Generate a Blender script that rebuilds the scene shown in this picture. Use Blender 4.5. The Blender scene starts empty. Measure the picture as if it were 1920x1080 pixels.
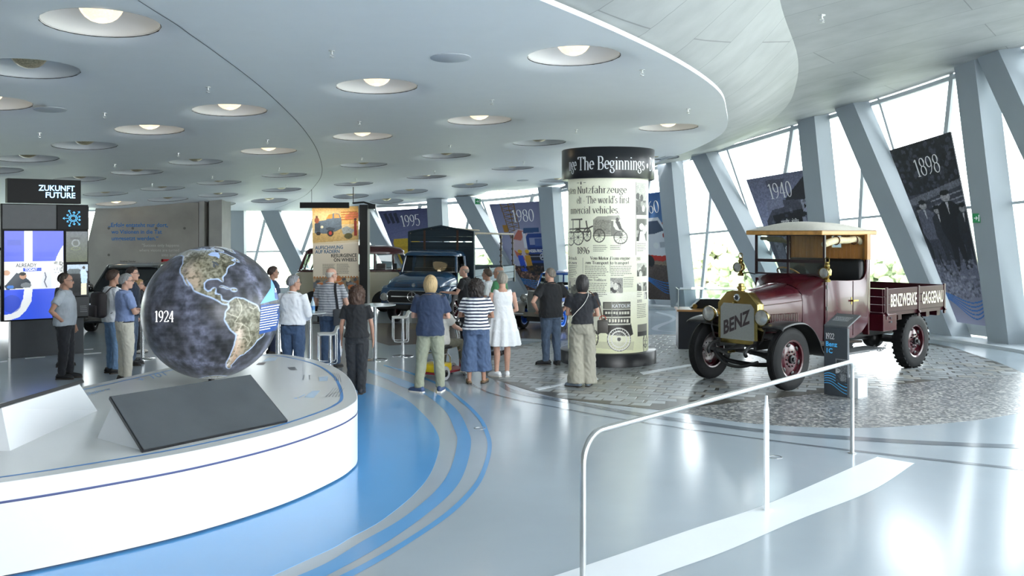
import bpy, bmesh, math, random
import numpy as np
from mathutils import Vector, Matrix, geometry as mgeo
PI = math.pi
R = math.radians
sc = bpy.context.scene
COL = sc.collection
random.seed(7); np.random.seed(7)

# ---------------------------------------------------------------- camera
FPX, EYE, HOR = 1750.0, 2.45, 435.0
cam_d = bpy.data.cameras.new('camera'); cam = bpy.data.objects.new('camera', cam_d); COL.objects.link(cam)
cam.location = (0, 0, EYE); cam.rotation_euler = (PI/2, 0, 0)
cam_d.sensor_width = 36.0; cam_d.lens = FPX/1920*36.0
cam_d.shift_y = (HOR-540.0)/1920.0
cam_d.clip_end = 1500
sc.camera = cam

# ---------------------------------------------------------------- world and exposure
w = bpy.data.worlds.new('world'); sc.world = w; w.use_nodes = True
wn = w.node_tree
bg = wn.nodes['Background']
tc = wn.nodes.new('ShaderNodeTexCoord'); sx = wn.nodes.new('ShaderNodeSeparateXYZ'); rp = wn.nodes.new('ShaderNodeValToRGB')
wn.links.new(tc.outputs['Generated'], sx.inputs[0]); wn.links.new(sx.outputs['Z'], rp.inputs[0])
rp.color_ramp.elements[0].color = (0.96, 0.985, 1.0, 1); rp.color_ramp.elements[0].position = 0.0
rp.color_ramp.elements[1].color = (0.85, 0.93, 1.0, 1); rp.color_ramp.elements[1].position = 0.9
wn.links.new(rp.outputs[0], bg.inputs['Color'])
bg.inputs['Strength'].default_value = 7.0
sc.view_settings.view_transform = 'Standard'; sc.view_settings.look = 'None'
sc.view_settings.gamma = 1.0; sc.view_settings.use_curve_mapping = False
sc.view_settings.exposure = 0.6
sun_d = bpy.data.lights.new('sun', 'SUN'); sun_d.energy = 3.0; sun_d.angle = R(3); sun_d.color = (1, .96, .9)
sun = bpy.data.objects.new('sun', sun_d); COL.objects.link(sun)
sun.rotation_euler = (R(28), R(-12), R(0)); sun.location = (0, -20, 40)

# ---------------------------------------------------------------- helpers
def srgb(c):
    if isinstance(c, str):
        c = c.lstrip('#'); c = tuple(int(c[i:i+2], 16)/255 for i in (0, 2, 4))
    return tuple(x/12.92 if x <= .04045 else ((x+.055)/1.055)**2.4 for x in c[:3])
MATS = {}
def mat(name, col=None, rough=.5, metal=0, noise=0., nscale=8., bump=0., bscale=60., coat=0, emit=None, estr=1., spec=.5, stretch=None, sheen=0):
    if name in MATS: return MATS[name]
    m = bpy.data.materials.new(name); m.use_nodes = True; MATS[name] = m
    nt = m.node_tree; b = nt.nodes['Principled BSDF']; c = srgb(col)
    b.inputs['Base Color'].default_value = (*c, 1); b.inputs['Roughness'].default_value = rough
    b.inputs['Metallic'].default_value = metal; b.inputs['Coat Weight'].default_value = coat
    b.inputs['Coat Roughness'].default_value = .05
    b.inputs['Specular IOR Level'].default_value = spec
    if sheen: b.inputs['Sheen Weight'].default_value = sheen
    t = None
    if noise or bump:
        t = nt.nodes.new('ShaderNodeTexCoord')
        src = t.outputs['Object']
        if stretch:
            mp = nt.nodes.new('ShaderNodeMapping'); mp.inputs['Scale'].default_value = stretch
            nt.links.new(src, mp.inputs[0]); src = mp.outputs[0]
    if noise:
        n = nt.nodes.new('ShaderNodeTexNoise'); n.inputs['Scale'].default_value = nscale; n.inputs['Detail'].default_value = 5
        nt.links.new(src, n.inputs['Vector'])
        r = nt.nodes.new('ShaderNodeValToRGB')
        r.color_ramp.elements[0].position = .3; r.color_ramp.elements[1].position = .7
        r.color_ramp.elements[0].color = (*[x*(1-noise) for x in c], 1); r.color_ramp.elements[1].color = (*[min(1, x*(1+noise)) for x in c], 1)
        nt.links.new(n.outputs[0], r.inputs[0]); nt.links.new(r.outputs[0], b.inputs['Base Color'])
    if bump:
        n2 = nt.nodes.new('ShaderNodeTexNoise'); n2.inputs['Scale'].default_value = bscale; n2.inputs['Detail'].default_value = 3
        nt.links.new(src, n2.inputs['Vector'])
        bp = nt.nodes.new('ShaderNodeBump'); bp.inputs['Strength'].default_value = bump; bp.inputs['Distance'].default_value = .02
        nt.links.new(n2.outputs[0], bp.inputs['Height']); nt.links.new(bp.outputs[0], b.inputs['Normal'])
    if emit is not None:
        b.inputs['Emission Color'].default_value = (*srgb(emit), 1); b.inputs['Emission Strength'].default_value = estr
    return m
def attr_mat(name, rough=.5, emit=0., coat=0, spec=.5):
    if name in MATS: return MATS[name]
    m = bpy.data.materials.new(name); m.use_nodes = True; MATS[name] = m
    nt = m.node_tree; b = nt.nodes['Principled BSDF']; b.inputs['Roughness'].default_value = rough
    b.inputs['Coat Weight'].default_value = coat; b.inputs['Specular IOR Level'].default_value = spec
    a = nt.nodes.new('ShaderNodeVertexColor'); a.layer_name = 'Col'
    nt.links.new(a.outputs[0], b.inputs['Base Color'])
    if emit:
        nt.links.new(a.outputs[0], b.inputs['Emission Color']); b.inputs['Emission Strength'].default_value = emit
    return m
def glass_mat(name, tint=(1, 1, 1), refl=1.0, rough=0.0):
    if name in MATS: return MATS[name]
    m = bpy.data.materials.new(name); m.use_nodes = True; MATS[name] = m
    nt = m.node_tree; nt.nodes.remove(nt.nodes['Principled BSDF']); out = nt.nodes['Material Output']
    tr = nt.nodes.new('ShaderNodeBsdfTransparent'); tr.inputs[0].default_value = (*tint, 1)
    gl = nt.nodes.new('ShaderNodeBsdfGlossy'); gl.inputs['Roughness'].default_value = rough
    fr = nt.nodes.new('ShaderNodeFresnel'); fr.inputs[0].default_value = 1.0+.45*refl
    mx = nt.nodes.new('ShaderNodeMixShader')
    nt.links.new(fr.outputs[0], mx.inputs[0]); nt.links.new(tr.outputs[0], mx.inputs[1]); nt.links.new(gl.outputs[0], mx.inputs[2])
    nt.links.new(mx.outputs[0], out.inputs[0])
    return m

def tag(o, label=None, cat=None, group=None, kind=None):
    if label: o['label'] = label
    if cat: o['category'] = cat
    if group: o['group'] = group
    if kind: o['kind'] = kind
    return o
def empty(name, loc=(0, 0, 0), rz=0, label=None, cat=None, group=None, kind=None):
    o = bpy.data.objects.new(name, None); COL.objects.link(o); o.empty_display_size = .1
    o.location = loc; o.rotation_euler = (0, 0, rz)
    return tag(o, label, cat, group, kind)
def copy_tree(o, parent=None):
    c = o.copy(); COL.objects.link(c); c.parent = parent
    for ch in list(o.children): copy_tree(ch, c)
    return c
def link_mesh(name, me, m, parent=None, smooth=35):
    o = bpy.data.objects.new(name, me); COL.objects.link(o)
    if m is not None: me.materials.append(m)
    if smooth:
        me.shade_smooth()
        if smooth < 180: me.set_sharp_from_angle(angle=R(smooth))
    if parent is not None: o.parent = parent
    return o
class MB:
    """collects simple shapes and links them as one mesh"""
    def __init__(s): s.v = []; s.f = []; s.M = None
    def add(s, vs, fs):
        n = len(s.v)
        if s.M is not None: vs = [tuple(s.M @ Vector(p)) for p in vs]
        s.v.extend([tuple(p) for p in vs]); s.f.extend([tuple(i+n for i in f) for f in fs]); return s
    def box(s, x0, x1, y0, y1, z0, z1):
        v = [(x, y, z) for z in (z0, z1) for y in (y0, y1) for x in (x0, x1)]
        return s.add(v, [(0, 2, 3, 1), (4, 5, 7, 6), (0, 1, 5, 4), (2, 6, 7, 3), (0, 4, 6, 2), (1, 3, 7, 5)])
    def bbox(s, x0, x1, y0, y1, z0, z1, b=.01):
        """box with bevelled edges"""
        bm = bmesh.new(); bmesh.ops.create_cube(bm, size=1)
        for v in bm.verts: v.co = ((x0+x1)/2+v.co.x*(x1-x0), (y0+y1)/2+v.co.y*(y1-y0), (z0+z1)/2+v.co.z*(z1-z0))
        bmesh.ops.bevel(bm, geom=bm.edges[:], offset=b, segments=2, profile=.5, affect='EDGES')
        bm.verts.index_update(); s.add([v.co.copy() for v in bm.verts], [[v.index for v in f.verts] for f in bm.faces]); bm.free(); return s
    def prism(s, poly, axis, a, b):
        """poly of 2d points extruded along axis 0/1/2 from a to b"""
        def p3(p, t):
            return (t, p[0], p[1]) if axis == 0 else ((p[0], t, p[1]) if axis == 1 else (p[0], p[1], t))
        n = len(poly); v = [p3(p, a) for p in poly]+[p3(p, b) for p in poly]
        f = [tuple(range(n))[::-1], tuple(range(n, 2*n))]+[(i, (i+1) % n, n+(i+1) % n, n+i) for i in range(n)]
        return s.add(v, f)
    def hull8(s, a, b):
        """a, b: two loops of equal length, closed caps"""
        n = len(a); return s.add(list(a)+list(b), [tuple(range(n))[::-1], tuple(range(n, 2*n))]+[(i, (i+1) % n, n+(i+1) % n, n+i) for i in range(n)])
    def loft(s, rings, cap=True, closed=True):
        n = len(rings[0]); v = [p for r in rings for p in r]; f = []
        for k in range(len(rings)-1):
            for i in range(n if closed else n-1):
                j = (i+1) % n; f.append((k*n+i, k*n+j, (k+1)*n+j, (k+1)*n+i))
        if cap and closed: f.append(tuple(range(n))[::-1]); f.append(tuple(range((len(rings)-1)*n, len(rings)*n)))
        return s.add(v, f)
    def lathe(s, prof, axis=2, c=(0, 0, 0), seg=32, cap=True, a0=0, a1=2*PI):
        full = abs(a1-a0-2*PI) < 1e-6; rings = []
        m = seg if full else seg+1
        for r, h in prof:
            ring = []
            for i in range(m):
                a = a0+(a1-a0)*i/seg; x, y = r*math.cos(a), r*math.sin(a)
                p = (x, y, h) if axis == 2 else ((h, x, y) if axis == 0 else (y, h, x))
                ring.append((p[0]+c[0], p[1]+c[1], p[2]+c[2]))
            rings.append(ring)
        return s.loft(rings, cap=cap and full, closed=full)
    def tube(s, pts, r, seg=8, ref=(0, 0, 1), cap=True, ry=None, closed=False):
        pts = [Vector(p) for p in pts]; n = len(pts); rings = []
        rr = r if isinstance(r, (list, tuple)) else [r]*n
        if ry is None: r2 = rr
        else: r2 = ry if isinstance(ry, (list, tuple)) else [ry]*n
        ref = Vector(ref); prev = None
        for i, p in enumerate(pts):
            if closed: t = pts[(i+1) % n]-pts[i-1]
            else: t = (pts[min(i+1, n-1)]-pts[max(i-1, 0)])
            t = t.normalized()
            if prev is None:
                a = ref - t*ref.dot(t)
                if a.length < 1e-3: a = Vector((1, 0, 0))-t*t.x
                if a.length < 1e-3: a = Vector((0, 1, 0))-t*t.y
            else: a = prev - t*prev.dot(t)
            a.normalize(); prev = a; b = t.cross(a)
            rings.append([p+a*(math.cos(2*PI*k/seg)*rr[i])+b*(math.sin(2*PI*k/seg)*r2[i]) for k in range(seg)])
        if closed: rings.append(rings[0])
        return s.loft(rings, cap=cap and not closed)
    def sphere(s, c, r, seg=16, rings=10, sc=(1, 1, 1)):
        prof = [(max(1e-5, math.sin(PI*i/rings))*r, -math.cos(PI*i/rings)*r) for i in range(rings+1)]
        n = len(s.v); M = s.M; s.M = None; s.lathe(prof, 2, (0, 0, 0), seg); s.M = M
        for i in range(n, len(s.v)):
            p = s.v[i]; q = Vector((p[0]*sc[0]+c[0], p[1]*sc[1]+c[1], p[2]*sc[2]+c[2])); s.v[i] = tuple(M @ q if M is not None else q)
        return s
    def grid(s, rows):
        m, n = len(rows), len(rows[0])
        return s.add([p for r in rows for p in r], [(i*n+j, i*n+j+1, (i+1)*n+j+1, (i+1)*n+j) for i in range(m-1) for j in range(n-1)])
    def build(s, name, m, parent=None, smooth=35, recalc=True, solid=0, bevel=0):
        me = bpy.data.meshes.new(name); me.from_pydata([tuple(p) for p in s.v], [], s.f)
        if recalc or bevel:
            bm = bmesh.new(); bm.from_mesh(me)
            bmesh.ops.remove_doubles(bm, verts=bm.verts[:], dist=1e-5)
            bmesh.ops.recalc_face_normals(bm, faces=bm.faces[:])
            if bevel:
                es = [e for e in bm.edges if len(e.link_faces) == 2 and e.calc_face_angle(0) > .6]
                bmesh.ops.bevel(bm, geom=es, offset=bevel, segments=2, profile=.5, affect='EDGES')
            if solid:
                bmesh.ops.solidify(bm, geom=bm.faces[:], thickness=solid)
            bm.to_mesh(me); bm.free()
        me.update()
        return link_mesh(name, me, m, parent, smooth)

def cr(pts, n=8, closed=False):
    """catmull-rom through points"""
    P = [Vector(p) for p in pts]; out = []; m = len(P)
    rng = range(m if closed else m-1)
    for i in rng:
        p0 = P[(i-1) % m] if closed or i > 0 else P[0]*2-P[1]
        p1, p2 = P[i], P[(i+1) % m]
        p3 = P[(i+2) % m] if closed or i+2 < m else P[m-1]*2-P[m-2]
        for k in range(n):
            t = k/n
            out.append(.5*((2*p1)+(p2-p0)*t+(2*p0-5*p1+4*p2-p3)*t*t+(3*p1-p0-3*p2+p3)*t**3))
    if not closed: out.append(P[-1])
    return out
def gnd(px, py, z=0.):
    Y = (EYE-z)*FPX/(py-HOR); return Vector(((px-960)/FPX*Y, Y, z))
def at(px, py, Y):
    return Vector(((px-960)/FPX*Y, Y, EYE-(py-HOR)/FPX*Y))

# ---------------------------------------------------------------- painting on vertex colours (flat print)
class Canvas:
    def __init__(s, w, h, bg='#ffffff'):
        s.w, s.h = w, h; s.a = np.ones((h, w, 3))*np.array(hexc(bg))
        s.X, s.Y = np.meshgrid(np.linspace(0, 1, w), np.linspace(0, 1, h))
    def put(s, m, c, al=1.):
        c = np.array(hexc(c)) if not isinstance(c, np.ndarray) else c
        if c.ndim == 1: s.a[m] = s.a[m]*(1-al)+c*al
        else: s.a[m] = s.a[m]*(1-al)+c[m]*al
    def rect(s, x0, y0, x1, y1, c, al=1.): s.put((s.X >= x0) & (s.X <= x1) & (s.Y >= y0) & (s.Y <= y1), c, al)
    def ell(s, cx, cy, rx, ry, c, al=1.): s.put(((s.X-cx)/rx)**2+((s.Y-cy)/ry)**2 <= 1, c, al)
    def ring(s, cx, cy, rx, ry, t, c, al=1.):
        q = np.sqrt(((s.X-cx)/rx)**2+((s.Y-cy)/ry)**2); s.put(np.abs(q-1) < t, c, al)
    def inpoly(s, pts):
        m = np.zeros_like(s.X, bool); n = len(pts)
        for i in range(n):
            (x0, y0), (x1, y1) = pts[i], pts[(i+1) % n]
            if y0 == y1: continue
            c = ((y0 > s.Y) != (y1 > s.Y)) & (s.X < (x1-x0)*(s.Y-y0)/(y1-y0)+x0); m ^= c
        return m
    def poly(s, pts, c, al=1.): s.put(s.inpoly(pts), c, al)
    def line(s, pts, t, c, al=1., asp=1.):
        m = np.zeros_like(s.X, bool)
        for (x0, y0), (x1, y1) in zip(pts[:-1], pts[1:]):
            dx, dy = x1-x0, (y1-y0)*asp; L = dx*dx+dy*dy+1e-12
            q = np.clip(((s.X-x0)*dx+(s.Y-y0)*asp*dy)/L, 0, 1)
            m |= (s.X-x0-q*dx)**2+((s.Y-y0)*asp-q*dy)**2 < t*t
        s.put(m, c, al)
    def grad(s, c0, c1, y0=0., y1=1., x0=0., x1=1.):
        t = np.clip((s.Y-y0)/(y1-y0), 0, 1)[..., None]
        m = (s.Y >= y0) & (s.Y <= y1) & (s.X >= x0) & (s.X <= x1)
        s.put(m, np.array(hexc(c0))*(1-t)+np.array(hexc(c1))*t)
    def speckle(s, m, amt, scale=1):
        h, w = s.h//scale+2, s.w//scale+2
        n = np.kron(np.random.rand(h, w), np.ones((scale, scale)))[:s.h, :s.w]
        s.a[m] = np.clip(s.a[m]*(1+amt*(n[m]-.5)[:, None]*2), 0, 1)
    def everywhere(s): return np.ones_like(s.X, bool)
def hexc(c):
    if isinstance(c, str):
        c = c.lstrip('#'); return tuple(int(c[i:i+2], 16)/255 for i in (0, 2, 4))
    return c
def lin(a): return np.where(a <= .04045, a/12.92, ((a+.055)/1.055)**2.4)
def painted(name, cv, fn, m, parent):
    """grid of the canvas size mapped through fn(u, v) -> xyz, coloured per vertex"""
    h, w_ = cv.h, cv.w
    U, V = cv.X.ravel(), cv.Y.ravel()
    P = fn(U, V)
    idx = np.arange(h*w_).reshape(h, w_)
    F = np.stack([idx[:-1, :-1], idx[:-1, 1:], idx[1:, 1:], idx[1:, :-1]], -1).reshape(-1, 4)
    me = bpy.data.meshes.new(name); me.vertices.add(len(P)); me.vertices.foreach_set('co', P.astype(np.float32).ravel())
    me.loops.add(F.size); me.loops.foreach_set('vertex_index', F.ravel().astype(np.int32))
    me.polygons.add(len(F)); me.polygons.foreach_set('loop_start', np.arange(0, F.size, 4, dtype=np.int32))
    me.update(calc_edges=True)
    at_ = me.color_attributes.new('Col', 'FLOAT_COLOR', 'POINT')
    c4 = np.ones((len(P), 4), np.float32); c4[:, :3] = lin(np.clip(cv.a, 0, 1)).reshape(-1, 3)
    at_.data.foreach_set('color', c4.ravel()); me.validate()
    return link_mesh(name, me, m, parent, 180)
def quad_fn(bl, br, tr, tl, off=0.):
    bl, br, tr, tl = [np.array(p, float) for p in (bl, br, tr, tl)]
    n = np.cross(br-bl, tl-bl); n /= np.linalg.norm(n)
    def fn(U, V, o=None):
        U, V = np.asarray(U, float)[..., None], np.asarray(V, float)[..., None]
        return bl*(1-U)*(1-V)+br*U*(1-V)+tr*U*V+tl*(1-U)*V+n*(off if o is None else o)
    return fn

# ---------------------------------------------------------------- lettering
TXT = {}
def sans(body, bold=0., shear=0):
    k = (body, bold)
    if k in TXT: return TXT[k]
    cu = bpy.data.curves.new('t', 'FONT'); cu.body = body; cu.size = 1; cu.offset = bold; cu.resolution_u = 3
    o = bpy.data.objects.new('t', cu); COL.objects.link(o)
    dg = bpy.context.evaluated_depsgraph_get()
    me = bpy.data.meshes.new_from_object(o.evaluated_get(dg))
    v = [tuple(p.co) for p in me.vertices]; f = [tuple(p.vertices) for p in me.polygons]
    bpy.data.objects.remove(o); bpy.data.curves.remove(cu); bpy.data.meshes.remove(me)
    TXT[k] = (v, f); return v, f
def arc(cx, cy, rx, ry, a0, a1, n=10):
    return [(cx+rx*math.cos(R(a0+(a1-a0)*i/n)), cy+ry*math.sin(R(a0+(a1-a0)*i/n))) for i in range(n+1)]
def _sf(x, y, w=.09): return [(x-w, y), (x+w, y)]
SER = {  # strokes of a condensed book face: x in em of cap height 1
 '0': (.5, [arc(.25, .5, .19, .5, 0, 360, 24)]),
 '1': (.36, [[(.19, 0), (.19, 1)], [(.19, 1), (.05, .86)], _sf(.19, 0, .12)]),
 '2': (.5, [arc(.24, .74, .18, .26, 170, -40, 12)+[(.05, .02)], [(.04, .02), (.44, .02)], [(.44, .02), (.45, .16)]]),
 '4': (.5, [[(.33, 0), (.33, 1)], [(.33, 1), (.03, .3)], [(.03, .3), (.46, .3)], _sf(.33, 0, .1)]),
 '5': (.5, [[(.1, 1), (.42, 1)], [(.1, 1), (.08, .55)], arc(.23, .32, .2, .32, 120, -140, 14)]),
 '6': (.5, [arc(.26, .3, .18, .3, 0, 360, 20), [(.08, .34), (.1, .62), (.2, .86), (.38, 1)]]),
 '7': (.5, [[(.05, 1), (.45, 1)], [(.45, 1), (.17, 0)]]),
 '8': (.5, [arc(.25, .76, .16, .24, 0, 360, 18), arc(.25, .27, .19, .27, 0, 360, 18)]),
 '9': (.5, [arc(.24, .7, .18, .3, 0, 360, 20), [(.42, .66), (.4, .38), (.3, .14), (.12, 0)]]),
 'T': (.64, [[(.32, 0), (.32, 1)], [(.03, 1), (.61, 1)], [(.03, 1), (.03, .84)], [(.61, 1), (.61, .84)], _sf(.32, 0, .12)]),
 'B': (.6, [[(.12, 0), (.12, 1)], [(.02, 1), (.3, 1)]+arc(.3, .76, .17, .24, 90, -90, 8)+[(.14, .52)], [(.3, .52)]+arc(.31, .26, .2, .26, 90, -90, 8)+[(.02, 0)]]),
 'D': (.66, [[(.12, 0), (.12, 1)], [(.02, 1), (.25, 1)]+arc(.26, .5, .33, .5, 90, -90, 12)+[(.02, 0)]]),
 'N': (.7, [[(.12, 0), (.12, 1)], [(.1, 1), (.56, 0)], [(.58, 0), (.58, 1)], _sf(.12, 0), _sf(.58, 1)]),
 'V': (.64, [[(.04, 1), (.32, 0)], [(.32, 0), (.58, 1)], _sf(.06, 1), _sf(.57, 1)]),
 'M': (.84, [[(.1, 0), (.12, 1)], [(.12, 1), (.42, 0)], [(.42, 0), (.7, 1)], [(.7, 1), (.73, 0)], _sf(.1, 0), _sf(.73, 0)]),
 'F': (.54, [[(.12, 0), (.12, 1)], [(.03, 1), (.5, 1)], [(.5, 1), (.5, .84)], [(.12, .52), (.36, .52)], _sf(.12, 0)]),
 'a': (.46, [arc(.2, .52, .15, .16, 150, 0, 6)+[(.35, .5), (.35, .1), (.38, .02), (.44, .02)], arc(.19, .2, .15, .19, 60, 330, 10), [(.2, .4), (.35, .44)]]),
 'b': (.5, [[(.1, .02), (.1, 1)], arc(.26, .33, .17, .34, 140, -140, 12), _sf(.06, 1, .05)]),
 'c': (.42, [arc(.24, .33, .19, .34, 45, 315, 14)]),
 'd': (.5, [[(.39, 0), (.39, 1)], arc(.23, .33, .18, .34, 40, 320, 14), _sf(.35, 1, .05), _sf(.42, 0, .05)]),
 'e': (.44, [[(.06, .38), (.38, .38)]+arc(.22, .36, .17, .31, 0, 315, 16)]),
 'f': (.32, [[(.13, 0), (.13, .8)]+arc(.24, .8, .11, .2, 180, 50, 6), [(.03, .66), (.27, .66)], _sf(.13, 0, .08)]),
 'g': (.46, [arc(.2, .46, .15, .2, 0, 360, 14), [(.12, .28), (.1, .16), (.3, .1)]+arc(.22, -.1, .17, .16, 50, -220, 12), [(.32, .6), (.44, .64)]]),
 'h': (.52, [[(.11, 0), (.11, 1)], [(.11, .5)]+arc(.26, .5, .14, .16, 150, 0, 6)+[(.4, 0)], _sf(.11, 0, .08), _sf(.4, 0, .08), _sf(.07, 1, .05)]),
 'i': (.26, [[(.13, 0), (.13, .66)], _sf(.13, 0, .08), _sf(.09, .66, .05), [(.13, .86), (.13, .94)]]),
 'k': (.5, [[(.11, 0), (.11, 1)], [(.4, .66), (.12, .28)], [(.2, .38), (.42, 0)], _sf(.11, 0, .08)]),
 'l': (.26, [[(.13, 0), (.13, 1)], _sf(.13, 0, .08), _sf(.09, 1, .05)]),
 'm': (.78, [[(.11, 0), (.11, .66)], [(.11, .5)]+arc(.25, .5, .13, .16, 150, 0, 6)+[(.38, 0)], [(.38, .5)]+arc(.52, .5, .13, .16, 150, 0, 6)+[(.65, 0)], _sf(.11, 0, .07), _sf(.38, 0, .07), _sf(.65, 0, .07), _sf(.07, .66, .05)]),
 'n': (.52, [[(.11, 0), (.11, .66)], [(.11, .5)]+arc(.26, .5, .14, .16, 150, 0, 6)+[(.4, 0)], _sf(.11, 0, .08), _sf(.4, 0, .08), _sf(.07, .66, .05)]),
 'o': (.48, [arc(.24, .33, .18, .34, 0, 360, 20)]),
 'p': (.5, [[(.1, -.28), (.1, .66)], arc(.26, .33, .17, .34, 140, -140, 12), _sf(.1, -.28, .08)]),
 'r': (.38, [[(.11, 0), (.11, .66)], [(.11, .46), (.2, .62), (.32, .64)], _sf(.11, 0, .08), _sf(.07, .66, .05)]),
 's': (.38, [arc(.19, .5, .12, .16, 30, 240, 8)+arc(.19, .17, .14, .17, 80, -150, 8)]),
 't': (.32, [[(.13, .86), (.13, .1), (.2, .01), (.29, .05)], [(.03, .66), (.28, .66)]]),
 'u': (.52, [[(.11, .66), (.11, .14)]+arc(.24, .15, .13, .15, 180, 330, 6)+[(.4, .18)], [(.4, .66), (.4, 0)], _sf(.07, .66, .05)]),
 'v': (.48, [[(.05, .66), (.24, 0)], [(.24, 0), (.42, .66)], _sf(.07, .66, .07), _sf(.41, .66, .06)]),
 'w': (.7, [[(.05, .66), (.2, 0)], [(.2, 0), (.35, .66)], [(.35, .66), (.5, 0)], [(.5, 0), (.64, .66)], _sf(.07, .66, .06), _sf(.63, .66, .06)]),
 'z': (.42, [[(.05, .66), (.36, .66)], [(.37, .66), (.04, 0)], [(.04, 0), (.38, 0)]]),
 '.': (.2, [[(.1, 0), (.1, .08)]]), "'": (.2, [[(.1, .8), (.1, 1)]]), '-': (.36, [[(.06, .33), (.3, .33)]]), ' ': (.26, []),
 '*': (.5, [[(.1, .2), (.4, .6)], [(.1, .6), (.4, .2)], [(.25, .1), (.25, .7)], [(.05, .4), (.45, .4)]]),
}
def serif(body, thick=.085, thin=.035, track=.02):
    v, f, x = [], [], 0.
    for ch in body:
        if ch not in SER: x += .4; continue
        w_, strokes = SER[ch]
        for st in strokes:
            n = len(st); base = len(v); closed = math.dist(st[0], st[-1]) < .01
            for i, p in enumerate(st):
                a, b = st[max(i-1, 0)], st[min(i+1, n-1)]
                if closed and i in (0, n-1): a, b = st[-2], st[1]
                dx, dy = b[0]-a[0], b[1]-a[1]; L = math.hypot(dx, dy) or 1; dx, dy = dx/L, dy/L
                k = abs(dy)**1.6
                if dx*dy > .12: k *= .45      # rising diagonals are thin
                hw = (thin+(thick-thin)*k)/2
                v.append((x+p[0]-dy*hw, p[1]+dx*hw, 0)); v.append((x+p[0]+dy*hw, p[1]-dx*hw, 0))
            for i in range(n-1): f.append((base+2*i, base+2*i+1, base+2*i+3, base+2*i+2))
        x += w_+track
    return v, f
def put_text(name, tf, fn, x, y, size, m, parent, sx=1., align='L', off=.004, asp=1.):
    """tf=(verts, faces) in em; placed at (x, y) of the panel in panel units (fn takes u, v)"""
    v, f = tf
    if not v: return None
    a = np.array(v)[:, :2]; w_ = a[:, 0].max()-a[:, 0].min()
    a[:, 0] = (a[:, 0]-(0 if align == 'L' else (w_ if align == 'R' else w_/2)))*size*sx; a[:, 1] *= size*asp
    P = fn(a[:, 0]+x, a[:, 1]+y, off)
    me = bpy.data.meshes.new(name); me.from_pydata([tuple(p) for p in P], [], f)
    return link_mesh(name, me, m, parent, 0)
def merge_text(items):
    """items: (tf, x, y, size, sx, align) -> one text block"""
    V, F = [], []
    for tf, x, y, size, sx, align in items:
        v, f = tf; 
        if not v: continue
        a = np.array(v)[:, :2]; w_ = a[:, 0].max()
        a[:, 0] = (a[:, 0]-(0 if align == 'L' else (w_ if align == 'R' else w_/2)))*size*sx+x; a[:, 1] = a[:, 1]*size+y
        n = len(V); V += [(p[0], p[1], 0) for p in a]; F += [tuple(i+n for i in q) for q in f]
    return V, F
def para(x0, x1, y1, n, lh, th, seed=0, ragged=.15, align='L'):
    """rows of tiny unreadable body copy as word dashes"""
    r = random.Random(seed); V, F = [], []
    for i in range(n):
        y = y1-i*lh; xe = x1-(x1-x0)*ragged*r.random()*(1 if i < n-1 else 3)
        x = x0; W = x1-x0; sh = 0 if align == 'L' else x1-xe
        while x < xe:
            wd = min(W*(.04+.1*r.random()), xe-x); b = len(V)
            V += [(x+sh, y, 0), (x+wd+sh, y, 0), (x+wd+sh, y+th, 0), (x+sh, y+th, 0)]; F.append((b, b+1, b+2, b+3)); x += wd+W*.018
    return V, F
# ================================================================ THE BUILDING
def Hs(x, y):
    a, b = x/10, y/20-1
    h = 2.08+.28*a-.6*b-.181*a*a+.295*a*b+.046*b*b
    d = np.clip(np.asarray(y, float)-29, 0, 12)/6
    h = h-.27*d*d
    return np.maximum(h, .8)
def ceil_hit(px, py):
    t = (px-960)/FPX; k = (HOR-py)/FPX; lo, hi = 2., 45.
    for _ in range(50):
        m = (lo+hi)/2
        if float(Hs(t*m, m)) > k*m: lo = m
        else: hi = m
    return t*lo, lo, EYE+k*lo
# facade: base points from near right round to far left, and the height of the soffit above each
FB = [(9.5, -8), (11.6, 0), (12.4, 7.5), (12.0, 14.2), (11.02, 20.3), (8.9, 25.2), (5.7, 30), (1.8, 33.8), (-2.6, 35.8), (-6.8, 36.4), (-10.6, 36), (-15, 34.5), (-19.5, 31.5), (-24, 27)]
FZ = [7.4, 7.2, 6.95, 6.6, 6.1, 5.5, 4.7, 3.92, 3.57, 3.45, 3.38, 3.3, 3.25, 3.2]
_fs = cr([(p[0], p[1], z) for p, z in zip(FB, FZ)], 24)
LEAN = .15
def fbase(s):
    q = min(max(s*24, 0), len(_fs)-1.001); i = int(q); p = _fs[i].lerp(_fs[i+1], q-i); return p
def ftan(s):
    d = fbase(s+.03)-fbase(s-.03); t = Vector((d.x, d.y, 0)).normalized(); return t
def fin(s):
    t = ftan(s); return Vector((-t.y, t.x, 0))      # inward
def fac(s, v, off=0.):
    """point of the facade plane: s bay position, v 0 floor .. 1 soffit, off metres inward"""
    b = fbase(s); n = fin(s); z = b.z*v
    return Vector((b.x, b.y, 0))+n*(LEAN*z+off)+Vector((0, 0, z))
def fac_at(px, py, s0, off=0.):
    """s, v of the facade point seen at a pixel"""
    s, v = s0, .5
    def err(s, v):
        p = fac(s, v, off); return Vector((960+FPX*p.x/p.y-px, HOR+FPX*(EYE-p.z)/p.y-py))
    for _ in range(30):
        e = err(s, v); a = (err(s+.002, v)-e)/.002; b = (err(s, v+.002)-e)/.002
        D = a.x*b.y-a.y*b.x
        if abs(D) < 1e-6: break
        ds = (e.x*b.y-e.y*b.x)/D; dv = (a.x*e.y-a.y*e.x)/D
        s -= max(-.2, min(.2, ds)); v -= max(-.2, min(.2, dv))
    return s, v

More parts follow.
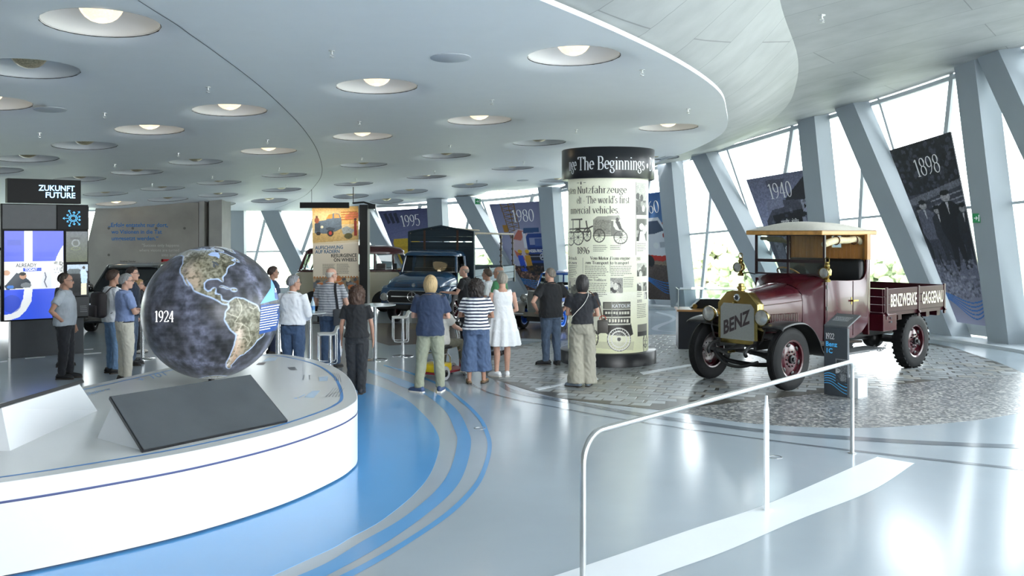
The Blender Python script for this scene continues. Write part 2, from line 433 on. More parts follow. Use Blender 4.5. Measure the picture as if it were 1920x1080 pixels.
# ---------------- floor
m_floor = mat('epoxy_floor', '#a4afb8', rough=.17, noise=.05, nscale=.7, bump=.012, bscale=1.3)
m_blue = mat('epoxy_blue', '#5b9dd4', rough=.16, noise=.04, nscale=.6, bump=.012, bscale=1.3)
m_blue2 = mat('epoxy_blue_line', '#5f9fd6', rough=.16, noise=.03, nscale=.6)
m_dark_line = mat('epoxy_dark_line', '#6d767f', rough=.16, noise=.04, nscale=.6)
m_pale_line = mat('epoxy_pale_line', '#c3ccd3', rough=.16, noise=.04, nscale=.6)
m_white_strip = mat('white_floor_strip', '#e6ebf0', rough=.35, noise=.02, nscale=2)
poly = [fac(s/4, 0, -.5) for s in range(0, 53)]
floor = MB()
pts = [(p.x, p.y) for p in poly]+[(-24.5, 2), (-14, -9)]
floor.prism(pts, 2, -.3, 0)
floor = tag(floor.build('floor', m_floor, smooth=0), 'glossy pale grey epoxy floor of the hall', 'floor', kind='structure')
def inlay(name, pts, m, z=.0015, parent=floor, h=.001):
    b = MB(); v = [(p[0], p[1]) for p in pts]
    vs = [(p[0], p[1], z) for p in v]
    tri = mgeo.tessellate_polygon([[Vector((p[0], p[1], 0)) for p in v]])
    b.add(vs, tri); n = len(vs)
    b.add([(p[0], p[1], z) for p in v]+[(p[0], p[1], 0) for p in v], [(i, (i+1) % n, n+(i+1) % n, n+i) for i in range(n)])
    return b.build(name, m, parent, smooth=0)
def ribbon(name, pxs, m, z=.0025, parent=floor):
    """pxs: list of (edge a px, edge b px) ground pixel pairs"""
    A = cr([gnd(*a) for a, b in pxs], 10); B = cr([gnd(*b) for a, b in pxs], 10)
    b = MB(); b.grid([[(p.x, p.y, z) for p in A], [(p.x, p.y, z) for p in B]])
    return b.build(name, m, parent, smooth=0)
solid = [(693, 720), (756, 746), (794, 777), (818, 808), (824, 835), (810, 882), (779, 924), (717, 975), (658, 1008), (600, 1039)]
bp = [Vector((-4.6, 15.9, 0)), Vector((-3.4, 15.8, 0))]+[gnd(*p) for p in solid]+[Vector((-2.1, 6.1, 0)), Vector((-3.4, 5.0, 0)), Vector((-5.4, 4.6, 0))]
bp = cr(bp, 8)+[Vector((-6.8, 6, 0)), Vector((-6.6, 10, 0)), Vector((-6.0, 13.5, 0))]
inlay('blue_inlay', bp, m_blue)
ribbon('blue_band', [((690, 692), (692, 698)), ((730, 703), (727, 712)), ((771, 718), (755, 726)), ((818, 738), (790, 736)), ((857, 769), (833, 769)), ((878, 808), (853, 808)), ((883, 835), (857, 831)), ((872, 882), (845, 878)), ((849, 921), (818, 919)), ((794, 969), (756, 971)), ((717, 1022), (678, 1016)), ((612, 1080), (600, 1062)), ((480, 1140), (460, 1118))], m_blue2)
ribbon('blue_line', [((720, 684), (719, 686)), ((770, 698), (768, 701)), ((829, 722), (824, 724)), ((872, 753), (866, 755)), ((903, 784), (896, 785)), ((917, 812), (909, 812)), ((922, 835), (914, 835)), ((917, 866), (909, 865)), ((899, 909), (890, 906)), ((853, 959), (843, 955)), ((775, 1014), (764, 1010)), ((678, 1072), (665, 1066)), ((560, 1130), (545, 1122))], m_blue2)
ribbon('dark_band', [((912, 676), (930, 677)), ((905, 690), (918, 687)), ((925, 712), (941, 707)), ((960, 736), (962, 730)), ((1072, 757), (1074, 752)), ((1196, 780), (1198, 774)), ((1320, 797), (1321, 791)), ((1439, 812), (1439, 806)), ((1604, 826), (1604, 819)), ((1760, 835), (1760, 828)), ((1920, 841), (1920, 834)), ((2050, 841), (2050, 834))], m_dark_line)
ribbon('dark_line', [((868, 690), (872, 690)), ((872, 712), (876, 711)), ((905, 733), (907, 731)), ((960, 749), (960, 747)), ((1054, 767), (1054, 765)), ((1153, 785), (1154, 783)), ((1300, 807), (1300, 805)), ((1439, 826), (1439, 824)), ((1604, 847), (1604, 844)), ((1920, 882), (1920, 878)), ((2050, 890), (2050, 886))], m_dark_line)
ribbon('white_strip', [((1645, 857), (1715, 869)), ((1600, 876), (1636, 920)), ((1440, 945), (1498, 975)), ((1300, 992), (1361, 1034)), ((1140, 1047), (1228, 1082)), ((950, 1110), (1020, 1160))], m_white_strip, z=.004)
ribbon('pale_band', [((960, 667), (960, 671)), ((1000, 658), (1002, 662)), ((1040, 650), (1043, 653)), ((1075, 640), (1078, 643))], m_pale_line)
ribbon('pale_band', [((960, 637), (960, 640)), ((1000, 637), (1000, 639)), ((1040, 639), (1036, 642)), ((1050, 645), (1046, 647))], m_pale_line)
ribbon('pale_band', [((1232, 584), (1228, 586)), ((1262, 592), (1256, 594)), ((1266, 600), (1258, 600)), ((1240, 612), (1228, 611)), ((1236, 619), (1226, 619)), ((1280, 626), (1280, 623))], m_pale_line)
inlay('brown_asphalt_inlay', [gnd(*p) for p in ((700, 606), (1100, 606), (1130, 622), (1060, 637), (960, 634), (880, 640), (730, 648), (690, 636))], mat('brown_asphalt', '#6d6762', rough=.2, noise=.25, nscale=60), z=.002)
for q in (((0, 718), (14, 716), (14, 714), (0, 716)), ((47, 711), (85, 708), (85, 706), (47, 709)), ((130, 705), (138, 704), (138, 702.5), (130, 703.5)), ((157, 703), (190, 700.5), (190, 698.5), (157, 701)), ((158, 694), (175, 693), (175, 692), (158, 693))):
    p = [gnd(x, y-38) for x, y in q]; inlay('painted_light_dash', p, m_white_strip, z=.003)  # white dashes painted where slivers of light lie on the floor
for c in ((900, 803), (1454, 857)):
    g = gnd(*c); b = MB(); b.lathe([(.075, 0), (.075, .004), (.06, .004), (.06, .0)], 2, g, 28, cap=False)
    b.build('floor_socket_ring', mat('brushed_steel', '#a9adb0', rough=.28, metal=1, noise=.05, nscale=40), floor)

# paved ground under the old truck: asphalt with chippings and setts
zone = [(0, 14.94), (.45, 14.1), (.87, 13.6), (1.41, 13.23), (2.24, 12.68), (2.9, 12.05), (3.6, 11.75), (4.45, 11.68), (5.56, 11.96), (6.4, 12.35), (7.4, 13.1), (8.5, 15.0), (9.0, 16.8), (9.25, 18.8), (9.3, 20.2), (8.4, 21.6), (6.5, 22.2), (3.0, 22.2), (.8, 21), (-.3, 19), (-.6, 17), (-.4, 15.8)]
zc = [(p.x, p.y) for p in cr([(x, y, 0) for x, y in zone], 5, closed=True)]
m_asph = mat('chipping_asphalt', '#5d6063', rough=.3, noise=.0)
nt = m_asph.node_tree; b_ = nt.nodes['Principled BSDF']
t_ = nt.nodes.new('ShaderNodeTexCoord'); vo = nt.nodes.new('ShaderNodeTexVoronoi'); vo.inputs['Scale'].default_value = 26
rr_ = nt.nodes.new('ShaderNodeValToRGB'); nt.links.new(t_.outputs['Object'], vo.inputs['Vector']); nt.links.new(vo.outputs['Color'], rr_.inputs[0])
cr_ = rr_.color_ramp; cr_.elements[0].color = (*srgb('#505356'), 1); cr_.elements[1].color = (*srgb('#b4b3ae'), 1)
cr_.elements[0].position = .25; cr_.elements[1].position = .85
e_ = cr_.elements.new(.55); e_.color = (*srgb('#74777a'), 1)
nt.links.new(rr_.outputs[0], b_.inputs['Base Color'])
paving = inlay('asphalt_inlay', zc, m_asph, z=.002)
m_joint = mat('sett_joint', '#4d4b45', rough=.3, noise=.2, nscale=20)
sett_poly = [p for p in zc]
def inzone(x, y, P=zc):
    c = False; n = len(P)
    for i in range(n):
        (x0, y0), (x1, y1) = P[i], P[(i+1) % n]
        if (y0 > y) != (y1 > y) and x < (x1-x0)*(y-y0)/(y1-y0)+x0: c = not c
    return c
def is_sett(x, y):
    # the chippings lie in front and to the right of the truck
    return (y > 13.25+.42*(x-2.3)+.12*math.sin(x*3)) or x < 2.2
A_ = [p for p in zc if is_sett(*p)]
jo = [p for p in zc if is_sett(*p)]
inlay('sett_bed', jo, m_joint, z=.003)
m_sett = [mat('sett_stone_%s' % k, c, rough=.3, noise=.12, nscale=9) for k, c in (('grey', '#959a9c'), ('dark', '#858a8c'), ('warm', '#9a9993'), ('pale', '#a3a8aa'))]
setts = []
rs = random.Random(3); sw, sh = .30, .235
ca, sa = math.cos(R(-18)), math.sin(R(-18))
for j in range(-50, 60):
    for i in range(-50, 60):
        u = (i+(.5 if j % 2 else 0))*sw+rs.uniform(-.02, .02); v = j*sh+rs.uniform(-.012, .012)
        x = 4+u*ca-v*sa; y = 17+u*sa+v*ca
        if not (inzone(x, y) and is_sett(x, y)): continue
        if any(not inzone(x+a, y+b) for a in (-.12, .12) for b in (-.1, .1)): continue
        if any(not is_sett(x+a, y+b) for a in (-.12, .12) for b in (-.1, .1)): continue
        k = [(-.5, -.5), (.5, -.5), (.5, .5), (-.5, .5)]
        q = []
        for a, b in k:
            du = a*(sw-.028)+rs.uniform(-.018, .018); dv = b*(sh-.026)+rs.uniform(-.014, .014)
            q.append((x+du*ca-dv*sa, y+du*sa+dv*ca))
        setts.append((y-abs(x-1.8)*.2, q, rs.randrange(4), (x, y)))
def covered(x, y):
    return math.hypot(x-1.82, y-17.7) < .8
setts = [s for s in setts if not covered(*s[3])]
setts.sort(key=lambda s: s[0])
far_b = MB()
for k, (_, q, mi, c) in enumerate(setts):
    z = .004
    vs = [(a, b, .003) for a, b in q]+[((a*.97+c[0]*.03), (b*.97+c[1]*.03), z+.001) for a, b in q]
    fs = [(4, 5, 6, 7)]+[(i, (i+1) % 4, 4+(i+1) % 4, 4+i) for i in range(4)]
    if k < 290:
        b = MB(); b.add(vs, fs); b.build('sett', m_sett[mi], floor, smooth=0, recalc=False)
    else: far_b.add(vs, fs)
tag(far_b.build('far_setts', m_sett[0], floor, smooth=0, recalc=False), kind='stuff')
for q in (((1200, 699), (1296, 683), (1300, 686), (1206, 703)), ((1003, 729), (1030, 724), (1034, 727), (1010, 732)), ((1032, 724), (1120, 709), (1122, 712), (1034, 727))):
    inlay('white_mark', [gnd(*p) for p in q], m_white_strip, z=.0085)

# ---------------- white ceiling with recessed downlights
HOLES = [(190, 52, 1), (55, 136, 0), (-22, 199, 1), (431, 212, 1), (281, 248, 1), (159, 277, 0), (52, 301, 0), (504, 287, 1), (367, 307, 0), (257, 326, 0), (-12, 323, 0), (150, 339, 0), (533, 331, 0), (411, 345, 0), (305, 356, 0), (198, 366, 0), (528, 358, 0), (409, 368, 0), (315, 376, 0), (218, 384, 1), (505, 378, 0), (407, 385, 0),
 (707, 168, 1), (1076, 112, 1), (899, 230, 1), (680, 260, 1), (1253, 243, 1), (1011, 271, 0), (837, 295, 0), (682, 312, 0), (961, 318, 0), (800, 334, 0), (663, 347, 0), (881, 350, 0), (769, 361, 0), (658, 370, 0), (1230, 299, 0), (1046, 340, 0), (940, 363, 0), (725, 379, 0), (440, -62, 1)]
holes = [(*ceil_hit(px, py), lit, px, py) for px, py, lit in HOLES]
EDGE = [(-24, 4), (-17, 2.5), (-9, 3), (-4.5, 4.8), (-1.5, 7.4), (.3, 9.7), (2.06, 12.45), (3.3, 15.0), (3.95, 17.2), (4.5, 19.6), (4.66, 21.6), (4.55, 24), (4.1, 27.5), (3.2, 31)]
ed = [(p.x, p.y) for p in cr([(x, y, 0) for x, y in EDGE], 6)]
farp = [fac(7+k/6, 1) for k in range(0, 37)]
bnd = ed+[(p.x, p.y) for p in farp]
farz = {(p.x, p.y): p.z for p in farp}
HR, HF, HRISE = .63, .97, .045
cv, ce = [], []
def loop(pts):
    n = len(cv); cv.extend(Vector(p) for p in pts); ce.extend((n+i, n+(i+1) % len(pts)) for i in range(len(pts)))
loop(bnd)
for x, y, z, *_ in holes: loop([(x+HR*math.cos(2*PI*k/36), y+HR*math.sin(2*PI*k/36)) for k in range(36)])
for x, y, z, *_ in holes:
    for r_ in (.69, .76, .84, .92, 1.0):
        for k in range(30):
            q = (x+r_*math.cos(2*PI*(k+.5)/30), y+r_*math.sin(2*PI*(k+.5)/30))
            if inzone(*q, P=bnd): cv.append(Vector(q))
hx = np.array([h[:2] for h in holes])
for gx in np.arange(-24, 6, .7):
    for gy in np.arange(2, 37, .7):
        if inzone(gx, gy, P=bnd) and np.min(np.hypot(hx[:, 0]-gx, hx[:, 1]-gy)) > 1.1: cv.append(Vector((gx, gy)))
vo_, _, fo_, *_ = mgeo.delaunay_2d_cdt(cv, ce, [], 0, 1e-5)
def czq(x, y):
    z = EYE+float(Hs(x, y)); d = np.min(np.hypot(hx[:, 0]-x, hx[:, 1]-y))
    if d < HF: z += HRISE*((HF-d)/(HF-HR))**2
    return z
cb = MB(); cvz = [(p.x, p.y, czq(p.x, p.y)) for p in vo_]
fo2 = []
for f in fo_:
    cx = sum(vo_[i].x for i in f)/len(f); cy = sum(vo_[i].y for i in f)/len(f)
    if inzone(cx, cy, P=bnd) and np.min(np.hypot(hx[:, 0]-cx, hx[:, 1]-cy)) > HR*.985: fo2.append(tuple(f))
cb.add(cvz, fo2)
m_ceil = mat('white_ceiling', '#eaeef1', rough=.55, noise=.01, nscale=3)
ceiling = tag(cb.build('ceiling', m_ceil, smooth=180, recalc=False), 'suspended white ceiling with round recessed openings', 'ceiling', kind='structure')
b = MB()   # upright white rim of the ceiling disc
b.grid([[(x, y, EYE+float(Hs(x, y))) for x, y in ed], [(x, y, EYE+float(Hs(x, y))+.06) for x, y in ed], [(x-.3, y+.1, EYE+float(Hs(x, y))+.06) for x, y in ed]])
b.build('ceiling_rim', m_ceil, ceiling, smooth=60)
seam = [(259, 0), (333, 48), (407, 100), (481, 156), (537, 207), (574, 248), (596, 285), (604, 319), (596, 341), (574, 365), (537, 383), (515, 391)]
sp = cr([Vector(ceil_hit(*p)) for p in seam], 10)
b = MB(); rows = [[], []]
for i, p in enumerate(sp):
    t = sp[min(i+1, len(sp)-1)]-sp[max(i-1, 0)]; n = Vector((-t.y, t.x, 0)).normalized()*.007
    for r_, sgn in ((0, 1), (1, -1)):
        q = p+n*sgn; rows[r_].append((q.x, q.y, czq(q.x, q.y)-.004))
b.grid(rows); b.build('ceiling_seam', mat('seam_grey', '#6a7076', rough=.8, noise=.05), ceiling, smooth=0)
seam2 = cr([Vector(ceil_hit(*p)) for p in ((0, 226), (150, 230), (300, 236), (450, 241), (562, 245))], 8)
b = MB(); b.grid([[(p.x, p.y-.008, czq(p.x, p.y)-.003) for p in seam2], [(p.x, p.y+.008, czq(p.x, p.y)-.003) for p in seam2]])
b.build('ceiling_seam', mat('seam_pale', '#eef1f3', rough=.6, noise=.02), ceiling, smooth=0)
# downlights
m_dome = mat('downlight_dome', '#d6dade', rough=.5, noise=.015, nscale=4)
m_gap = mat('downlight_gap', '#3c4145', rough=.8, noise=.05)
m_refl = mat('downlight_reflector', '#e8d6b0', rough=.25, metal=.6, noise=.35, nscale=45, emit='#ffe2b0', estr=1.1)
m_refl_off = mat('downlight_reflector_unlit', '#c3b596', rough=.3, metal=.6, noise=.3, nscale=45)
m_bulb = mat('downlight_bulb', '#fff4dc', rough=.4, emit='#ffeecd', estr=14, noise=.01)
m_bulb_off = mat('downlight_bulb_unlit', '#d9d5c8', rough=.3, noise=.05)
def dl_mesh(name, prof, seg=32):
    b = MB(); b.lathe(prof, 2, (0, 0, 0), seg, cap=False); me = bpy.data.meshes.new(name); me.from_pydata(b.v, [], b.f); return me
dome_prof = [(HR-.006, HRISE+.01)]+[(.62*math.cos(R(a)), HRISE+.012+.3*math.sin(R(a))) for a in range(4, 89, 7)]
me_gap = dl_mesh('gap_ring', [(HR+.006, HRISE-.002), (HR+.006, HRISE+.02), (HR-.012, HRISE+.02)])
me_dome = dl_mesh('dome', dome_prof)
me_ref = dl_mesh('glass_bowl', [(.0001, .06), (.06, .064), (.12, .085), (.17, .12), (.21, .17), (.24, .23), (.25, .29)])
me_bulb = dl_mesh('lamp_collar', [(.255, .27), (.27, .275), (.27, .31), (.2, .35)], 24)
for me, m in ((me_gap, m_gap), (me_dome, m_dome)):
    me.materials.append(m); me.shade_smooth()
me_ref2 = me_ref.copy(); me_bulb2 = me_bulb.copy()
for me, m in ((me_ref, m_refl), (me_ref2, m_refl_off), (me_bulb, m_bulb), (me_bulb2, m_bulb_off)): me.materials.append(m); me.shade_smooth()
LMK = ((60, 'over the left frame edge'), (230, 'over the media tower'), (345, 'over the quotation wall'), (460, 'over the globe'), (575, 'between the globe and the banner'), (700, 'over the hanging banner'), (815, 'over the 1995 poster'), (905, 'over the load bed of the blue lorry'), (985, 'over the 1980 poster'), (1240, 'beside the advertising column'), (2000, 'near the concrete band'))
ORD = ('nearest', 'second nearest', 'third nearest', 'fourth nearest', 'fifth nearest', 'sixth nearest', 'seventh nearest')
def place_label(kind, px, py, allp):
    lm = next(t for x, t in LMK if px < x); lo_ = max([x for x, t in LMK if x <= px], default=-999); hi_ = next(x for x, t in LMK if px < x)
    r_ = sorted((q[1], q[0]) for q in allp if lo_ <= q[0] < hi_).index((py, px))
    return '%s %s, %s to the viewer' % (kind, lm, ORD[r_])
def lab_hole(i, px, py, lit):
    names = {0: 'large lit recessed downlight in the upper left of the ceiling', 1: 'recessed downlight cut by the left frame edge below the large lit one', 3: 'lit recessed downlight left of the curved ceiling seam', 4: 'recessed downlight with a sliver of lamp beside the pale straight seam', 5: 'recessed downlight above the sign reading zukunft future', 7: 'lit recessed downlight just left of the curved seam bend',
             22: 'lit recessed downlight in the middle of the ceiling, right of the seam', 23: 'large lit recessed downlight nearest the concrete band', 24: 'lit recessed downlight in the ceiling left of the advertising column top', 25: 'lit recessed downlight below the middle one, right of the seam', 26: 'lit recessed downlight behind the top of the advertising column', 27: 'unlit recessed downlight just left of the advertising column top', 40: 'recessed downlight cut by the top frame edge left of the seam', 19: 'far lit recessed downlight above the concrete quotation wall', 2: 'small recessed downlight at the far left frame edge'}
    return names.get(i) or place_label('unlit recessed downlight', px, py, [(h[0], h[1]) for k, h in enumerate(HOLES) if k not in names])
for i, (x, y, z, lit, px, py) in enumerate(holes):
    zz = EYE+float(Hs(x, y))
    e = empty('recessed_downlight', (x, y, zz), 0, lab_hole(i, px, py, lit), 'downlight', 'recessed ceiling downlights')
    gx = float(Hs(x+.3, y)-Hs(x-.3, y))/.6; gy = float(Hs(x, y+.3)-Hs(x, y-.3))/.6
    e.rotation_euler = (math.atan(gy), -math.atan(gx), 0)
    for nm, me in (('gap_ring', me_gap), ('dome', me_dome), ('glass_bowl', me_ref if lit else me_ref2), ('lamp_collar', me_bulb2)):
        o = bpy.data.objects.new(nm, me); COL.objects.link(o); o.parent = e
    if lit:
        ld = bpy.data.lights.new('downlight_lamp', 'POINT'); ld.energy = 1.2; ld.color = (1, .86, .66); ld.shadow_soft_size = .06
        lo = bpy.data.objects.new('downlight_lamp', ld); COL.objects.link(lo); lo.parent = e; lo.location = (0, 0, .03)
# round loudspeaker grilles and sprinklers
m_spk = mat('speaker_grille', '#b9bfc6', rough=.7, noise=.04, nscale=90)
for (px, py, r_, lb) in ((845, 108, .27, 'flat round loudspeaker grille in the middle of the white ceiling'), (94, 205, .25, 'flat round loudspeaker grille in the left of the white ceiling'), (980, 338, .2, 'small far loudspeaker grille left of the advertising column')):
    x, y, z = ceil_hit(px, py); b = MB(); b.lathe([(r_, .0), (r_, -.006), (r_-.01, -.012), (.0001, -.012)], 2, (0, 0, 0), 32)
    o = tag(b.build('ceiling_loudspeaker', m_spk), lb, 'loudspeaker', 'ceiling loudspeakers'); o.location = (x, y, z)
    o.rotation_euler = (math.atan(float(Hs(x, y+.3)-Hs(x, y-.3))/.6), -math.atan(float(Hs(x+.3, y)-Hs(x-.3, y))/.6), 0)
m_spr = mat('sprinkler_metal', '#d5d7d6', rough=.3, metal=.8, noise=.03)
def sprk(b):
    b.lathe([(.04, 0), (.04, -.008), (.012, -.012), (.012, -.04), (.02, -.045), (.02, -.052), (.0001, -.053)], 2, (0, 0, 0), 10)
    b.tube([(-.012, 0, -.04), (-.022, 0, -.06), (0, 0, -.082), (.022, 0, -.06), (.012, 0, -.04)], .005, 5); b.lathe([(.03, -.082), (.03, -.086), (.0001, -.088)], 2, (0, 0, 0), 10)
SPR = [(622, 95), (390, 163), (196, 212), (74, 249), (922, 187), (674, 228), (1204, 131), (1290, 204), (1080, 243), (844, 272), (982, 303), (678, 296), (815, 320), (501, 262), (334, 287), (215, 308), (523, 314), (398, 330), (285, 344), (537, 347), (894, 338), (667, 335)]
b = MB(); sprk(b); spo = None
for i, (px, py) in enumerate(SPR):
    x, y, z = ceil_hit(px, py)
    if spo is None: spo = o = b.build('sprinkler_head', m_spr)
    else: o = spo.copy(); COL.objects.link(o)
    o.location = (x, y, z); tag(o, place_label('small sprinkler head', px, py, SPR), 'sprinkler', 'sprinklers in the white ceiling')

# ---------------- concrete: curved upstand band and the outer soffit
m_conc = mat('fair_faced_concrete', '#a3a7a7', rough=.6, noise=.1, nscale=1.6, bump=.05, bscale=14)
nt = m_conc.node_tree; b_ = nt.nodes['Principled BSDF']
ramp = [n for n in nt.nodes if n.type == 'VALTORGB'][0]
br = nt.nodes.new('ShaderNodeTexBrick'); br.inputs['Scale'].default_value = .42; br.inputs['Mortar Size'].default_value = .004; br.inputs['Brick Width'].default_value = 2.2; br.inputs['Row Height'].default_value = .55
br.inputs['Color1'].default_value = (1, 1, 1, 1); br.inputs['Color2'].default_value = (.93, .93, .93, 1); br.inputs['Mortar'].default_value = (.62, .62, .62, 1)
tt = nt.nodes.new('ShaderNodeTexCoord'); mp = nt.nodes.new('ShaderNodeMapping'); mp.inputs['Rotation'].default_value = (0, 0, R(35))
nt.links.new(tt.outputs['Object'], mp.inputs[0]); nt.links.new(mp.outputs[0], br.inputs['Vector'])
mx = nt.nodes.new('ShaderNodeMixRGB'); mx.blend_type = 'MULTIPLY'; mx.inputs[0].default_value = 1
nt.links.new(ramp.outputs[0], mx.inputs[1]); nt.links.new(br.outputs[0], mx.inputs[2]); nt.links.new(mx.outputs[0], b_.inputs['Base Color'])
Cc = [(-20, -9, 6.3), (-8, -7, 6.25), (-3, -1, 6.2), (.4, 4.6, 6.1), (2.6, 9.5, 5.97), (3.93, 13.7, 5.86), (5.2, 17, 5.66), (5.93, 19.5, 5.52), (6.35, 21.7, 5.33), (6.55, 25, 5.12), (6.4, 27.5, 4.97), (5.9, 28.9, 4.78)]
Ee = [(-17, 2.5), (-9, 3), (-4.5, 4.8), (-1.5, 7.4), (.3, 9.7), (2.06, 12.45), (3.9, 17.0), (4.45, 19.4), (4.66, 21.6), (4.5, 24.5), (4.1, 27.5), (3.6, 29.5)]
E3 = [(x-.15, y, EYE+float(Hs(x, y))+.055) for x, y in Ee]
c1, e1 = cr(Cc, 8), cr(E3, 8)
b = MB(); rows = []
for k in range(9):
    t = k/8; s_ = t**1.35
    rows.append([Vector((a.x+(c.x-a.x)*t, a.y+(c.y-a.y)*t, a.z+(c.z-a.z)*s_)) for a, c in zip(e1, c1)])
b.grid(rows)
tag(b.build('trim_1', m_conc, smooth=180), 'dark curved concrete band rising from the edge of the white ceiling', 'soffit', kind='structure')
ft = [fac(s, 1) for s in np.interp(np.linspace(0, 1, len(c1)), np.linspace(0, 1, 12), [0, .3, .8, 1.3, 1.9, 2.8, 3.9, 4.5, 4.95, 5.5, 5.85, 6.05])]
b = MB(); rows = []
for k in range(9):
    t = k/8
    rows.append([Vector((c.x+(a.x-c.x)*t, c.y+(a.y-c.y)*t, c.z+(a.z-c.z)*t-.12*math.sin(PI*t)*0)) for a, c in zip(ft, c1)])
b.grid(rows)
# closing strip between ceiling rim and facade top on the far side
e2 = cr([(3.6, 29.5, EYE+float(Hs(3.6, 29.5))+.12), (2.6, 31.8, EYE+float(Hs(2.6, 31.8))+.1), tuple(fac(7, 1)+Vector((0, 0, .03)))], 8)
f2 = [fac(s, 1) for s in np.linspace(6.05, 7, len(e2))]
b.grid([e2, f2]); b.grid([[e2[0], f2[0]], [Vector(c1[-1]), Vector(ft[-1])]])
tag(b.build('trim_2', m_conc, smooth=180), 'pale concrete soffit running along the slanted windows', 'soffit', kind='structure')
for px, py in ((1541, 32), (1570, 129), (1504, 205), (1462, 240)):   # sprinklers under the concrete
    Y = {32: 13.5, 129: 19, 205: 23, 240: 25.7}[py]; o = spo.copy(); COL.objects.link(o); o.scale = (1.3, 1.3, 1.3)
    o.location = at(px, py-4, Y); tag(o, {32: 'nearest', 129: 'second', 205: 'third', 240: 'farthest'}[py]+' sprinkler head hanging under the pale concrete soffit', 'sprinkler', 'sprinklers under the concrete')

# ---------------- facade: upright and slanted piers, window frames, panes
m_pier = mat('pier_grey', '#a9b3ba', rough=.5, noise=.015, nscale=2)
m_frame = mat('window_frame', '#dfe6ea', rough=.4, noise=.01)
m_pane = glass_mat('window_glass', (.93, .97, .97), refl=.7)
NB = len(FB)-1
def pier(s0, s1, wid, dep, n, label):
    """pier whose axis runs from floor position s0 to soffit position s1"""
    rings = []
    for v in (0, .33, .66, 1.0):
        s = s0+(s1-s0)*v; p = fac(s, v, .06); t = ftan(s); i = fin(s)
        if v == 1.0: p = p+Vector((0, 0, .12))
        k = wid/2
        rings.append([p-t*k, p+t*k, p+t*k*.8+i*dep, p-t*k*.8+i*dep])
    b = MB(); b.loft(rings)
    return tag(b.build('trim_%d' % n, m_pier, smooth=20), label, 'pier', kind='structure')
pn = 3
UP = {4: 'upright grey pier right of the poster reading 1898', 5: 'upright grey pier right of the poster reading 1940', 6: 'upright grey pier right of the poster with the white van', 7: 'upright grey pier right of the poster reading 1980', 8: 'upright grey pier right of the poster reading 1995', 9: 'upright grey pier hidden behind the hanging banner', 10: 'upright grey pier behind the top of the globe', 3: 'upright grey pier beyond the right frame edge', 2: 'added unseen second upright grey pier beyond the right frame edge', 1: 'added unseen third upright grey pier beyond the right frame edge', 11: 'upright grey pier behind the quotation wall', 12: 'upright grey pier behind the media tower'}
SL = {3: (.24, .7, 'slanted grey pier beyond the right frame edge'), 2: (.24, .7, 'added unseen second slanted grey pier beyond the right frame edge'), 4: (.12, .6, 'slanted grey pier in the upper right corner'), 5: (.24, .70, 'slanted grey pier left of the poster reading 1898'), 6: (.24, .7, 'slanted grey pier left of the poster reading 1940'), 7: (.24, .70, 'slanted grey pier hidden behind the advertising column'), 8: (.26, .72, 'slanted grey pier left of the poster reading 1980'), 9: (.25, .72, 'slanted grey pier left of the poster reading 1995'), 10: (.3, .75, 'slanted grey pier rising behind the cream bus'), 11: (.3, .75, 'slanted grey pier beside the quotation wall'), 12: (.3, .75, 'slanted grey pier left of the media tower')}
for s, lb in UP.items(): pier(s, s, .74, .48, pn, lb); pn += 1  # nearest piers beyond the right frame edge are added to cut incoming light
for s, (tf_, bf_, lb) in SL.items():
    pier(s-bf_, s-tf_, .8, .5, pn, lb); pn += 1
def bar(s0, v0, s1, v1, wd, dp, off=0., n=6):
    b = MB(); pts = []
    for k in range(n+1):
        t = k/n; s = s0+(s1-s0)*t; pts.append((fac(s, v0+(v1-v0)*t, off), fin(s)))
    rings = []
    for k, (p, i) in enumerate(pts):
        d = (pts[min(k+1, n)][0]-pts[max(k-1, 0)][0]).normalized(); sd = d.cross(i).normalized()
        rings.append([p-sd*wd/2-i*dp/2, p+sd*wd/2-i*dp/2, p+sd*wd/2+i*dp/2, p-sd*wd/2+i*dp/2])
    b.loft(rings); return b
wn_ = 1
for s in range(1, 13):
    e = empty('window_%d' % wn_, fac(s+.5, 0), 0, kind='structure'); wn_ += 1
    e['label'] = {1: 'slanted window bay far behind the viewer', 2: 'slanted window bay beyond the right frame edge', 3: 'slanted window bay at the upper right corner', 4: 'slanted window bay behind the 1898 poster', 5: 'slanted window bay behind the 1940 poster', 6: 'slanted window bay behind the van poster', 7: 'slanted window bay behind the 1980 poster', 8: 'slanted window bay behind the 1995 poster', 9: 'window bay left of the hanging banner', 10: 'window bay behind the top of the globe', 11: 'window bay behind the quotation wall', 12: 'window bay behind the media tower'}[s]; e['category'] = 'window'
    loc = e.location.copy()
    def bld(b, nm, m, **k):
        b.v = [tuple(Vector(p)-loc) for p in b.v]; return b.build(nm, m, e, **k)
    for a0, a1, a2, a3 in ((0, 0, .33, .7), (.33, .7, 1, 1)):    # panes split by the slanted pier line
        n = 10; rows = []
        for v in np.linspace(0, 1, 9):
            l = a0+(a1-a0)*(1-v); r_ = a2+(a3-a2)*(1-v); rows.append([fac(s+l+(r_-l)*k/n, v, -.02) for k in range(n+1)])
        b = MB(); b.grid(rows); bld(b, 'pane', m_pane, smooth=180)
    bld(bar(s, .04, s+1, .04, .3, .1), 'window_sill', m_frame)
    bld(bar(s, .985, s+1, .985, .10, .1), 'top_rail', m_frame)
    bld(bar(s, .5, s+1, .5, .06, .07), 'transom', m_frame)
    bld(bar(s+.52, 0, s+.17, 1, .12, .1), 'mullion', m_frame)
    bld(bar(s+.36, 0, s+.62, 1, .06, .08), 'mullion', m_frame)
    bld(bar(s+.92, 0, s+.70, 1, .10, .1), 'mullion', m_frame)
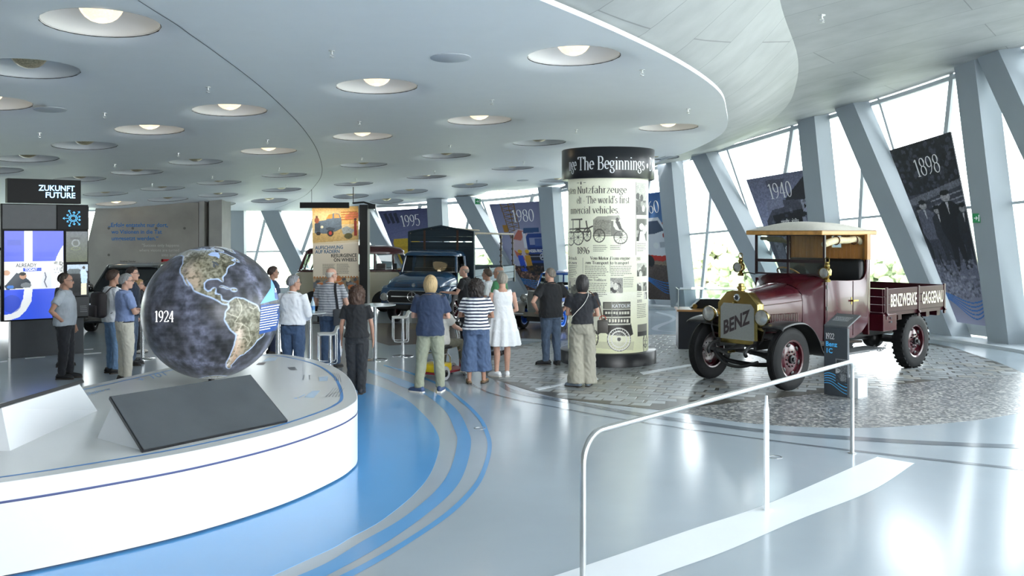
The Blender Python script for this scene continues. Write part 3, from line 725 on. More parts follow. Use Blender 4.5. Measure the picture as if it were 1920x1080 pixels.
# kerb at the foot of the windows
b = MB(); n = 60; ss = np.linspace(1, 13, n)
b.loft([[fac(s, 0, -.1), fac(s, 0, 1.05), fac(s, 0, 1.02)+Vector((0, 0, .06)), fac(s, 0, -.1)+Vector((0, 0, .06))] for s in ss])
tag(b.build('baseboard_window', mat('kerb_white', '#ccd4da', rough=.3, noise=.02), smooth=20), 'low pale plinth along the foot of the windows', 'plinth', kind='structure')
# concrete wall on the left with the quotation
m_wallc = mat('quote_wall_concrete', '#9b9790', rough=.6, noise=.14, nscale=1.1, bump=.06, bscale=10)
WY = 31.5
def wpt(px, py, Y=WY): return at(px, py, Y)
b = MB(); tl, tr = wpt(182, 380), wpt(372, 380); xl = wpt(160, 600).x
b.hull8([(xl-.4, WY, 0), (tr.x, WY, 0), (tr.x, WY, tr.z), (tl.x, WY, tl.z)], [(xl-.4, WY+.5, 0), (tr.x, WY+.5, 0), (tr.x, WY+.5, tr.z), (tl.x, WY+.5, tl.z)])
wall = tag(b.build('wall_left', m_wallc, smooth=0), 'concrete wall on the left carrying the blue quotation', 'wall', kind='structure')
b = MB(); x0, x1, x2 = wpt(373, 400).x, wpt(399, 400, 31.9).x, wpt(416, 400).x; zt = tr.z+.1
b.box(x0, x2, 31.9, 32.5, 0, zt); b.box(x0, x0+.18, 31.5, 31.9, 0, zt); b.box(x1, x2, 31.5, 31.9, 0, zt)
tag(b.build('wall_niche', mat('niche_concrete', '#a5a39e', rough=.6, noise=.1, nscale=2), smooth=0), 'concrete pier with a shallow recess beside the quotation wall', 'wall', kind='structure')
wf = lambda U, V, o=.004: np.stack([np.asarray(U), np.full_like(np.asarray(U, float), WY-o), np.asarray(V)], -1)
m_qb = mat('quote_blue', '#2f6fb4', rough=.5, noise=.02); m_qw = mat('quote_pale', '#c9c7c2', rough=.5, noise=.02); m_qk = mat('quote_black', '#2b2a29', rough=.5, noise=.02)
def wtext(nm, body, px0, px1, py, m, bold=.0, align='L', h=None):
    v, f = sans(body, bold); W = max(p[0] for p in v); a, c = wpt(px0, py), wpt(px1, py)
    sz = h or (c.x-a.x)/W
    put_text(nm, (v, f), wf, a.x if align == 'L' else c.x, a.z, sz, m, wall, sx=(c.x-a.x)/W/sz, align=align)
wtext('quotation_line', '\u201eErfolg entsteht nur dort,', 203, 315, 425.5, m_qb, .02)
wtext('quotation_line', 'wo Visionen in die Tat', 209, 303.5, 438, m_qb, .02)
wtext('quotation_line', 'umgesetzt werden.\u201c', 209, 297, 450.5, m_qb, .02)
wtext('translation_line', '"Success only happens', 266, 336, 462.5, m_qw)
wtext('translation_line', 'where visions are turned', 261, 336, 471.5, m_qw)
wtext('translation_line', 'into action."', 303, 342, 480.5, m_qw)
wtext('signature_line', 'Gottlieb Daimler', 225, 255, 491.5, m_qk, .01)
b = MB(); a, c = wpt(303, 486), wpt(340, 500); t = .07
for q in ((a.x, c.x, a.z-t, a.z), (a.x, a.x+t, c.z, a.z), (a.x, c.x, c.z, c.z+t)): b.box(q[0], q[1], WY-.03, WY-.002, q[2], q[3])
b.build('red_frame', mat('red_frame', '#c22f36', rough=.4, noise=.02), wall)
for px, py in ((204, 428), (249, 428), (293, 428), (346, 428), (204, 478), (224, 501), (262, 501), (286, 501)):   # formwork tie holes
    p = wpt(px, py); b = MB(); b.lathe([(.045, -.004), (.045, -.001), (.0001, -.001)], 1, (p.x, WY, p.z), 14); b.build('tie_hole', mat('tie_hole', '#6d6a65', rough=.9, noise=.1), wall)
# unseen walls added left of and behind the viewer to cut incoming light
b = MB(); b.box(-24.4, -24, 2, 27, 0, 5.2); b.hull8([(-24.4, 2, 0), (6, -9, 0), (6, -9.3, 0), (-24.4, 1.6, 0)], [(-24.4, 2, 6.4), (6, -9, 6.4), (6, -9.3, 6.4), (-24.4, 1.6, 6.4)])
tag(b.build('wall_added_unseen', m_wallc, smooth=0), 'added unseen concrete wall left of and behind the viewer, dimming the hall', 'wall', kind='structure')

# ---------------- outside: land and trees, haze and glare put into their pale colours
m_land = mat('far_meadow', '#a9b09a', rough=.9, noise=.3, nscale=.05)
rows = []
rt = random.Random(5)
for r_ in (44, 60, 80, 110, 150, 210, 300, 420):
    row = []
    for k in range(49):
        a = R(-20)+R(180)*k/48
        z = {44: -7, 60: -6, 80: -4, 110: -2.4, 150: -.9, 210: .6, 300: 3.5, 420: 6.5}[r_]+(rt.uniform(-.6, .6) if r_ < 200 else 1.2*math.sin(a*7)*(r_/300))
        row.append((r_*math.cos(a), 6+r_*math.sin(a), z))
    rows.append(row)
b = MB(); b.grid(rows)
tag(b.build('hillside', m_land, smooth=180), 'green hillside beyond the windows, haze painted into its pale colour', 'hill', kind='structure')
m_leaf = [mat('hazed_leaf_%s' % n, c, rough=.8, noise=.45, nscale=1.1) for n, c in (('pale', '#a8b08e'), ('mid', '#8f9c78'), ('yellow', '#b4b896'))]
m_trunk = mat('tree_trunk', '#7a6a58', rough=.9, noise=.2)
crowns = []
for k in range(3):
    bm = bmesh.new(); rr = random.Random(20+k)
    for j in range(150):
        a, h = rr.uniform(0, 2*PI), rr.uniform(-.5, 1); q = math.sqrt(max(0, 1-h*h))*rr.uniform(.2, 1.0)
        M = Matrix.Translation((q*math.cos(a), q*math.sin(a), h*.8))@Matrix.Diagonal((rr.uniform(.09, .2),)*3+(1,))
        bmesh.ops.create_icosphere(bm, subdivisions=2, radius=1, matrix=M)
    for v in bm.verts: v.co += Vector((rr.uniform(-1, 1), rr.uniform(-1, 1), rr.uniform(-1, 1)))*.028
    me = bpy.data.meshes.new('crown'); bm.to_mesh(me); bm.free(); me.materials.append(m_leaf[k]); crowns.append(me)
b = MB(); b.tube([(0, 0, -2.6), (.05, 0, -1.2), (0, 0, .2)], [.14, .1, .06], 8); trunk_me = b.build('trunk', m_trunk); tme = trunk_me.data; bpy.data.objects.remove(trunk_me)
for i in range(30):
    az = R(34+i*2.6); r_ = (52, 68, 92)[i % 3]+rt.uniform(-2, 2)
    s_ = rt.uniform(2.2, 2.8)*(1+.2*(i % 3)); top = (1.2, 1.9, 2.6)[i % 3]+rt.uniform(-.7, .5)-(1.6 if i > 22 else 0)
    e = empty('tree', (r_*math.cos(az), r_*math.sin(az), top-s_*1.1), rt.uniform(0, 6), 'leafy tree outside the windows, haze painted into its pale green', 'tree', 'trees beyond the windows'); e.scale = (s_, s_, s_*.95)
    o = bpy.data.objects.new('crown', crowns[i % 3]); COL.objects.link(o); o.parent = e
    o = bpy.data.objects.new('trunk', tme); COL.objects.link(o); o.parent = e
# ================================================================ GLOBE TABLE, COLUMN, RAIL, STANDS
m_white = mat('white_lacquer', '#d3d7db', rough=.32, noise=.01, nscale=2)
m_wtop = mat('white_table_top', '#dcdedd', rough=.22, noise=.01, nscale=2)
m_black = mat('black_satin', '#15171b', rough=.35, noise=.05)
m_dgrey = mat('dark_grey_panel', '#3a3e43', rough=.5, noise=.04)
m_steel = mat('polished_steel', '#c9ccce', rough=.16, metal=1, noise=.03, nscale=30)
m_groove = mat('groove_blue', '#3f4a78', rough=.5, noise=.02)
m_printb = mat('print_blue', '#7fb0dd', rough=.4, noise=.02); m_printk = mat('print_grey', '#6b7076', rough=.4, noise=.02)
TH = .68
to = [(-3.61, 6.59), (-2.88, 7.22), (-2.44, 7.72), (-2.05, 8.33), (-1.79, 8.95), (-1.65, 9.5), (-1.67, 10.09), (-2.02, 11.47), (-2.51, 12.6), (-3.13, 13.38), (-3.56, 13.56), (-4.0, 13.25), (-4.47, 12.2), (-4.95, 10.6), (-5.6, 8.8), (-5.9, 7.2), (-5.5, 6.1), (-4.5, 6.05)]
tc_ = Vector((-3.7, 9.8, 0))
T0 = cr([(x, y, 0) for x, y in to], 8, closed=True)
def offs(P, d):
    n = len(P); out = []
    for i, p in enumerate(P):
        t = (P[(i+1) % n]-P[i-1]).normalized(); out.append(p+Vector((-t.y, t.x, 0))*d)
    return out
tb = empty('globe_table', tc_, 0, 'large white curved table carrying the globe', 'table')
def ring_at(d, z): return [Vector((p.x, p.y, z))-tc_ for p in offs(T0, d)]
b = MB(); b.loft([ring_at(.04, 0), ring_at(.04, .02)], cap=False); b.build('shadow_gap', m_black, tb)
b = MB(); b.loft([ring_at(.06, .02), ring_at(.0, .02), ring_at(0, .53)], cap=False); b.build('skirt', m_white, tb)
b = MB(); b.loft([ring_at(0, .53), ring_at(.008, .532), ring_at(.008, .546), ring_at(0, .548)], cap=False); b.build('groove', m_groove, tb)
b = MB(); b.loft([ring_at(0, .548), ring_at(0, .672), ring_at(.003, .678), ring_at(.01, TH)], cap=False); b.build('edge_band', m_white, tb)
b = MB(); rg = ring_at(.01, TH); b.add(rg, mgeo.tessellate_polygon([rg])); b.build('table_top', m_wtop, tb, smooth=0)
wv = [.014+.022*max(0, math.sin(math.atan2(p.y-9.8, p.x+3.7)*.9+.6))**2 for p in T0]
b = MB(); b.loft([[p+Vector((0, 0, TH+.001))-tc_ for p in offs(T0, .15)], [p+Vector((0, 0, TH+.001))-tc_ for p in offs(T0, .185)]], cap=False); b.build('blue_line', mat('print_line_blue', '#4f8fd0', rough=.35, noise=.02), tb, smooth=0)
def ttop(px, py): return gnd(px, py, TH+.0015)-tc_
def tdecal(nm, quads, m):
    b = MB()
    for q in quads: b.add([ttop(*p) for p in q], [tuple(range(len(q)))])
    b.build(nm, m, tb, smooth=0)
tdecal('printed_note', [((623+4*k, 698+k), (627+4*k, 704+2*k), (628+4*k, 713+k), (627+4*k-.8, 713+k), (626+4*k, 704+2*k), (622+4*k, 698+k)) for k in range(4)], m_printk)
tdecal('printed_note', [((612+6*k, 744), (620+5*k, 735), (626+5*k, 727), (625+5*k, 727), (619+5*k, 735), (610+6*k, 744)) for k in range(5)], m_printk)
tdecal('printed_note', [((567+2.5*k, 712-.2*k), (569+2.5*k, 712), (571+2*k, 703), (569+2*k, 703)) for k in (0, 5)], m_printk)
tdecal('printed_block', [((597, 707), (615, 705), (614, 714), (599, 715))], mat('print_blue_pale', '#bfd4e8', rough=.4, noise=.02))
tdecal('printed_block', [((570, 745), (585, 733), (601, 732), (588, 746))], mat('print_blue_pale', '#bfd4e8'))
tdecal('printed_arrow', [((549, 747), (556, 745.5), (558, 747.5)), ((560, 745), (572, 739), (572.5, 739.5), (560.5, 746))], m_printb)
tdecal('printed_note', [((538+3*k, 688), (544+3*k, 694), (546+3*k, 694), (541+3*k, 688)) for k in range(5)], m_printk)
tdecal('printed_panel', [((502, 671), (522, 669), (516, 676), (492, 678))], mat('print_blue_pale', '#bfd4e8'))
tdecal('printed_picture', [((485, 680), (500, 679), (494, 684), (480, 684))], mat('print_dark', '#6a5f63', rough=.4, noise=.2))
u0, u1, u2 = ttop(262, 716), ttop(318, 702), ttop(250, 706)
fx, fy = (u1-u0), (u2-u0)
put_text('printed_number', sans('+ 101', .0), lambda U, V, o=0: np.array([tuple(u0+fx*float(a)+fy*float(c)) for a, c in zip(U, V)]), 0, 0, .42, m_printb, tb, asp=2.2)
put_text('printed_heading', sans('Elektro', .0), lambda U, V, o=0: np.array([tuple(ttop(160, 742)+fx*float(a)*1.0+fy*float(c)) for a, c in zip(U, V)]), 0, 0, .24, m_printb, tb, asp=2.)

# ---- two tilted screens on the table
m_screen = mat('dark_screen_glass', '#4b4f52', rough=.12, noise=.1, nscale=2.2, spec=.6)
def console(P, q0, q1, label):
    """P: four screen corners (front left, front right, back right, back left), q0,q1: foot of the back"""
    e = empty('touchscreen_console', P[0], 0, label, 'console', 'tilted screens on the globe table'); o = Vector(P[0])
    L = [Vector(p)-o for p in P]; n = (L[1]-L[0]).cross(L[3]-L[0]).normalized()
    g0, g1 = Vector(q0)-o, Vector(q1)-o
    ins = .05
    def inn(i, k): return L[i]+(sum(L, Vector())/4-L[i]).normalized()*k-n*.03
    s = [inn(i, ins) for i in range(4)]
    f0, f1 = Vector((s[0].x, s[0].y, TH-o.z)), Vector((s[1].x, s[1].y, TH-o.z))
    b = MB(); b.add([s[0], s[1], s[2], s[3], f0, f1, g1, g0], [(0, 1, 2, 3), (0, 4, 5, 1), (1, 5, 6, 2), (2, 6, 7, 3), (3, 7, 4, 0), (4, 7, 6, 5)]); b.build('housing', m_white, e, smooth=0)
    b = MB(); b.hull8([p-n*.03 for p in L], L); b.build('bezel', m_black, e, smooth=0, bevel=.004)
    c = sum(L, Vector())/4
    b = MB(); b.add([c+(p-c)*.985+n*.001 for p in L], [(0, 1, 2, 3)]); b.build('screen', m_screen, e, smooth=0)
Z0, Z1 = .70, 1.05
console([gnd(268, 845, Z0), gnd(540, 788, Z0), gnd(470, 702, Z1), gnd(205, 743, Z1)], gnd(182, 822, TH), gnd(440, 735, TH), 'tilted dark touchscreen in front of the globe')
console([(-4.95, 9.0, Z0), (-4.8, 7.45, Z0), (-4.17, 7.6, Z1), (-4.07, 8.86, Z1)], (-4.11, 9.25, TH), (-4.06, 7.55, TH), 'touchscreen turned away, white back seen at the left frame edge')

# ---- globe
GC, GR = Vector((-3.53, 10.96, 1.51)), .775
GM = np.array([[0.943, -0.3299, -0.0433], [0.3317, 0.9424, 0.0443], [0.0262, -0.0562, 0.9981]])
CN = {
 'na': [(-168, 66), (-156, 71), (-130, 70), (-115, 68), (-95, 69), (-82, 69), (-82, 63), (-94, 60), (-92, 57), (-82, 55), (-79, 52), (-77, 56), (-77, 62), (-70, 61), (-65, 59), (-60, 55), (-56, 52), (-65, 49.5), (-60, 47), (-65, 44), (-70, 43), (-74, 40), (-76, 35), (-81, 31), (-80, 25.5), (-82.5, 28), (-84, 30), (-89, 30), (-94, 29.5), (-97.5, 26), (-97, 21), (-94, 18), (-91, 18.7), (-90, 21), (-87, 21.3), (-88.5, 16), (-83.5, 15), (-83.5, 10.5), (-79.5, 9.5), (-77.3, 8.5), (-80, 7.3), (-83, 8.3), (-86, 11), (-92, 14.3), (-96, 15.7), (-105, 20), (-107, 24), (-112.5, 30), (-114.5, 31.5), (-111, 26), (-109.5, 23), (-112.5, 26), (-115.5, 30), (-118, 34), (-122, 37), (-124.3, 42), (-124.5, 48), (-130, 54), (-135, 58.5), (-145, 60.3), (-152, 59), (-163, 55), (-158, 58.5), (-166, 61), (-162, 64)],
 'sa': [(-77.3, 8.5), (-72, 12), (-64, 10.6), (-60, 8), (-51, 4), (-50, 0), (-40, -3), (-35, -6), (-37, -12), (-39, -17), (-41, -22), (-48, -25.5), (-49, -29), (-54, -34.5), (-57, -36.5), (-57.5, -38.3), (-62, -39), (-65, -43), (-66, -46), (-68.5, -51), (-65.5, -55), (-70, -55), (-74, -52), (-75.5, -46), (-73.5, -40), (-73, -36.5), (-71.5, -30), (-70.4, -18.5), (-76, -14), (-79.5, -8), (-81.3, -5), (-80, -2.5), (-80, 1), (-77, 4)],
 'gl': [(-72, 78), (-60, 82), (-30, 83.5), (-18, 80), (-20, 73), (-25, 70), (-40, 65), (-44, 60), (-50, 62), (-53, 68), (-57, 75)],
 'cu': [(-84.8, 22), (-82, 23.1), (-77, 20.8), (-74.3, 20.1), (-77.5, 19.9), (-81, 21.8)], 'hi': [(-74.3, 19.8), (-70, 19.7), (-68.5, 18.5), (-71.5, 17.8), (-74, 18.4)],
 'bf': [(-90, 72), (-80, 73.5), (-68, 69), (-62, 66.5), (-66, 63), (-72, 65), (-78, 69)], 'el': [(-90, 77), (-92, 81), (-70, 83), (-64, 81), (-80, 76)], 'vi': [(-117, 70), (-105, 73), (-102, 69), (-115, 69)], 'bk': [(-125, 72), (-120, 76), (-113, 73)], 'nf': [(-59, 47.8), (-55.5, 51.3), (-53, 47)],
 'af': [(-17, 15), (-10, 30), (-6, 35.5), (10, 37), (30, 31), (43, 12), (51, 11), (40, -5), (40, -16), (33, -28), (19, -34.5), (12, -16), (9, 0), (5, 5), (-8, 5)],
 'eu': [(-9, 38), (-9, 43), (-1, 44), (-4, 48), (5, 53), (9, 57), (5, 60), (15, 69), (28, 71), (60, 68), (60, 40), (28, 38), (15, 38), (3, 42)], 'as': [(60, 40), (60, 68), (100, 76), (140, 72), (180, 68), (160, 60), (140, 53), (122, 40), (120, 25), (105, 10), (95, 20), (80, 8), (72, 20), (55, 25), (40, 38)], 'au': [(114, -22), (131, -12), (142, -11), (153, -26), (146, -38), (130, -32), (115, -34)],
}
cvs = Canvas(760, 380, '#4d4f58')
lon, lat = cvs.X*360-180, cvs.Y*180-90
land = np.zeros_like(lon, bool); amer = np.zeros_like(land)
def llpoly(P): return cvs.inpoly([((a+180)/360, (l+90)/180) for a, l in P])
for k, P in CN.items():
    mk = llpoly(P); land |= mk
ant = lat < -72+4*np.sin(np.radians(lon*3)); land |= ant
def blur(a, n):
    a = a.astype(float)
    for _ in range(n):
        a = (a+np.roll(a, 1, 0)+np.roll(a, -1, 0)+np.roll(a, 1, 1)+np.roll(a, -1, 1))/5
    return a
def nz(sx, sy, seed):
    r_ = np.random.RandomState(seed); g = r_.rand(cvs.h//sy+3, cvs.w//sx+3); g = np.kron(g, np.ones((sy, sx)))[:cvs.h, :cvs.w]
    return blur(g, max(sx, sy))
shelf = blur(land, 16)
n1, n2, n3 = nz(12, 9, 1), nz(2, 2, 2), nz(60, 30, 3)
n4 = nz(5, 4, 7); n2 = np.clip(.5+(n2-.5)*1.6+(n4-.5)*1.2, 0, 1)
sea = np.array(hexc('#3c3e46'))+(n1-.5)[..., None]*np.array([.20, .20, .24])+(n2-.5)[..., None]*.045
ridge = np.exp(-((lon+38+12*np.sin(np.radians(lat*3)))/6)**2)*.16+np.exp(-((lon+108+6*np.sin(np.radians(lat*4)))/9)**2)*.13+np.exp(-((lon+140)/14)**2)*.06+np.exp(-((lat+42+.2*(lon+120))/4)**2)*.10
sea += ridge[..., None]*np.array([.9, .95, 1.2])*(n2*.5+.7)[..., None]
sm = np.clip((shelf-.10)/.16, 0, 1)[..., None]*(lon < -30)[..., None]
sea = sea*(1-sm)+np.array(hexc('#a9bfe6'))*sm
lc = np.array(hexc('#6c6a5a'))+(n2-.5)[..., None]*.24+(n1-.5)[..., None]*.2
def blob(la, lo, rla, rlo, c, k=1.):
    q = np.exp(-((lat-la)/rla)**2-((lon-lo)/rlo)**2)[..., None]*k*np.clip(.3+1.4*n2, 0, 1)[..., None]
    lc[:] = lc*(1-q)+np.array(hexc(c))*q
blob(40, -114, 9, 9, '#c9b9ab', .95); blob(31, -108, 8, 8, '#b9a592'); blob(26, -104, 6, 4, '#b3a18d'); blob(47, -100, 8, 10, '#8f8b76', .6)
blob(-30, -68, 14, 3.5, '#cdb5a3'); blob(-18, -69, 7, 4, '#d9c8bd', .95); blob(-42, -69, 12, 5, '#b3927a', .9); blob(-8, -41, 7, 5, '#b89c80', .9); blob(-33, -62, 8, 4, '#a4907a', .7); blob(-48, -73, 9, 2, '#efe9e6', .9)
blob(70, -95, 7, 40, '#c7d6e6', .8); blob(72, -45, 14, 20, '#dfe8f0', 1); blob(58, -130, 8, 6, '#dcdcdc', .8); blob(63, -150, 8, 14, '#b9c2c6', .8); blob(-80, 0, 10, 400, '#e6ebf2', 1); blob(24, 10, 10, 30, '#c9b48c')
rock = np.exp(-((lon+117-.35*(lat-40))/3.5)**2)*((lat > 32) & (lat < 60)); lc[:] = lc*(1-.4*rock[..., None]*n2[..., None])
lm = np.clip(blur(land, 1)*1.0, 0, 1)[..., None]
cvs.a = sea*(1-lm)+lc*lm
coast = np.clip(1-np.abs(blur(land, 2)-.42)/.22, 0, 1)[..., None]*.42
cvs.a = cvs.a*(1-coast)+np.array(hexc('#e4e6ee'))*coast
hud = llpoly([(-94, 59), (-92, 57), (-82, 55), (-79, 52), (-77, 56), (-77, 62), (-82, 63), (-88, 63)]); cvs.put(hud, '#a4bce6')
cvs.line([((a+180)/360, (l+90)/180) for a, l in ((-88, 48), (-85, 46.5), (-83, 44))], .004, '#4b525c'); cvs.line([((a+180)/360, (l+90)/180) for a, l in ((-87, 45), (-87, 42))], .003, '#4b525c')
for P in ([(-70, 12), (-67, 6), (-67, 1), (-70, -4), (-73, -8), (-66, -10), (-60, -14), (-58, -20), (-55, -25), (-57, -30)], [(-79, 0), (-75, -2), (-70, -4)], [(-69.5, -18), (-67, -23), (-68, -30), (-70, -38), (-71.5, -46), (-69, -52)], [(-60, 8), (-60, 4), (-56, 2), (-51, 4)], [(-66, -10), (-69, -14), (-69.5, -18)], [(-67, -22), (-62, -22), (-58, -26)]):
    cvs.line([((a+180)/360, (l+90)/180) for a, l in P], .0012, '#c9c4b2', .6, asp=.5)
cvs.a += (.025*np.sin(cvs.Y*PI*46)**8)[..., None]
np.clip(cvs.a, 0, 1, out=cvs.a)
gl = empty('earth_globe', (GC.x, GC.y, TH), 0, 'big dark globe showing the Americas above the white table', 'globe')
go = np.array((0, 0, GC.z-TH))
def gfn(U, V):
    lo, la = np.radians(U*360-180), np.radians(V*180-90)
    g = np.stack([np.cos(la)*np.cos(lo), np.cos(la)*np.sin(lo), np.sin(la)], -1)
    return g@GM.T*GR+go
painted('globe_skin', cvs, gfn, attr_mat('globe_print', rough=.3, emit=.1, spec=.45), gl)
b = MB(); b.lathe([(.035, 0), (.035, .09)], 2, (0, 0, 0), 16); b.lathe([(.09, .0), (.09, .012), (.035, .016)], 2, (0, 0, 0), 20); b.build('globe_post', m_black, gl)
def sph(px, py, off):
    d = Vector(((px-960)/FPX, 1, -(py-HOR)/FPX)).normalized(); oc = Vector((0, 0, EYE))-GC
    bq = oc.dot(d); c = oc.dot(oc)-(GR+off)**2; q = max(bq*bq-c, 0); P_ = oc+d*(-bq-math.sqrt(q)); return P_*((GR+off)/P_.length)+Vector(go)
gt = lambda U, V, o=.003: np.array([tuple(sph(float(a), float(c), o)) for a, c in zip(U, V)])
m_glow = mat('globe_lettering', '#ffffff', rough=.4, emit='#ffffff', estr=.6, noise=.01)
put_text('globe_year', serif('1924', .13, .05), gt, 290, 603.5, 20.5, m_glow, gl, sx=.92, asp=-1)
def gpanel(nm, pts, m, off):
    b = MB(); n = 14   # bilinear patch over the sphere
    a, c, d, e = pts; rows = []
    for i in range(n+1):
        v = i/n; l = (a[0]+(e[0]-a[0])*v, a[1]+(e[1]-a[1])*v); r_ = (c[0]+(d[0]-c[0])*v, c[1]+(d[1]-c[1])*v)
        rows.append([sph(l[0]+(r_[0]-l[0])*k/n, l[1]+(r_[1]-l[1])*k/n, off) for k in range(n+1)])
    b.grid(rows); b.build(nm, m, gl, smooth=180)
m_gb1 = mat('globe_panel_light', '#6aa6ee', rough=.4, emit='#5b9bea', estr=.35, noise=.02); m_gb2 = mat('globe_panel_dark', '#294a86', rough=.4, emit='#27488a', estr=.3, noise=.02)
gpanel('info_panel', [(488, 570), (527, 560), (515, 528), (508, 540)], m_gb1, .002)
gpanel('info_panel', [(508, 540), (515, 528), (510, 514), (508.5, 514)], m_gb1, .002)
gpanel('info_panel', [(486, 627), (522, 618), (529, 569), (489, 572)], m_gb2, .0025)
gpanel('info_panel', [(516, 560), (527, 563), (524.5, 540), (514, 540)], m_gb2, .004)
put_text('info_year', serif('1915', .14, .06), gt, 515, 548, 8, m_glow, gl, sx=.62, asp=-1, off=.006)
V_, F_ = para(490, 525, 577, 10, -4.6, 1.5, 4)
b_off = -.0
V_ = [(p[0]-(p[1]-577)*.08, p[1]-(p[0]-490)*.18, 0) for p in V_]
put_text('info_copy', (V_, F_), gt, 0, 0, 1, m_glow, gl, off=.006)

# ---- advertising column
CX, CY, CR = 1.82, 17.7, .755
col = empty('advertising_column', (CX, CY, 0), 0, 'round cream advertising column with a black cap reading The Beginnings', 'column')
th0 = math.atan2(-CY, -CX)
b = MB(); b.lathe([(.0001, .0), (.905, .0), (.905, .232), (.895, .242), (.0001, .242)], 2, (0, 0, 0), 64); b.build('base', m_black, col, smooth=50)
b = MB(); b.lathe([(CR-.004, .24), (CR-.004, 3.45)], 2, (0, 0, 0), 64, cap=False); b.build('shaft', mat('column_cream', '#dfe2c8', rough=.4, noise=.03), col, smooth=180)
b = MB(); b.lathe([(CR-.02, 3.43), (.87, 3.43), (.875, 3.44), (.875, 3.985), (.865, 3.995), (.0001, 3.995)], 2, (0, 0, 0), 64); b.build('cap', mat('column_cap_black', '#14171c', rough=.28, noise=.04), col, smooth=50)
def cfn(rad):
    def fn(U, V, o=.004):
        U = np.asarray(U, float); a = th0+U/rad
        return np.stack([(rad+o)*np.cos(a), (rad+o)*np.sin(a), np.asarray(V, float)], -1)
    return fn
def cu(px, rad=CR):
    return rad*math.asin(max(-1, min(1, (px-1140)*(CY-.3)/FPX/rad)))
def cz(px, py, rad=CR):
    ph = cu(px, rad)/rad; return EYE-(py-HOR)*(CY-rad*math.cos(ph))/FPX
U0, U1, ZB, ZT = -1.16, 1.16, .242, 3.43
cc = Canvas(330, 380, '#e9ecd6')
def cp(px, py): return ((cu(px)-U0)/(U1-U0), (cz(px, py)-ZB)/(ZT-ZB))
def crect(x0, y0, x1, y1, c, al=1.):
    a, d = cp(x0, y0), cp(x1, y1); cc.rect(min(a[0], d[0]), min(a[1], d[1]), max(a[0], d[0]), max(a[1], d[1]), c, al)
def cline(pts, t, c, al=1.): cc.line([cp(*p) for p in pts], t, c, al, asp=(ZT-ZB)/(U1-U0))
def cell(x, y, rx, ry, c, al=1.):
    a, d, e = cp(x, y), cp(x+rx, y), cp(x, y-ry); cc.ell(a[0], a[1], abs(d[0]-a[0]), abs(e[1]-a[1]), c, al)
def cwheel(x, y, rx, ry, c='#4a4a44', sp=10, t=.0028):
    pts = [(x+rx*math.cos(2*PI*k/28), y+ry*math.sin(2*PI*k/28)) for k in range(29)]; cline(pts, t*1.5, c)
    for k in range(sp): a = 2*PI*k/sp; cline([(x, y), (x+rx*math.cos(a), y+ry*math.sin(a))], t*.6, c, .75)
    cell(x, y, rx*.16, ry*.16, c)
cc.grad('#e2e4bd', '#eef0e0', 0, .35)
# parcel van
crect(1113, 412, 1146, 440, '#8d8d82'); cc.speckle(cc.inpoly([cp(1113, 440), cp(1146, 440), cp(1146, 412), cp(1113, 412)]), .15, 2)
cc.poly([cp(1113, 412), cp(1120, 406), cp(1160, 404), cp(1163, 412), cp(1146, 412)], '#a3a397'); crect(1146, 414, 1150, 442, '#77776e')
cc.poly([cp(1150, 442), cp(1150, 424), cp(1154, 430), cp(1166, 436), cp(1168, 442)], '#6e6e66'); cell(1157, 412, 3, 4, '#3e3d38'); cc.poly([cp(1153, 415), cp(1161, 415), cp(1165, 428), cp(1171, 434), cp(1160, 430)], '#3b3a36')
cwheel(1124, 442, 10, 12); cwheel(1163, 445, 12, 12); crect(1112, 441, 1165, 443, '#55554d')
# chassis sketch at the left
cwheel(1071, 447, 7, 13); cwheel(1085, 445, 10, 14); cwheel(1102, 440, 7, 12)
for q in (((1068, 430), (1105, 428)), ((1075, 413), (1075, 432)), ((1088, 412), (1088, 432)), ((1072, 412), (1092, 411)), ((1100, 415), (1104, 436)), ((1104, 428), (1112, 424)), ((1070, 436), (1106, 434))): cline(q, .006, '#4c4b45')
# strip of photographs on the right
def photo(x0, y0, x1, y1, seed, sky='#b9bab0', gr='#4a4a47'):
    crect(x0, y0, x1, y1, '#7d7d78'); a, d = cp(x0, y0), cp(x1, y1); m = (cc.X >= a[0]) & (cc.X <= d[0]) & (cc.Y <= a[1]) & (cc.Y >= d[1]); hm = d[1]+(a[1]-d[1])*.45
    cc.put(m & (cc.Y > hm), sky); cc.put(m & (cc.Y <= hm), gr); r_ = random.Random(seed)
    for k in range(10): q = (a[0]+(d[0]-a[0])*r_.random(), d[1]+(a[1]-d[1])*(.15+.5*r_.random())); mm = m & (((cc.X-q[0])/.022)**2+((cc.Y-q[1])/.02)**2 < 1); cc.put(mm, r_.choice(['#2f2f2d', '#8b8b84', '#d0d0c6', '#55554f']))
    cc.speckle(m, .2)
photo(1191, 342, 1212, 404, 1, '#a9aaa0'); photo(1192, 410, 1212, 452, 2, '#55554f', '#2f2f2d'); photo(1193, 493, 1212, 517, 3); photo(1193, 530, 1203, 545, 4); photo(1204, 529, 1212, 545, 5); photo(1206, 547, 1212, 560, 6)
photo(1144, 521, 1167, 549, 7, '#8f8f88', '#b5b5a8'); photo(1066, 520, 1085, 558, 8, '#c3c3b2', '#55554f')
cell(1202, 425, 4, 6, '#d6d6cc'); cc.poly([cp(1197, 452), cp(1199, 434), cp(1206, 434), cp(1210, 452)], '#e2e2da')
cline([(1191, 342), (1191, 478)], .0022, '#77776c'); cline([(1094, 484), (1094, 512)], .0018, '#77776c'); cline([(1144, 484), (1144, 512)], .0018, '#77776c')
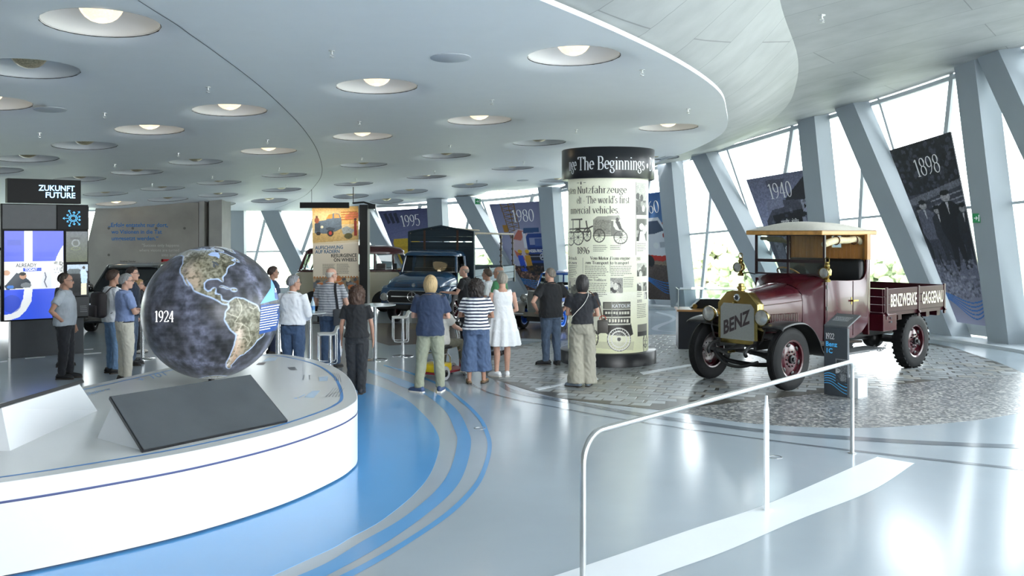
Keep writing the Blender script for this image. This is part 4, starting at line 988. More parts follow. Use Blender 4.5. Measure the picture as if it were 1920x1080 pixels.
# van with lettering board
cc.poly([cp(1113, 578), cp(1117, 570), cp(1124, 568), cp(1130, 574), cp(1131, 622), cp(1113, 626)], '#c4c4b4'); cline([(1117, 570), (1113, 578), (1112, 622), (1122, 626), (1135, 618)], .006, '#2c2b28')
crect(1131, 566, 1181, 620, '#3a3935'); crect(1133, 568, 1180, 577, '#77766d'); cc.poly([cp(1131, 620), cp(1150, 608), cp(1182, 606), cp(1186, 626), cp(1180, 630), cp(1140, 628)], '#33322f')
for y in (579, 594, 607): crect(1131, y, 1181, y+1.2, '#c9c9ba')
for k in range(9): crect(1135+5*k, 584, 1138.5+5*k, 589, '#e0e0d0', .9)
for k in range(8): crect(1136+5.4*k, 598.5, 1139.5+5.4*k, 604, '#eceada', .95)
for x in (1147, 1158): cline([(x, 566), (x, 606)], .002, '#9a9a8e')
cc.poly([cp(1118, 640), cp(1188, 640), cp(1186, 656), cp(1116, 652)], '#b9b99f', .5)
cwheel(1160, 636, 20, 21, '#f2f2ea', 26, .0028); cwheel(1160, 636, 14, 15, '#e6e6de', 0, .003); cwheel(1116, 634, 6, 14, '#3c3b37', 8); cwheel(1160, 636, 21.2, 22.2, '#44433f', 0, .0016)
# cart at the right edge
crect(1194, 608, 1212, 622, '#77766d'); crect(1194, 622, 1212, 627, '#33322f'); cwheel(1209, 645, 4, 20, '#33322f', 8); cwheel(1209, 638, 4, 12, '#33322f', 6)
m_ = cc.everywhere(); cc.speckle(m_, .02)
cfull = cfn(CR)
painted('printed_sheet', cc, lambda U, V: cfull(U0+U*(U1-U0), ZB+V*(ZT-ZB), .002), attr_mat('column_print', rough=.35, emit=.12), col)  # faint emission lifts the print, though the column is not lit from inside
m_ink = mat('print_ink', '#33332f', rough=.5, noise=.02); m_ink2 = mat('print_ink_grey', '#77776c', rough=.5, noise=.02); m_capw = mat('cap_lettering', '#dfe3e6', rough=.4, noise=.02)
def ctext(nm, body, x0, x1, py, m=m_ink, h=None, thick=.11, rad=CR):
    v, f = serif(body, thick, .04); W = max(p[0] for p in v); a, c = cu(x0, rad), cu(x1, rad); z = cz((x0+x1)/2, py, rad)
    hh = (h or 12)*(CY-rad)/FPX
    put_text(nm, (v, f), cfn(rad), a, z, hh, m, col, sx=(c-a)/W/hh, off=.006)
def headline(body, k, xk, x1, py, h=13.5):
    # body[k:] runs from pixel xk to x1, what comes before wraps on to the left
    v, f = serif(body, .11, .04); W = max(p[0] for p in v); wp = sum(SER[c][0]+.02 for c in body[:k]); a, c = cu(xk), cu(x1)
    sc_ = (c-a)/(W-wp); hh = h*(CY-CR)/FPX; put_text('headline', (v, f), cfn(CR), a-wp*sc_, cz(1125, py), hh, m_ink, col, sx=sc_/hh, off=.006)
headline('ersten Nutzfahrzeuge', 7, 1084, 1174, 362); headline('elt - The world\'s first', 6, 1101, 1179, 381); headline('mmercial vehicles.', 9, 1112, 1160, 400)
ctext('year_line', '1896', 1083.5, 1106.5, 476, h=12.5, thick=.14); ctext('subheading', 'Vom Motor', 1108, 1141, 487, h=6, thick=.16); ctext('subheading', 'zum Transport', 1098, 1141, 495.5, h=6, thick=.16)
ctext('subheading', 'From engine', 1144, 1180, 487, h=6, thick=.14); ctext('subheading', 'to transport', 1144, 1178, 495.5, h=6, thick=.14); ctext('subheading', 'The truck', 1066, 1083, 487, h=6, thick=.14); ctext('subheading', 'takes over', 1065, 1083, 495.5, h=6, thick=.14)
ctext('subheading', 'weiter Trailblazer', 1100, 1137, 527, h=4.5, thick=.13); ctext('year_line', '1907', 1192, 1200, 488, h=6); ctext('year_line', '1898', 1193, 1202, 567, h=6)
ctext('signboard_lettering', 'KATOLIK', 1147, 1181, 576, m=m_capw, h=8, thick=.2) if 'K' in SER else None
put_text('signboard_lettering', sans('KATOLIK', .02), cfn(CR), cu(1147), cz(1160, 576.5), .085, m_capw, col, sx=(cu(1181)-cu(1147))/max(p[0] for p in sans('KATOLIK', .02)[0])/.085, off=.006)
for x0, x1, py, n, sd in ((1066, 1084, 499, 7, 1), (1098, 1141, 500, 7, 2), (1145, 1184, 500, 6, 3), (1098, 1140, 532, 8, 4), (1168, 1188, 521, 6, 5), (1113, 1140, 461, 4, 6), (1144, 1165, 461, 3, 7), (1193, 1211, 571, 8, 8), (1193, 1211, 457, 5, 9), (1193, 1203, 549, 3, 10)):
    a, c, z = cu(x0), cu(x1), cz((x0+x1)/2, py)
    put_text('body_copy', para(a, c, z, n, .033, .011, sd), cfn(CR), 0, 0, 1, m_ink2, col, off=.005)
RC = .875
def cpx(px): return RC*math.asin(max(-1, min(1, (px-1138)*(CY-.35)/FPX/RC)))
v, f = serif('The Beginnings', .13, .05); W = max(p[0] for p in v); a, c = cpx(1083), cpx(1205); hh = .235
put_text('cap_lettering', (v, f), cfn(RC), a, 3.58, hh, m_capw, col, sx=(c-a)/W/hh, off=.004)
v, f = serif('nge', .13, .05); put_text('cap_lettering', (v, f), cfn(RC), cpx(1066), 3.58, hh, m_capw, col, sx=.62, align='R' if False else 'L', off=.004)
put_text('cap_ornament', serif('*', .12, .09), cfn(RC), cpx(1071)+.06, 3.6, .16, m_capw, col, off=.004) if False else None
put_text('cap_ornament', serif('*', .12, .09), cfn(RC), cpx(1206)+.03, 3.6, .16, m_capw, col, off=.004)
put_text('cap_lettering', serif('Die', .13, .05), cfn(RC), cpx(1214), 3.58, hh, m_capw, col, sx=.8, off=.004)
b = MB()
for k in range(-3, 4): b.lathe([(.012-.002*abs(k), 0), (.0001, .02)], 2, (0, 0, 0), 6)
b = None
put_text('headline_ornament', merge_text([(serif('*', .1, .06), -.07, 0, .1, 1, 'L'), (serif('-', .1, .06), -.16, 0, .14, 1.6, 'L'), (serif('-', .1, .06), .0, 0, .14, 1.6, 'L')]), cfn(CR), cu(1094), 3.31, 1, m_ink, col, off=.005)

# ---- hand rail
m_rail = mat('rail_steel', '#b9bcbc', rough=.28, metal=.85, noise=.03, nscale=30)
n0, n1 = gnd(1093, 1086), gnd(1598, 850); rd = (n1-n0).normalized(); RL = (n1-n0).length; rh = 1.02
rail = empty('hand_rail', n0, 0, 'low brushed steel hand rail standing in the right foreground', 'railing')
path = [Vector((0, 0, 0)), Vector((0, 0, rh-.28))]+[rd*(.22*(1-math.cos(R(a))))+Vector((0, 0, rh-.22+.22*math.sin(R(a)))) for a in range(0, 91, 10)]
rr2 = .09
path += [rd*(RL-rr2)+Vector((0, 0, rh))+rd*0]+[rd*(RL-rr2+rr2*math.sin(R(a)))+Vector((0, 0, rh-rr2+rr2*math.cos(R(a)))) for a in range(15, 91, 15)]+[rd*RL]
b = MB(); b.tube(path, .0225, 16, ref=(-rd.y, rd.x, 0)); b.build('tube', m_rail, rail, smooth=60)
mid = gnd(1437, 957)-n0; q = Vector((-rd.y, rd.x, 0))
b = MB(); w2, t2 = .038, .008
prof = [(-w2, 0), (w2, 0), (w2, .88), (w2*.5, .93), (.01, rh-.01), (-.01, rh-.01), (-w2*.5, .93), (-w2, .88)]
b.hull8([mid+rd*x+q*t2+Vector((0, 0, z)) for x, z in prof], [mid+rd*x-q*t2+Vector((0, 0, z)) for x, z in prof]); b.build('blade_post', mat('white_steel', '#e3e8ec', rough=.35, noise=.01), rail, smooth=0)
for p in (Vector((0, 0, 0)), rd*RL):
    b = MB(); b.lathe([(.0001, 0), (.045, 0), (.045, .006), (.024, .01)], 2, p, 20); b.build('foot_plate', m_rail, rail)

# ---- info stand of the old truck
s0, s1 = gnd(1545, 739), gnd(1589, 746); sd = (s1-s0).normalized(); sn = Vector((sd.y, -sd.x, 0))
if sn.y > 0: sn = -sn
st = empty('info_stand', s0, 0, 'dark grey information stand reading 1922 Benz 1C', 'info stand')
sw_ = (s1-s0).length; hgt = 1.02
bk = -sn*.34
b = MB(); v = [Vector((0, 0, 0)), sd*sw_, sd*sw_+Vector((0, 0, hgt)), Vector((0, 0, hgt))]
b.hull8(v, [v[0]-sn*.05, v[1]-sn*.05, v[2]-sn*.05, v[3]-sn*.05]); b.build('front_panel', mat('stand_charcoal', '#41474e', rough=.45, noise=.04), st, smooth=0, bevel=.003)
b = MB(); t0 = Vector((0, 0, hgt+.002)); b.hull8([t0, sd*sw_+t0, sd*(sw_+.0)+t0+bk+Vector((0, 0, .16)), t0+bk+Vector((0, 0, .16))], [p+Vector((0, 0, .025)) for p in (t0, sd*sw_+t0, sd*sw_+t0+bk+Vector((0, 0, .16)), t0+bk+Vector((0, 0, .16)))]); b.build('desk', mat('stand_desk', '#50565b', rough=.4, noise=.04), st, smooth=0, bevel=.003)
b = MB(); b.hull8([sd*(sw_*.3)-sn*.05, sd*(sw_+.14)-sn*.05, sd*(sw_+.14)-sn*.3, sd*(sw_*.3)-sn*.3], [p+Vector((0, 0, .3)) for p in (sd*(sw_*.3)-sn*.05, sd*(sw_+.14)-sn*.05, sd*(sw_+.14)-sn*.3, sd*(sw_*.3)-sn*.3)]); b.build('foot_block', mat('stand_foot', '#c6cbcf', rough=.4, noise=.02), st, smooth=0, bevel=.004)
b = MB(); b.hull8([sd*.06-sn*.05, sd*(sw_-.06)-sn*.05, sd*(sw_-.06)-sn*.1, sd*.06-sn*.1], [p+Vector((0, 0, hgt+.03)) for p in (sd*.06-sn*.05, sd*(sw_-.06)-sn*.05, sd*(sw_-.06)-sn*.1, sd*.06-sn*.1)]); b.build('spine', m_dgrey, st, smooth=0)
sfn = lambda U, V, o=.003: np.array([tuple(sd*float(a)+Vector((0, 0, float(c)))+sn*o) for a, c in zip(U, V)])
m_cyan = mat('print_cyan', '#52b5ee', rough=.4, emit='#3aa8ee', estr=.15, noise=.02); m_wht = mat('print_white', '#f4f6f8', rough=.4, noise=.01)
put_text('stand_year', serif('1922', .13, .06), sfn, .03, .845, .085, m_wht, st, sx=.9); put_text('stand_name', sans('Benz', .025), sfn, .03, .735, .1, m_cyan, st); put_text('stand_name', sans('1C', .025), sfn, .03, .635, .1, m_cyan, st)
b = MB()
for k in range(5):
    pts = [(x, .16+.05*k*(.7+.3*x/sw_)-.085*(x/sw_)**1.5+.03*math.sin(x/sw_*5+.4), 0) for x in np.linspace(.005, sw_-.005, 18)]
    b.grid([[tuple(sd*p[0]+Vector((0, 0, p[1]-.004-.0006*k))+sn*.002) for p in pts], [tuple(sd*p[0]+Vector((0, 0, p[1]+.004))+sn*.002) for p in pts]])
b.build('wave_lines', m_cyan, st, smooth=0)
pc = Canvas(30, 60, '#41474e'); pc.rect(0, .75, 1, 1, '#8f9499'); pc.rect(.1, .8, .9, .95, '#34383c'); pc.rect(.25, .45, 1, .75, '#6b7075'); pc.ell(.1, .5, .3, .1, '#b9bdc0'); pc.ell(.6, .28, .35, .18, '#55595d'); pc.rect(.4, .1, .9, .4, '#7c8185'); pc.speckle(pc.everywhere(), .25, 2)
painted('stand_picture', pc, lambda U, V: sfn(.2+U*(sw_-.2), .2+V*.36, .0025), attr_mat('stand_print', rough=.45), st)
put_text('desk_copy', para(0, .75, 0, 5, .045, .02, 3), lambda U, V, o=0: np.array([tuple(sd*(sw_*(.12+float(a)))+t0+Vector((0, 0, .027))+(bk+Vector((0, 0, .16)))*(.7+float(c)*1.6)) for a, c in zip(U, V)]), 0, 0, 1, mat('print_pale', '#b9bdc0', rough=.5, noise=.02), st)

# ---- black show case behind the truck
k0 = gnd(1272, 655)
sh_ = empty('glass_showcase', k0, R(-6), 'black show case with a wooden rim and glass hood behind the truck', 'showcase')
b = MB(); b.box(0, 1.35, 0, .75, 0, .79); b.build('plinth', mat('showcase_black', '#191d26', rough=.4, noise=.06), sh_, smooth=0, bevel=.004)
b = MB(); b.box(-.03, 1.38, -.03, .78, .79, .83); b.build('wood_rim', mat('showcase_wood', '#a97b4c', rough=.4, noise=.2, nscale=14, stretch=(1, 8, 8)), sh_, smooth=0)
m_vit = glass_mat('vitrine_glass', (.96, .98, .98), refl=1.)
for nm, q in (('front_glass', (0, 1.35, 0, .012)), ('back_glass', (0, 1.35, .738, .75)), ('side_glass', (0, .012, 0, .75)), ('side_glass', (1.338, 1.35, 0, .75))):
    b = MB(); b.box(*q, .83, 1.24); b.build(nm, m_vit, sh_, smooth=0)
b = MB(); b.box(0, 1.35, 0, .75, 1.24, 1.252); b.build('top_glass', m_vit, sh_, smooth=0)
b = MB()
for q in ((0, 1.35, -.004, .006, 1.246, 1.258), (-.004, .006, 0, .75, 1.246, 1.258), (-.004, .006, -.004, .006, .83, 1.25), (1.344, 1.354, -.004, .006, .83, 1.25)): b.box(*q)
b.build('glass_edges', mat('glass_edge_pale', '#dfe9ea', rough=.2, noise=.01), sh_, smooth=0)
md = empty('chassis_model', k0+Vector((.3, .3, .83)), R(-6), 'small black model lying inside the glass show case', 'model')
b = MB(); b.prism([(0, 0), (.75, 0), (.62, .2), (.22, .2)], 1, 0, .3); b.build('body', mat('model_black', '#202227', rough=.4, noise=.1), md, smooth=0, bevel=.006)
b = MB(); b.lathe([(.05, 0), (.05, .04)], 1, (.1, -.05, .05), 16); b.build('wheel', mat('model_brass', '#b18b4a', rough=.3, metal=.8, noise=.05), md)
# ================================================================ MEDIA TOWER, BANNER, TABLES, POSTERS
def wave(cv, cy, amp, n, col, x0=0., x1=1.):
    for k in range(n):
        pts = [(x0+(x1-x0)*t, cy+amp*(.9-.12*k)*(math.cos(t*PI*1.25+.5))+.014*k) for t in np.linspace(0, 1, 30)]
        cv.line(pts, .006, col, .95, asp=1.6)
a0, a1 = gnd(20, 672), gnd(157, 662)
kd = (a1-a0).normalized(); kn = Vector((kd.y, -kd.x, 0)); kw = (a1-a0).length
mt = empty('media_tower', a0, 0, 'tall dark media tower of screens reading Zukunft Future', 'media tower')
def kpt(u, z, o=0.): return kd*u+kn*o+Vector((0, 0, z))
def kbox(nm, u0, u1, z0, z1, m, dep=.3, fr=0., bevel=.004):
    b = MB(); b.hull8([kpt(u0, z0, fr), kpt(u1, z0, fr), kpt(u1, z1, fr), kpt(u0, z1, fr)], [kpt(u0, z0, fr-dep), kpt(u1, z0, fr-dep), kpt(u1, z1, fr-dep), kpt(u0, z1, fr-dep)])
    return b.build(nm, m, mt, smooth=0, bevel=bevel)
def ku(px, py=500):
    # position along the tower front for a pixel column
    t = (px-960)/FPX; P = a0+kn*.06; return (t*P.y-P.x)/(kd.x-t*kd.y)
def kz(px, py): u = ku(px); p = a0+kd*u+kn*.06; return EYE-(py-HOR)*p.y/FPX
m_bez = mat('tower_bezel', '#0f1012', rough=.5, noise=.06, spec=.2)
kbox('base', 0, kw, 0, .8, mat('tower_base', '#353a40', rough=.45, noise=.05), .25)
uL, uR = ku(2), ku(166)
kbox('frame', uL, uR, .72, 3.0, m_bez, .16, .03)
def screen(nm, px0, py0, px1, py1, m, cv=None, o=.055):
    """rectangle on the tower front from pixel corners"""
    u0, u1 = ku(px0), ku(px1); z1, z0 = kz((px0+px1)/2, py0), kz((px0+px1)/2, py1)
    b = MB(); b.hull8([kpt(u0-.015, z0-.015, o), kpt(u1+.015, z0-.015, o), kpt(u1+.015, z1+.015, o), kpt(u0-.015, z1+.015, o)], [kpt(u0-.015, z0-.015, .03), kpt(u1+.015, z0-.015, .03), kpt(u1+.015, z1+.015, .03), kpt(u0-.015, z1+.015, .03)])
    hs = b.build(nm, m, mt, smooth=0, bevel=.004)
    fn = lambda U, V, oo=o+.002: np.array([tuple(kpt(u0+(u1-u0)*float(a), z0+(z1-z0)*float(c), oo)) for a, c in zip(U, V)])
    if cv is not None: painted('picture', cv, fn, attr_mat('lit_screen', rough=.2, emit=.45, spec=.4), hs)
    return hs, fn, (u1-u0)/(z1-z0)
u0, u1 = ku(14), ku(152); zt, zb = kz(80, 336), kz(80, 381)
b = MB(); b.hull8([kpt(u0, zb, .05), kpt(u1, zb, .05), kpt(u1, zt, .05), kpt(u0, zt, .05)], [kpt(u0, zb, -.2), kpt(u1, zb, -.2), kpt(u1, zt, -.2), kpt(u0, zt, -.2)])
sg = b.build('sign_box', m_bez, mt, smooth=0, bevel=.005)
sfn2 = lambda U, V, o=.004: np.array([tuple(kpt(u0+float(a), zb+float(c), .05+o)) for a, c in zip(U, V)])
m_sgl = mat('sign_glow', '#bfe6ff', rough=.4, emit='#a9dcff', estr=1.1, noise=.01)
for body, y in (('ZUKUNFT', 353), ('FUTURE', 366)):
    v, f = sans(body, .02); W = max(p[0] for p in v); wd = ku(140.5)-ku(73 if body[0] == 'Z' else 84); z = kz(110, y+5)-zb
    put_text('sign_lettering', (v, f), sfn2, ku(140.5)-u0, z, .155, m_sgl, sg, sx=wd/W/.155, align='R')
g_ = Canvas(24, 16, '#55585c'); g_.speckle(g_.everywhere(), .05)
screen('grey_panel', 6, 385, 104, 428, mat('tower_grey', '#4a4d51', rough=.5, noise=.05))
hs, fn, asp = screen('icon_panel', 109, 388, 165, 429, mat('tower_black_panel', '#141618', rough=.5, noise=.05, spec=.2))
b = MB(); m_ico = mat('icon_glow', '#5cb6ee', rough=.4, emit='#4aaef0', estr=.7, noise=.01)
V, F = [], []
def strk(p, q, t):
    dx, dy = q[0]-p[0], q[1]-p[1]; L = math.hypot(dx, dy); nx, ny = -dy/L*t, dx/L*t; n = len(V)
    V.extend([(p[0]+nx, p[1]+ny, 0), (p[0]-nx, p[1]-ny, 0), (q[0]-nx, q[1]-ny, 0), (q[0]+nx, q[1]+ny, 0)]); F.append((n, n+1, n+2, n+3))
for r_ in (.1, .15):
    c_ = arc(.5, .48, r_*.95, r_, 0, 360, 18)
    for p, q in zip(c_[:-1], c_[1:]): strk(p, q, .012)
for k in range(11):
    a = 2*PI*k/11+.3; L = .36 if k % 2 else .27; p = (.5+.17*math.cos(a), .48+.17*math.sin(a)); q = (.5+L*math.cos(a)*.95, .48+L*math.sin(a)*1.15); strk(p, q, .01)
    for s_ in (2.5, -2.5): strk(q, (q[0]+.07*math.cos(a+s_), q[1]+.08*math.sin(a+s_)), .01)
put_text('arrow_icon', (V, F), fn, 0, 0, 1, m_ico, hs, off=.06)
s1 = Canvas(130, 170, '#3f55d8')
s1.grad('#3a5be0', '#4a56cf', 0, 1); s1.rect(0, .34, 1, .655, '#eceef0'); s1.rect(.33, .655, .47, 1, '#e3e6ea')
for k in range(12): s1.rect(.0+k*.085, .34, .003+k*.085, .655, '#d9dcdf', .6); s1.rect(0, .34+.027*k, 1, .342+.027*k, '#d9dcdf', .5)
s1.poly([(1, .84), (.94, .78), (.88, .70), (.86, .655), (1, .655)], '#e6e8ea')
s1.poly([(.33, .34), (.47, .34), (.45, .2), (.36, .1), (.25, .03), (.1, .0), (0, 0), (0, .06), (.12, .07), (.24, .13), (.31, .23)], '#e6e8ea')
s1.ell(.12, .18, .16, .1, '#2f45a8', .5); s1.rect(.02, .72, .3, .76, '#3147bd', .4); s1.rect(.05, .84, .28, .9, '#30459f', .55); s1.rect(.5, .7, .85, .76, '#3147bd', .35)
s1.poly([(0, .38), (.1, .45), (.2, .53), (.32, .5), (.44, .42), (.43, .36), (.2, .35), (.04, .34)], '#3d454e'); s1.ell(.31, .49, .06, .035, '#b58c72'); s1.ell(.3, .515, .06, .02, '#262423'); s1.ell(.36, .385, .09, .03, '#7b8185'); s1.ell(.04, .53, .06, .03, '#c79c80'); s1.ell(.1, .37, .06, .02, '#3c74c4')
s1.poly([(.62, .36), (.62, .46), (.66, .53), (.78, .54), (.8, .46), (.79, .35)], '#d7d9e0'); s1.line([(.68, .52), (.7, .47), (.67, .42), (.71, .36)], .009, '#5b6270')
s1.poly([(.82, .65), (1, .65), (1, .5), (.94, .52), (.96, .6), (.84, .62)], '#a8a9a6'); s1.speckle((s1.Y > .5) & (s1.Y < .655) & (s1.X > .82), .3, 3)
hs, fn, asp = screen('large_screen', 8, 433, 119, 598, m_bez, s1)
m_sk = mat('screen_ink', '#23262b', rough=.3, noise=.01); m_swt = mat('screen_white', '#ffffff', rough=.3, emit='#ffffff', estr=.7, noise=.01); m_sbl = mat('screen_blue', '#2f4fc0', rough=.3, emit='#2f4fc0', estr=.5, noise=.01)
put_text('screen_lettering', sans('ALREADY', .01), fn, .19, .592, .056, m_sk, hs, sx=1.45, off=.065, asp=1.05)
b = MB(); b.add([tuple(x) for x in fn(np.array([.31, .62, .62, .31]), np.array([.542, .542, .582, .582]), .062)], [(0, 1, 2, 3)]); b.build('lettering_field', m_sbl, hs, smooth=0)
put_text('screen_lettering', sans('TODAY', .015), fn, .34, .548, .043, m_swt, hs, sx=1.38, off=.067)
s2 = Canvas(40, 60, '#3a3f38'); s2.grad('#3c4426', '#4a5058', 0, 1); s2.ring(.45, .62, .17, .11, .18, '#8f979c', .7); s2.rect(.2, .74, .65, .8, '#2b2e30'); s2.ring(.45, .44, .2, .05, .2, '#77803f', .4); s2.speckle(s2.everywhere(), .1, 2)
screen('small_screen', 124, 434, 164, 491, m_bez, s2)
s3 = Canvas(50, 72, '#2c2d30'); s3.rect(0, .8, 1, 1, '#aebfd0'); s3.poly([(0, .8), (.1, .86), (.5, .87), (.65, .84), (.65, .5), (0, .5)], '#5a6468'); s3.poly([(0, .72), (.7, .7), (.7, .1), (0, .1)], '#232527'); s3.ell(.8, .9, .07, .05, '#2b211d'); s3.poly([(.62, .78), (.72, .84), (.88, .83), (.97, .7), (.95, .4), (.68, .4)], '#bcd6e6'); s3.poly([(.66, .4), (.93, .4), (.92, .04), (.66, .04)], '#e6e2c9'); s3.speckle(s3.everywhere(), .06, 2)
screen('small_screen', 126, 496, 165, 555, m_bez, s3)
hs, fn, asp = screen('caption_panel', 126, 558, 166, 592, mat('caption_dark', '#34373b', rough=.4, noise=.04))
put_text('caption_copy', merge_text([(para(0, .42, .5, 3, .1, .04, 1), 0, 0, 1, 1, 'L'), (para(.1, .45, .5, 4, .1, .04, 2), .45, 0, 1, 1, 'L')]), fn, .05, 0, 1, mat('caption_grey', '#8a8d90', rough=.5, noise=.02), hs, off=.06)
put_text('caption_heading', sans('UNFT', .02), fn, .05, .85, .14, m_cyan, hs, sx=.5, off=.06); put_text('caption_heading', sans('URE', .02), fn, .05, .68, .14, m_cyan, hs, sx=.5, off=.06)
for q in ((2, 470), (2, 543)):
    kbox('side_bracket', ku(2)-.04, ku(2), kz(4, q[1]), kz(4, q[1])+.06, m_bez, .1)

# ---- hanging banner
BY = 25.2
bx = (630-960)/FPX*BY
bn = empty('banner_stand', (bx, BY, 0), 0, 'tall printed banner reading Aufschwung auf Rädern on a black stand', 'banner')
def bp_(px, py, Y=BY): p = at(px, py, Y); return Vector((p.x-bx, Y-BY, p.z))
bl, br_, tr, tl = bp_(588, 572), bp_(673, 572), bp_(672, 386), bp_(585, 390)
bf = quad_fn(bl, br_, tr, tl, .002)
b = MB(); b.hull8([bl, br_, tr, tl], [p+Vector((0, .02, 0)) for p in (bl, br_, tr, tl)]); b.build('cloth', mat('banner_cloth', '#d8cdb8', rough=.7, noise=.03), bn, smooth=0)
k = Canvas(150, 320, '#d9cfbc')
k.grad('#d9cfbc', '#d2c8b6', .3, .62)
k.grad('#d6c6a2', '#c9a566', .64, 1.0); k.poly([(0, .64), (1, .64), (1, .80), (0, .74)], '#b89a63'); k.poly([(.0, .95), (1, .99), (1, 1), (0, 1)], '#cfa763')
k.poly([(.55, .86), (.62, .97), (1, .99), (1, .82), (.6, .82)], '#d9a95f'); k.poly([(.7, .9), (.86, .95), (1, .93), (1, .88), (.72, .86)], '#c8694a')
for y in (.86, .885, .91, .935): k.rect(.62, y, .97, y+.012, '#b06a2c')
k.poly([(.05, .74), (.05, .83), (.1, .86), (.3, .87), (.36, .92), (.46, .935), (.58, .93), (.63, .88), (.64, .78), (.5, .75), (.3, .73)], '#56636f'); k.poly([(.3, .88), (.36, .925), (.44, .93), (.44, .885)], '#c4812f'); k.poly([(.47, .885), (.47, .93), (.57, .925), (.6, .885)], '#c08a4a')
k.poly([(.06, .76), (.06, .84), (.17, .845), (.17, .76)], '#3c4650'); k.ell(.21, .8, .03, .014, '#cfc7a8'); k.ell(.39, .735, .07, .035, '#2d2a29'); k.ell(.39, .735, .035, .018, '#a83a30'); k.ell(.13, .735, .05, .02, '#2d2a29'); k.poly([(.28, .78), (.36, .80), (.5, .78), (.46, .76), (.34, .765)], '#3a444d')
k.poly([(.63, .78), (.66, .72), (.85, .72), (.92, .76), (.75, .8)], '#8e9492'); k.poly([(.9, .85), (.96, .85), (.97, .7), (.9, .7)], '#8a2f24'); k.ell(.93, .865, .025, .014, '#4a3026'); k.ell(.78, .7, .09, .03, '#55512e'); k.ell(.1, .87, .05, .03, '#8a4a2e'); k.ell(.1, .905, .025, .013, '#5e3a28')
k.speckle(k.Y > .64, .07, 2); k.speckle(k.Y > .64, .05, 5)
k.poly([(0, .64), (1, .66), (1, .645), (.5, .625), (0, .625)], '#cdbf9f')
lowm = k.Y < .285
k.put(lowm, '#8a7a63'); 
rb = random.Random(9)
for i in range(90): k.ell(rb.random(), rb.random()*.27, .03+.08*rb.random(), .012+.03*rb.random(), rb.choice(['#5c6672', '#c48a3c', '#b8a184', '#3e4650', '#9a5a30', '#d8c9a8', '#768089', '#c96a34']), .8)
k.speckle(lowm, .08, 2)
for i in range(16): k.ell(.03+i*.062, .283, .02, .012, '#b07a4a')
painted('banner_print', k, lambda U, V: bf(U, V), attr_mat('banner_print', rough=.6), bn)
bfn = lambda U, V, o=.006: bf(U, V, o)
m_bb = mat('banner_blue', '#2b5a7e', rough=.6, noise=.02); m_bk = mat('banner_ink', '#2a2a2c', rough=.6, noise=.02)
for body, x0, x1, y, m in (('AUFSCHWUNG', .055, .66, .572, m_bb), ('AUF RÄDERN', .055, .585, .53, m_bb), ('RESURGENCE', .395, .96, .487, m_bk), ('ON WHEELS', .455, .96, .443, m_bk)):
    v, f = sans(body, .022); W = max(p[0] for p in v); put_text('banner_lettering', (v, f), bfn, x0, y, .049, m, bn, sx=(x1-x0)/W/.049)
put_text('banner_copy', para(.21, .49, .415, 11, .0105, .004, 1), bfn, 0, 0, 1, mat('banner_copy_grey', '#6d675c', rough=.6, noise=.02), bn)
put_text('banner_copy', para(.52, .80, .415, 10, .0105, .004, 2), bfn, 0, 0, 1, mat('banner_copy_grey', '#6d675c'), bn)
b = MB(); p, q = bp_(570, 384), bp_(660, 383); b.box(p.x, q.x, -.5, -.4, p.z-.1, p.z+.05)
ld = bpy.data.lights.new('banner_lamp', 'AREA'); ld.shape = 'RECTANGLE'; ld.size = 1.1; ld.size_y = .05; ld.energy = 7; ld.color = (1, .95, .85)
lo_b = bpy.data.objects.new('banner_lamp', ld); COL.objects.link(lo_b); lo_b.parent = bn; lo_b.location = ((p.x+q.x)/2, -.45, p.z-.12); lo_b.rotation_euler = (R(22), 0, 0)
b.build('top_bar', mat('matt_black', '#0a0b0d'), bn, smooth=0)
b = MB(); p0, p1 = bp_(675, 384), bp_(690, 384); b.box(p0.x, p1.x, -.1, .35, .12, p0.z); b.build('side_panel', mat('matt_black', '#0a0b0d', rough=.8, noise=.05), bn, smooth=0)
b = MB(); p = bp_(662, 381); p2 = bp_(700, 388); b.tube([(p.x, -.07, p.z), ((p.x+p2.x)/2, .1, p.z+.03), (p2.x, .2, p2.z+.05)], .025, 8); b.box(p2.x-.16, p2.x+.04, .1, .3, p2.z-.05, p2.z+.08); b.build('lamp_arm', m_black, bn, smooth=0)
b = MB(); b.box(bl.x+.02, bl.x+.3, -.3, .4, 0, .02); b.box(bl.x+.1, bl.x+.2, 0, .04, .0, bl.z); b.build('foot', m_black, bn, smooth=0)
b = MB(); b.box(br_.x-.2, br_.x+.2, -.3, .4, 0, .02); b.box(br_.x-.1, br_.x, 0, .04, 0, bl.z); b.build('foot', m_black, bn, smooth=0)
b = MB(); p = bp_(660, 381); b.tube([(p.x, .2, p.z), (p.x, .2, p.z+.45)], .012, 6); p3 = bp_(585, 383); b.tube([(p3.x, -.05, p3.z), (p3.x, -.05, p3.z+.4)], .006, 6); b.build('hanger', m_black, bn)

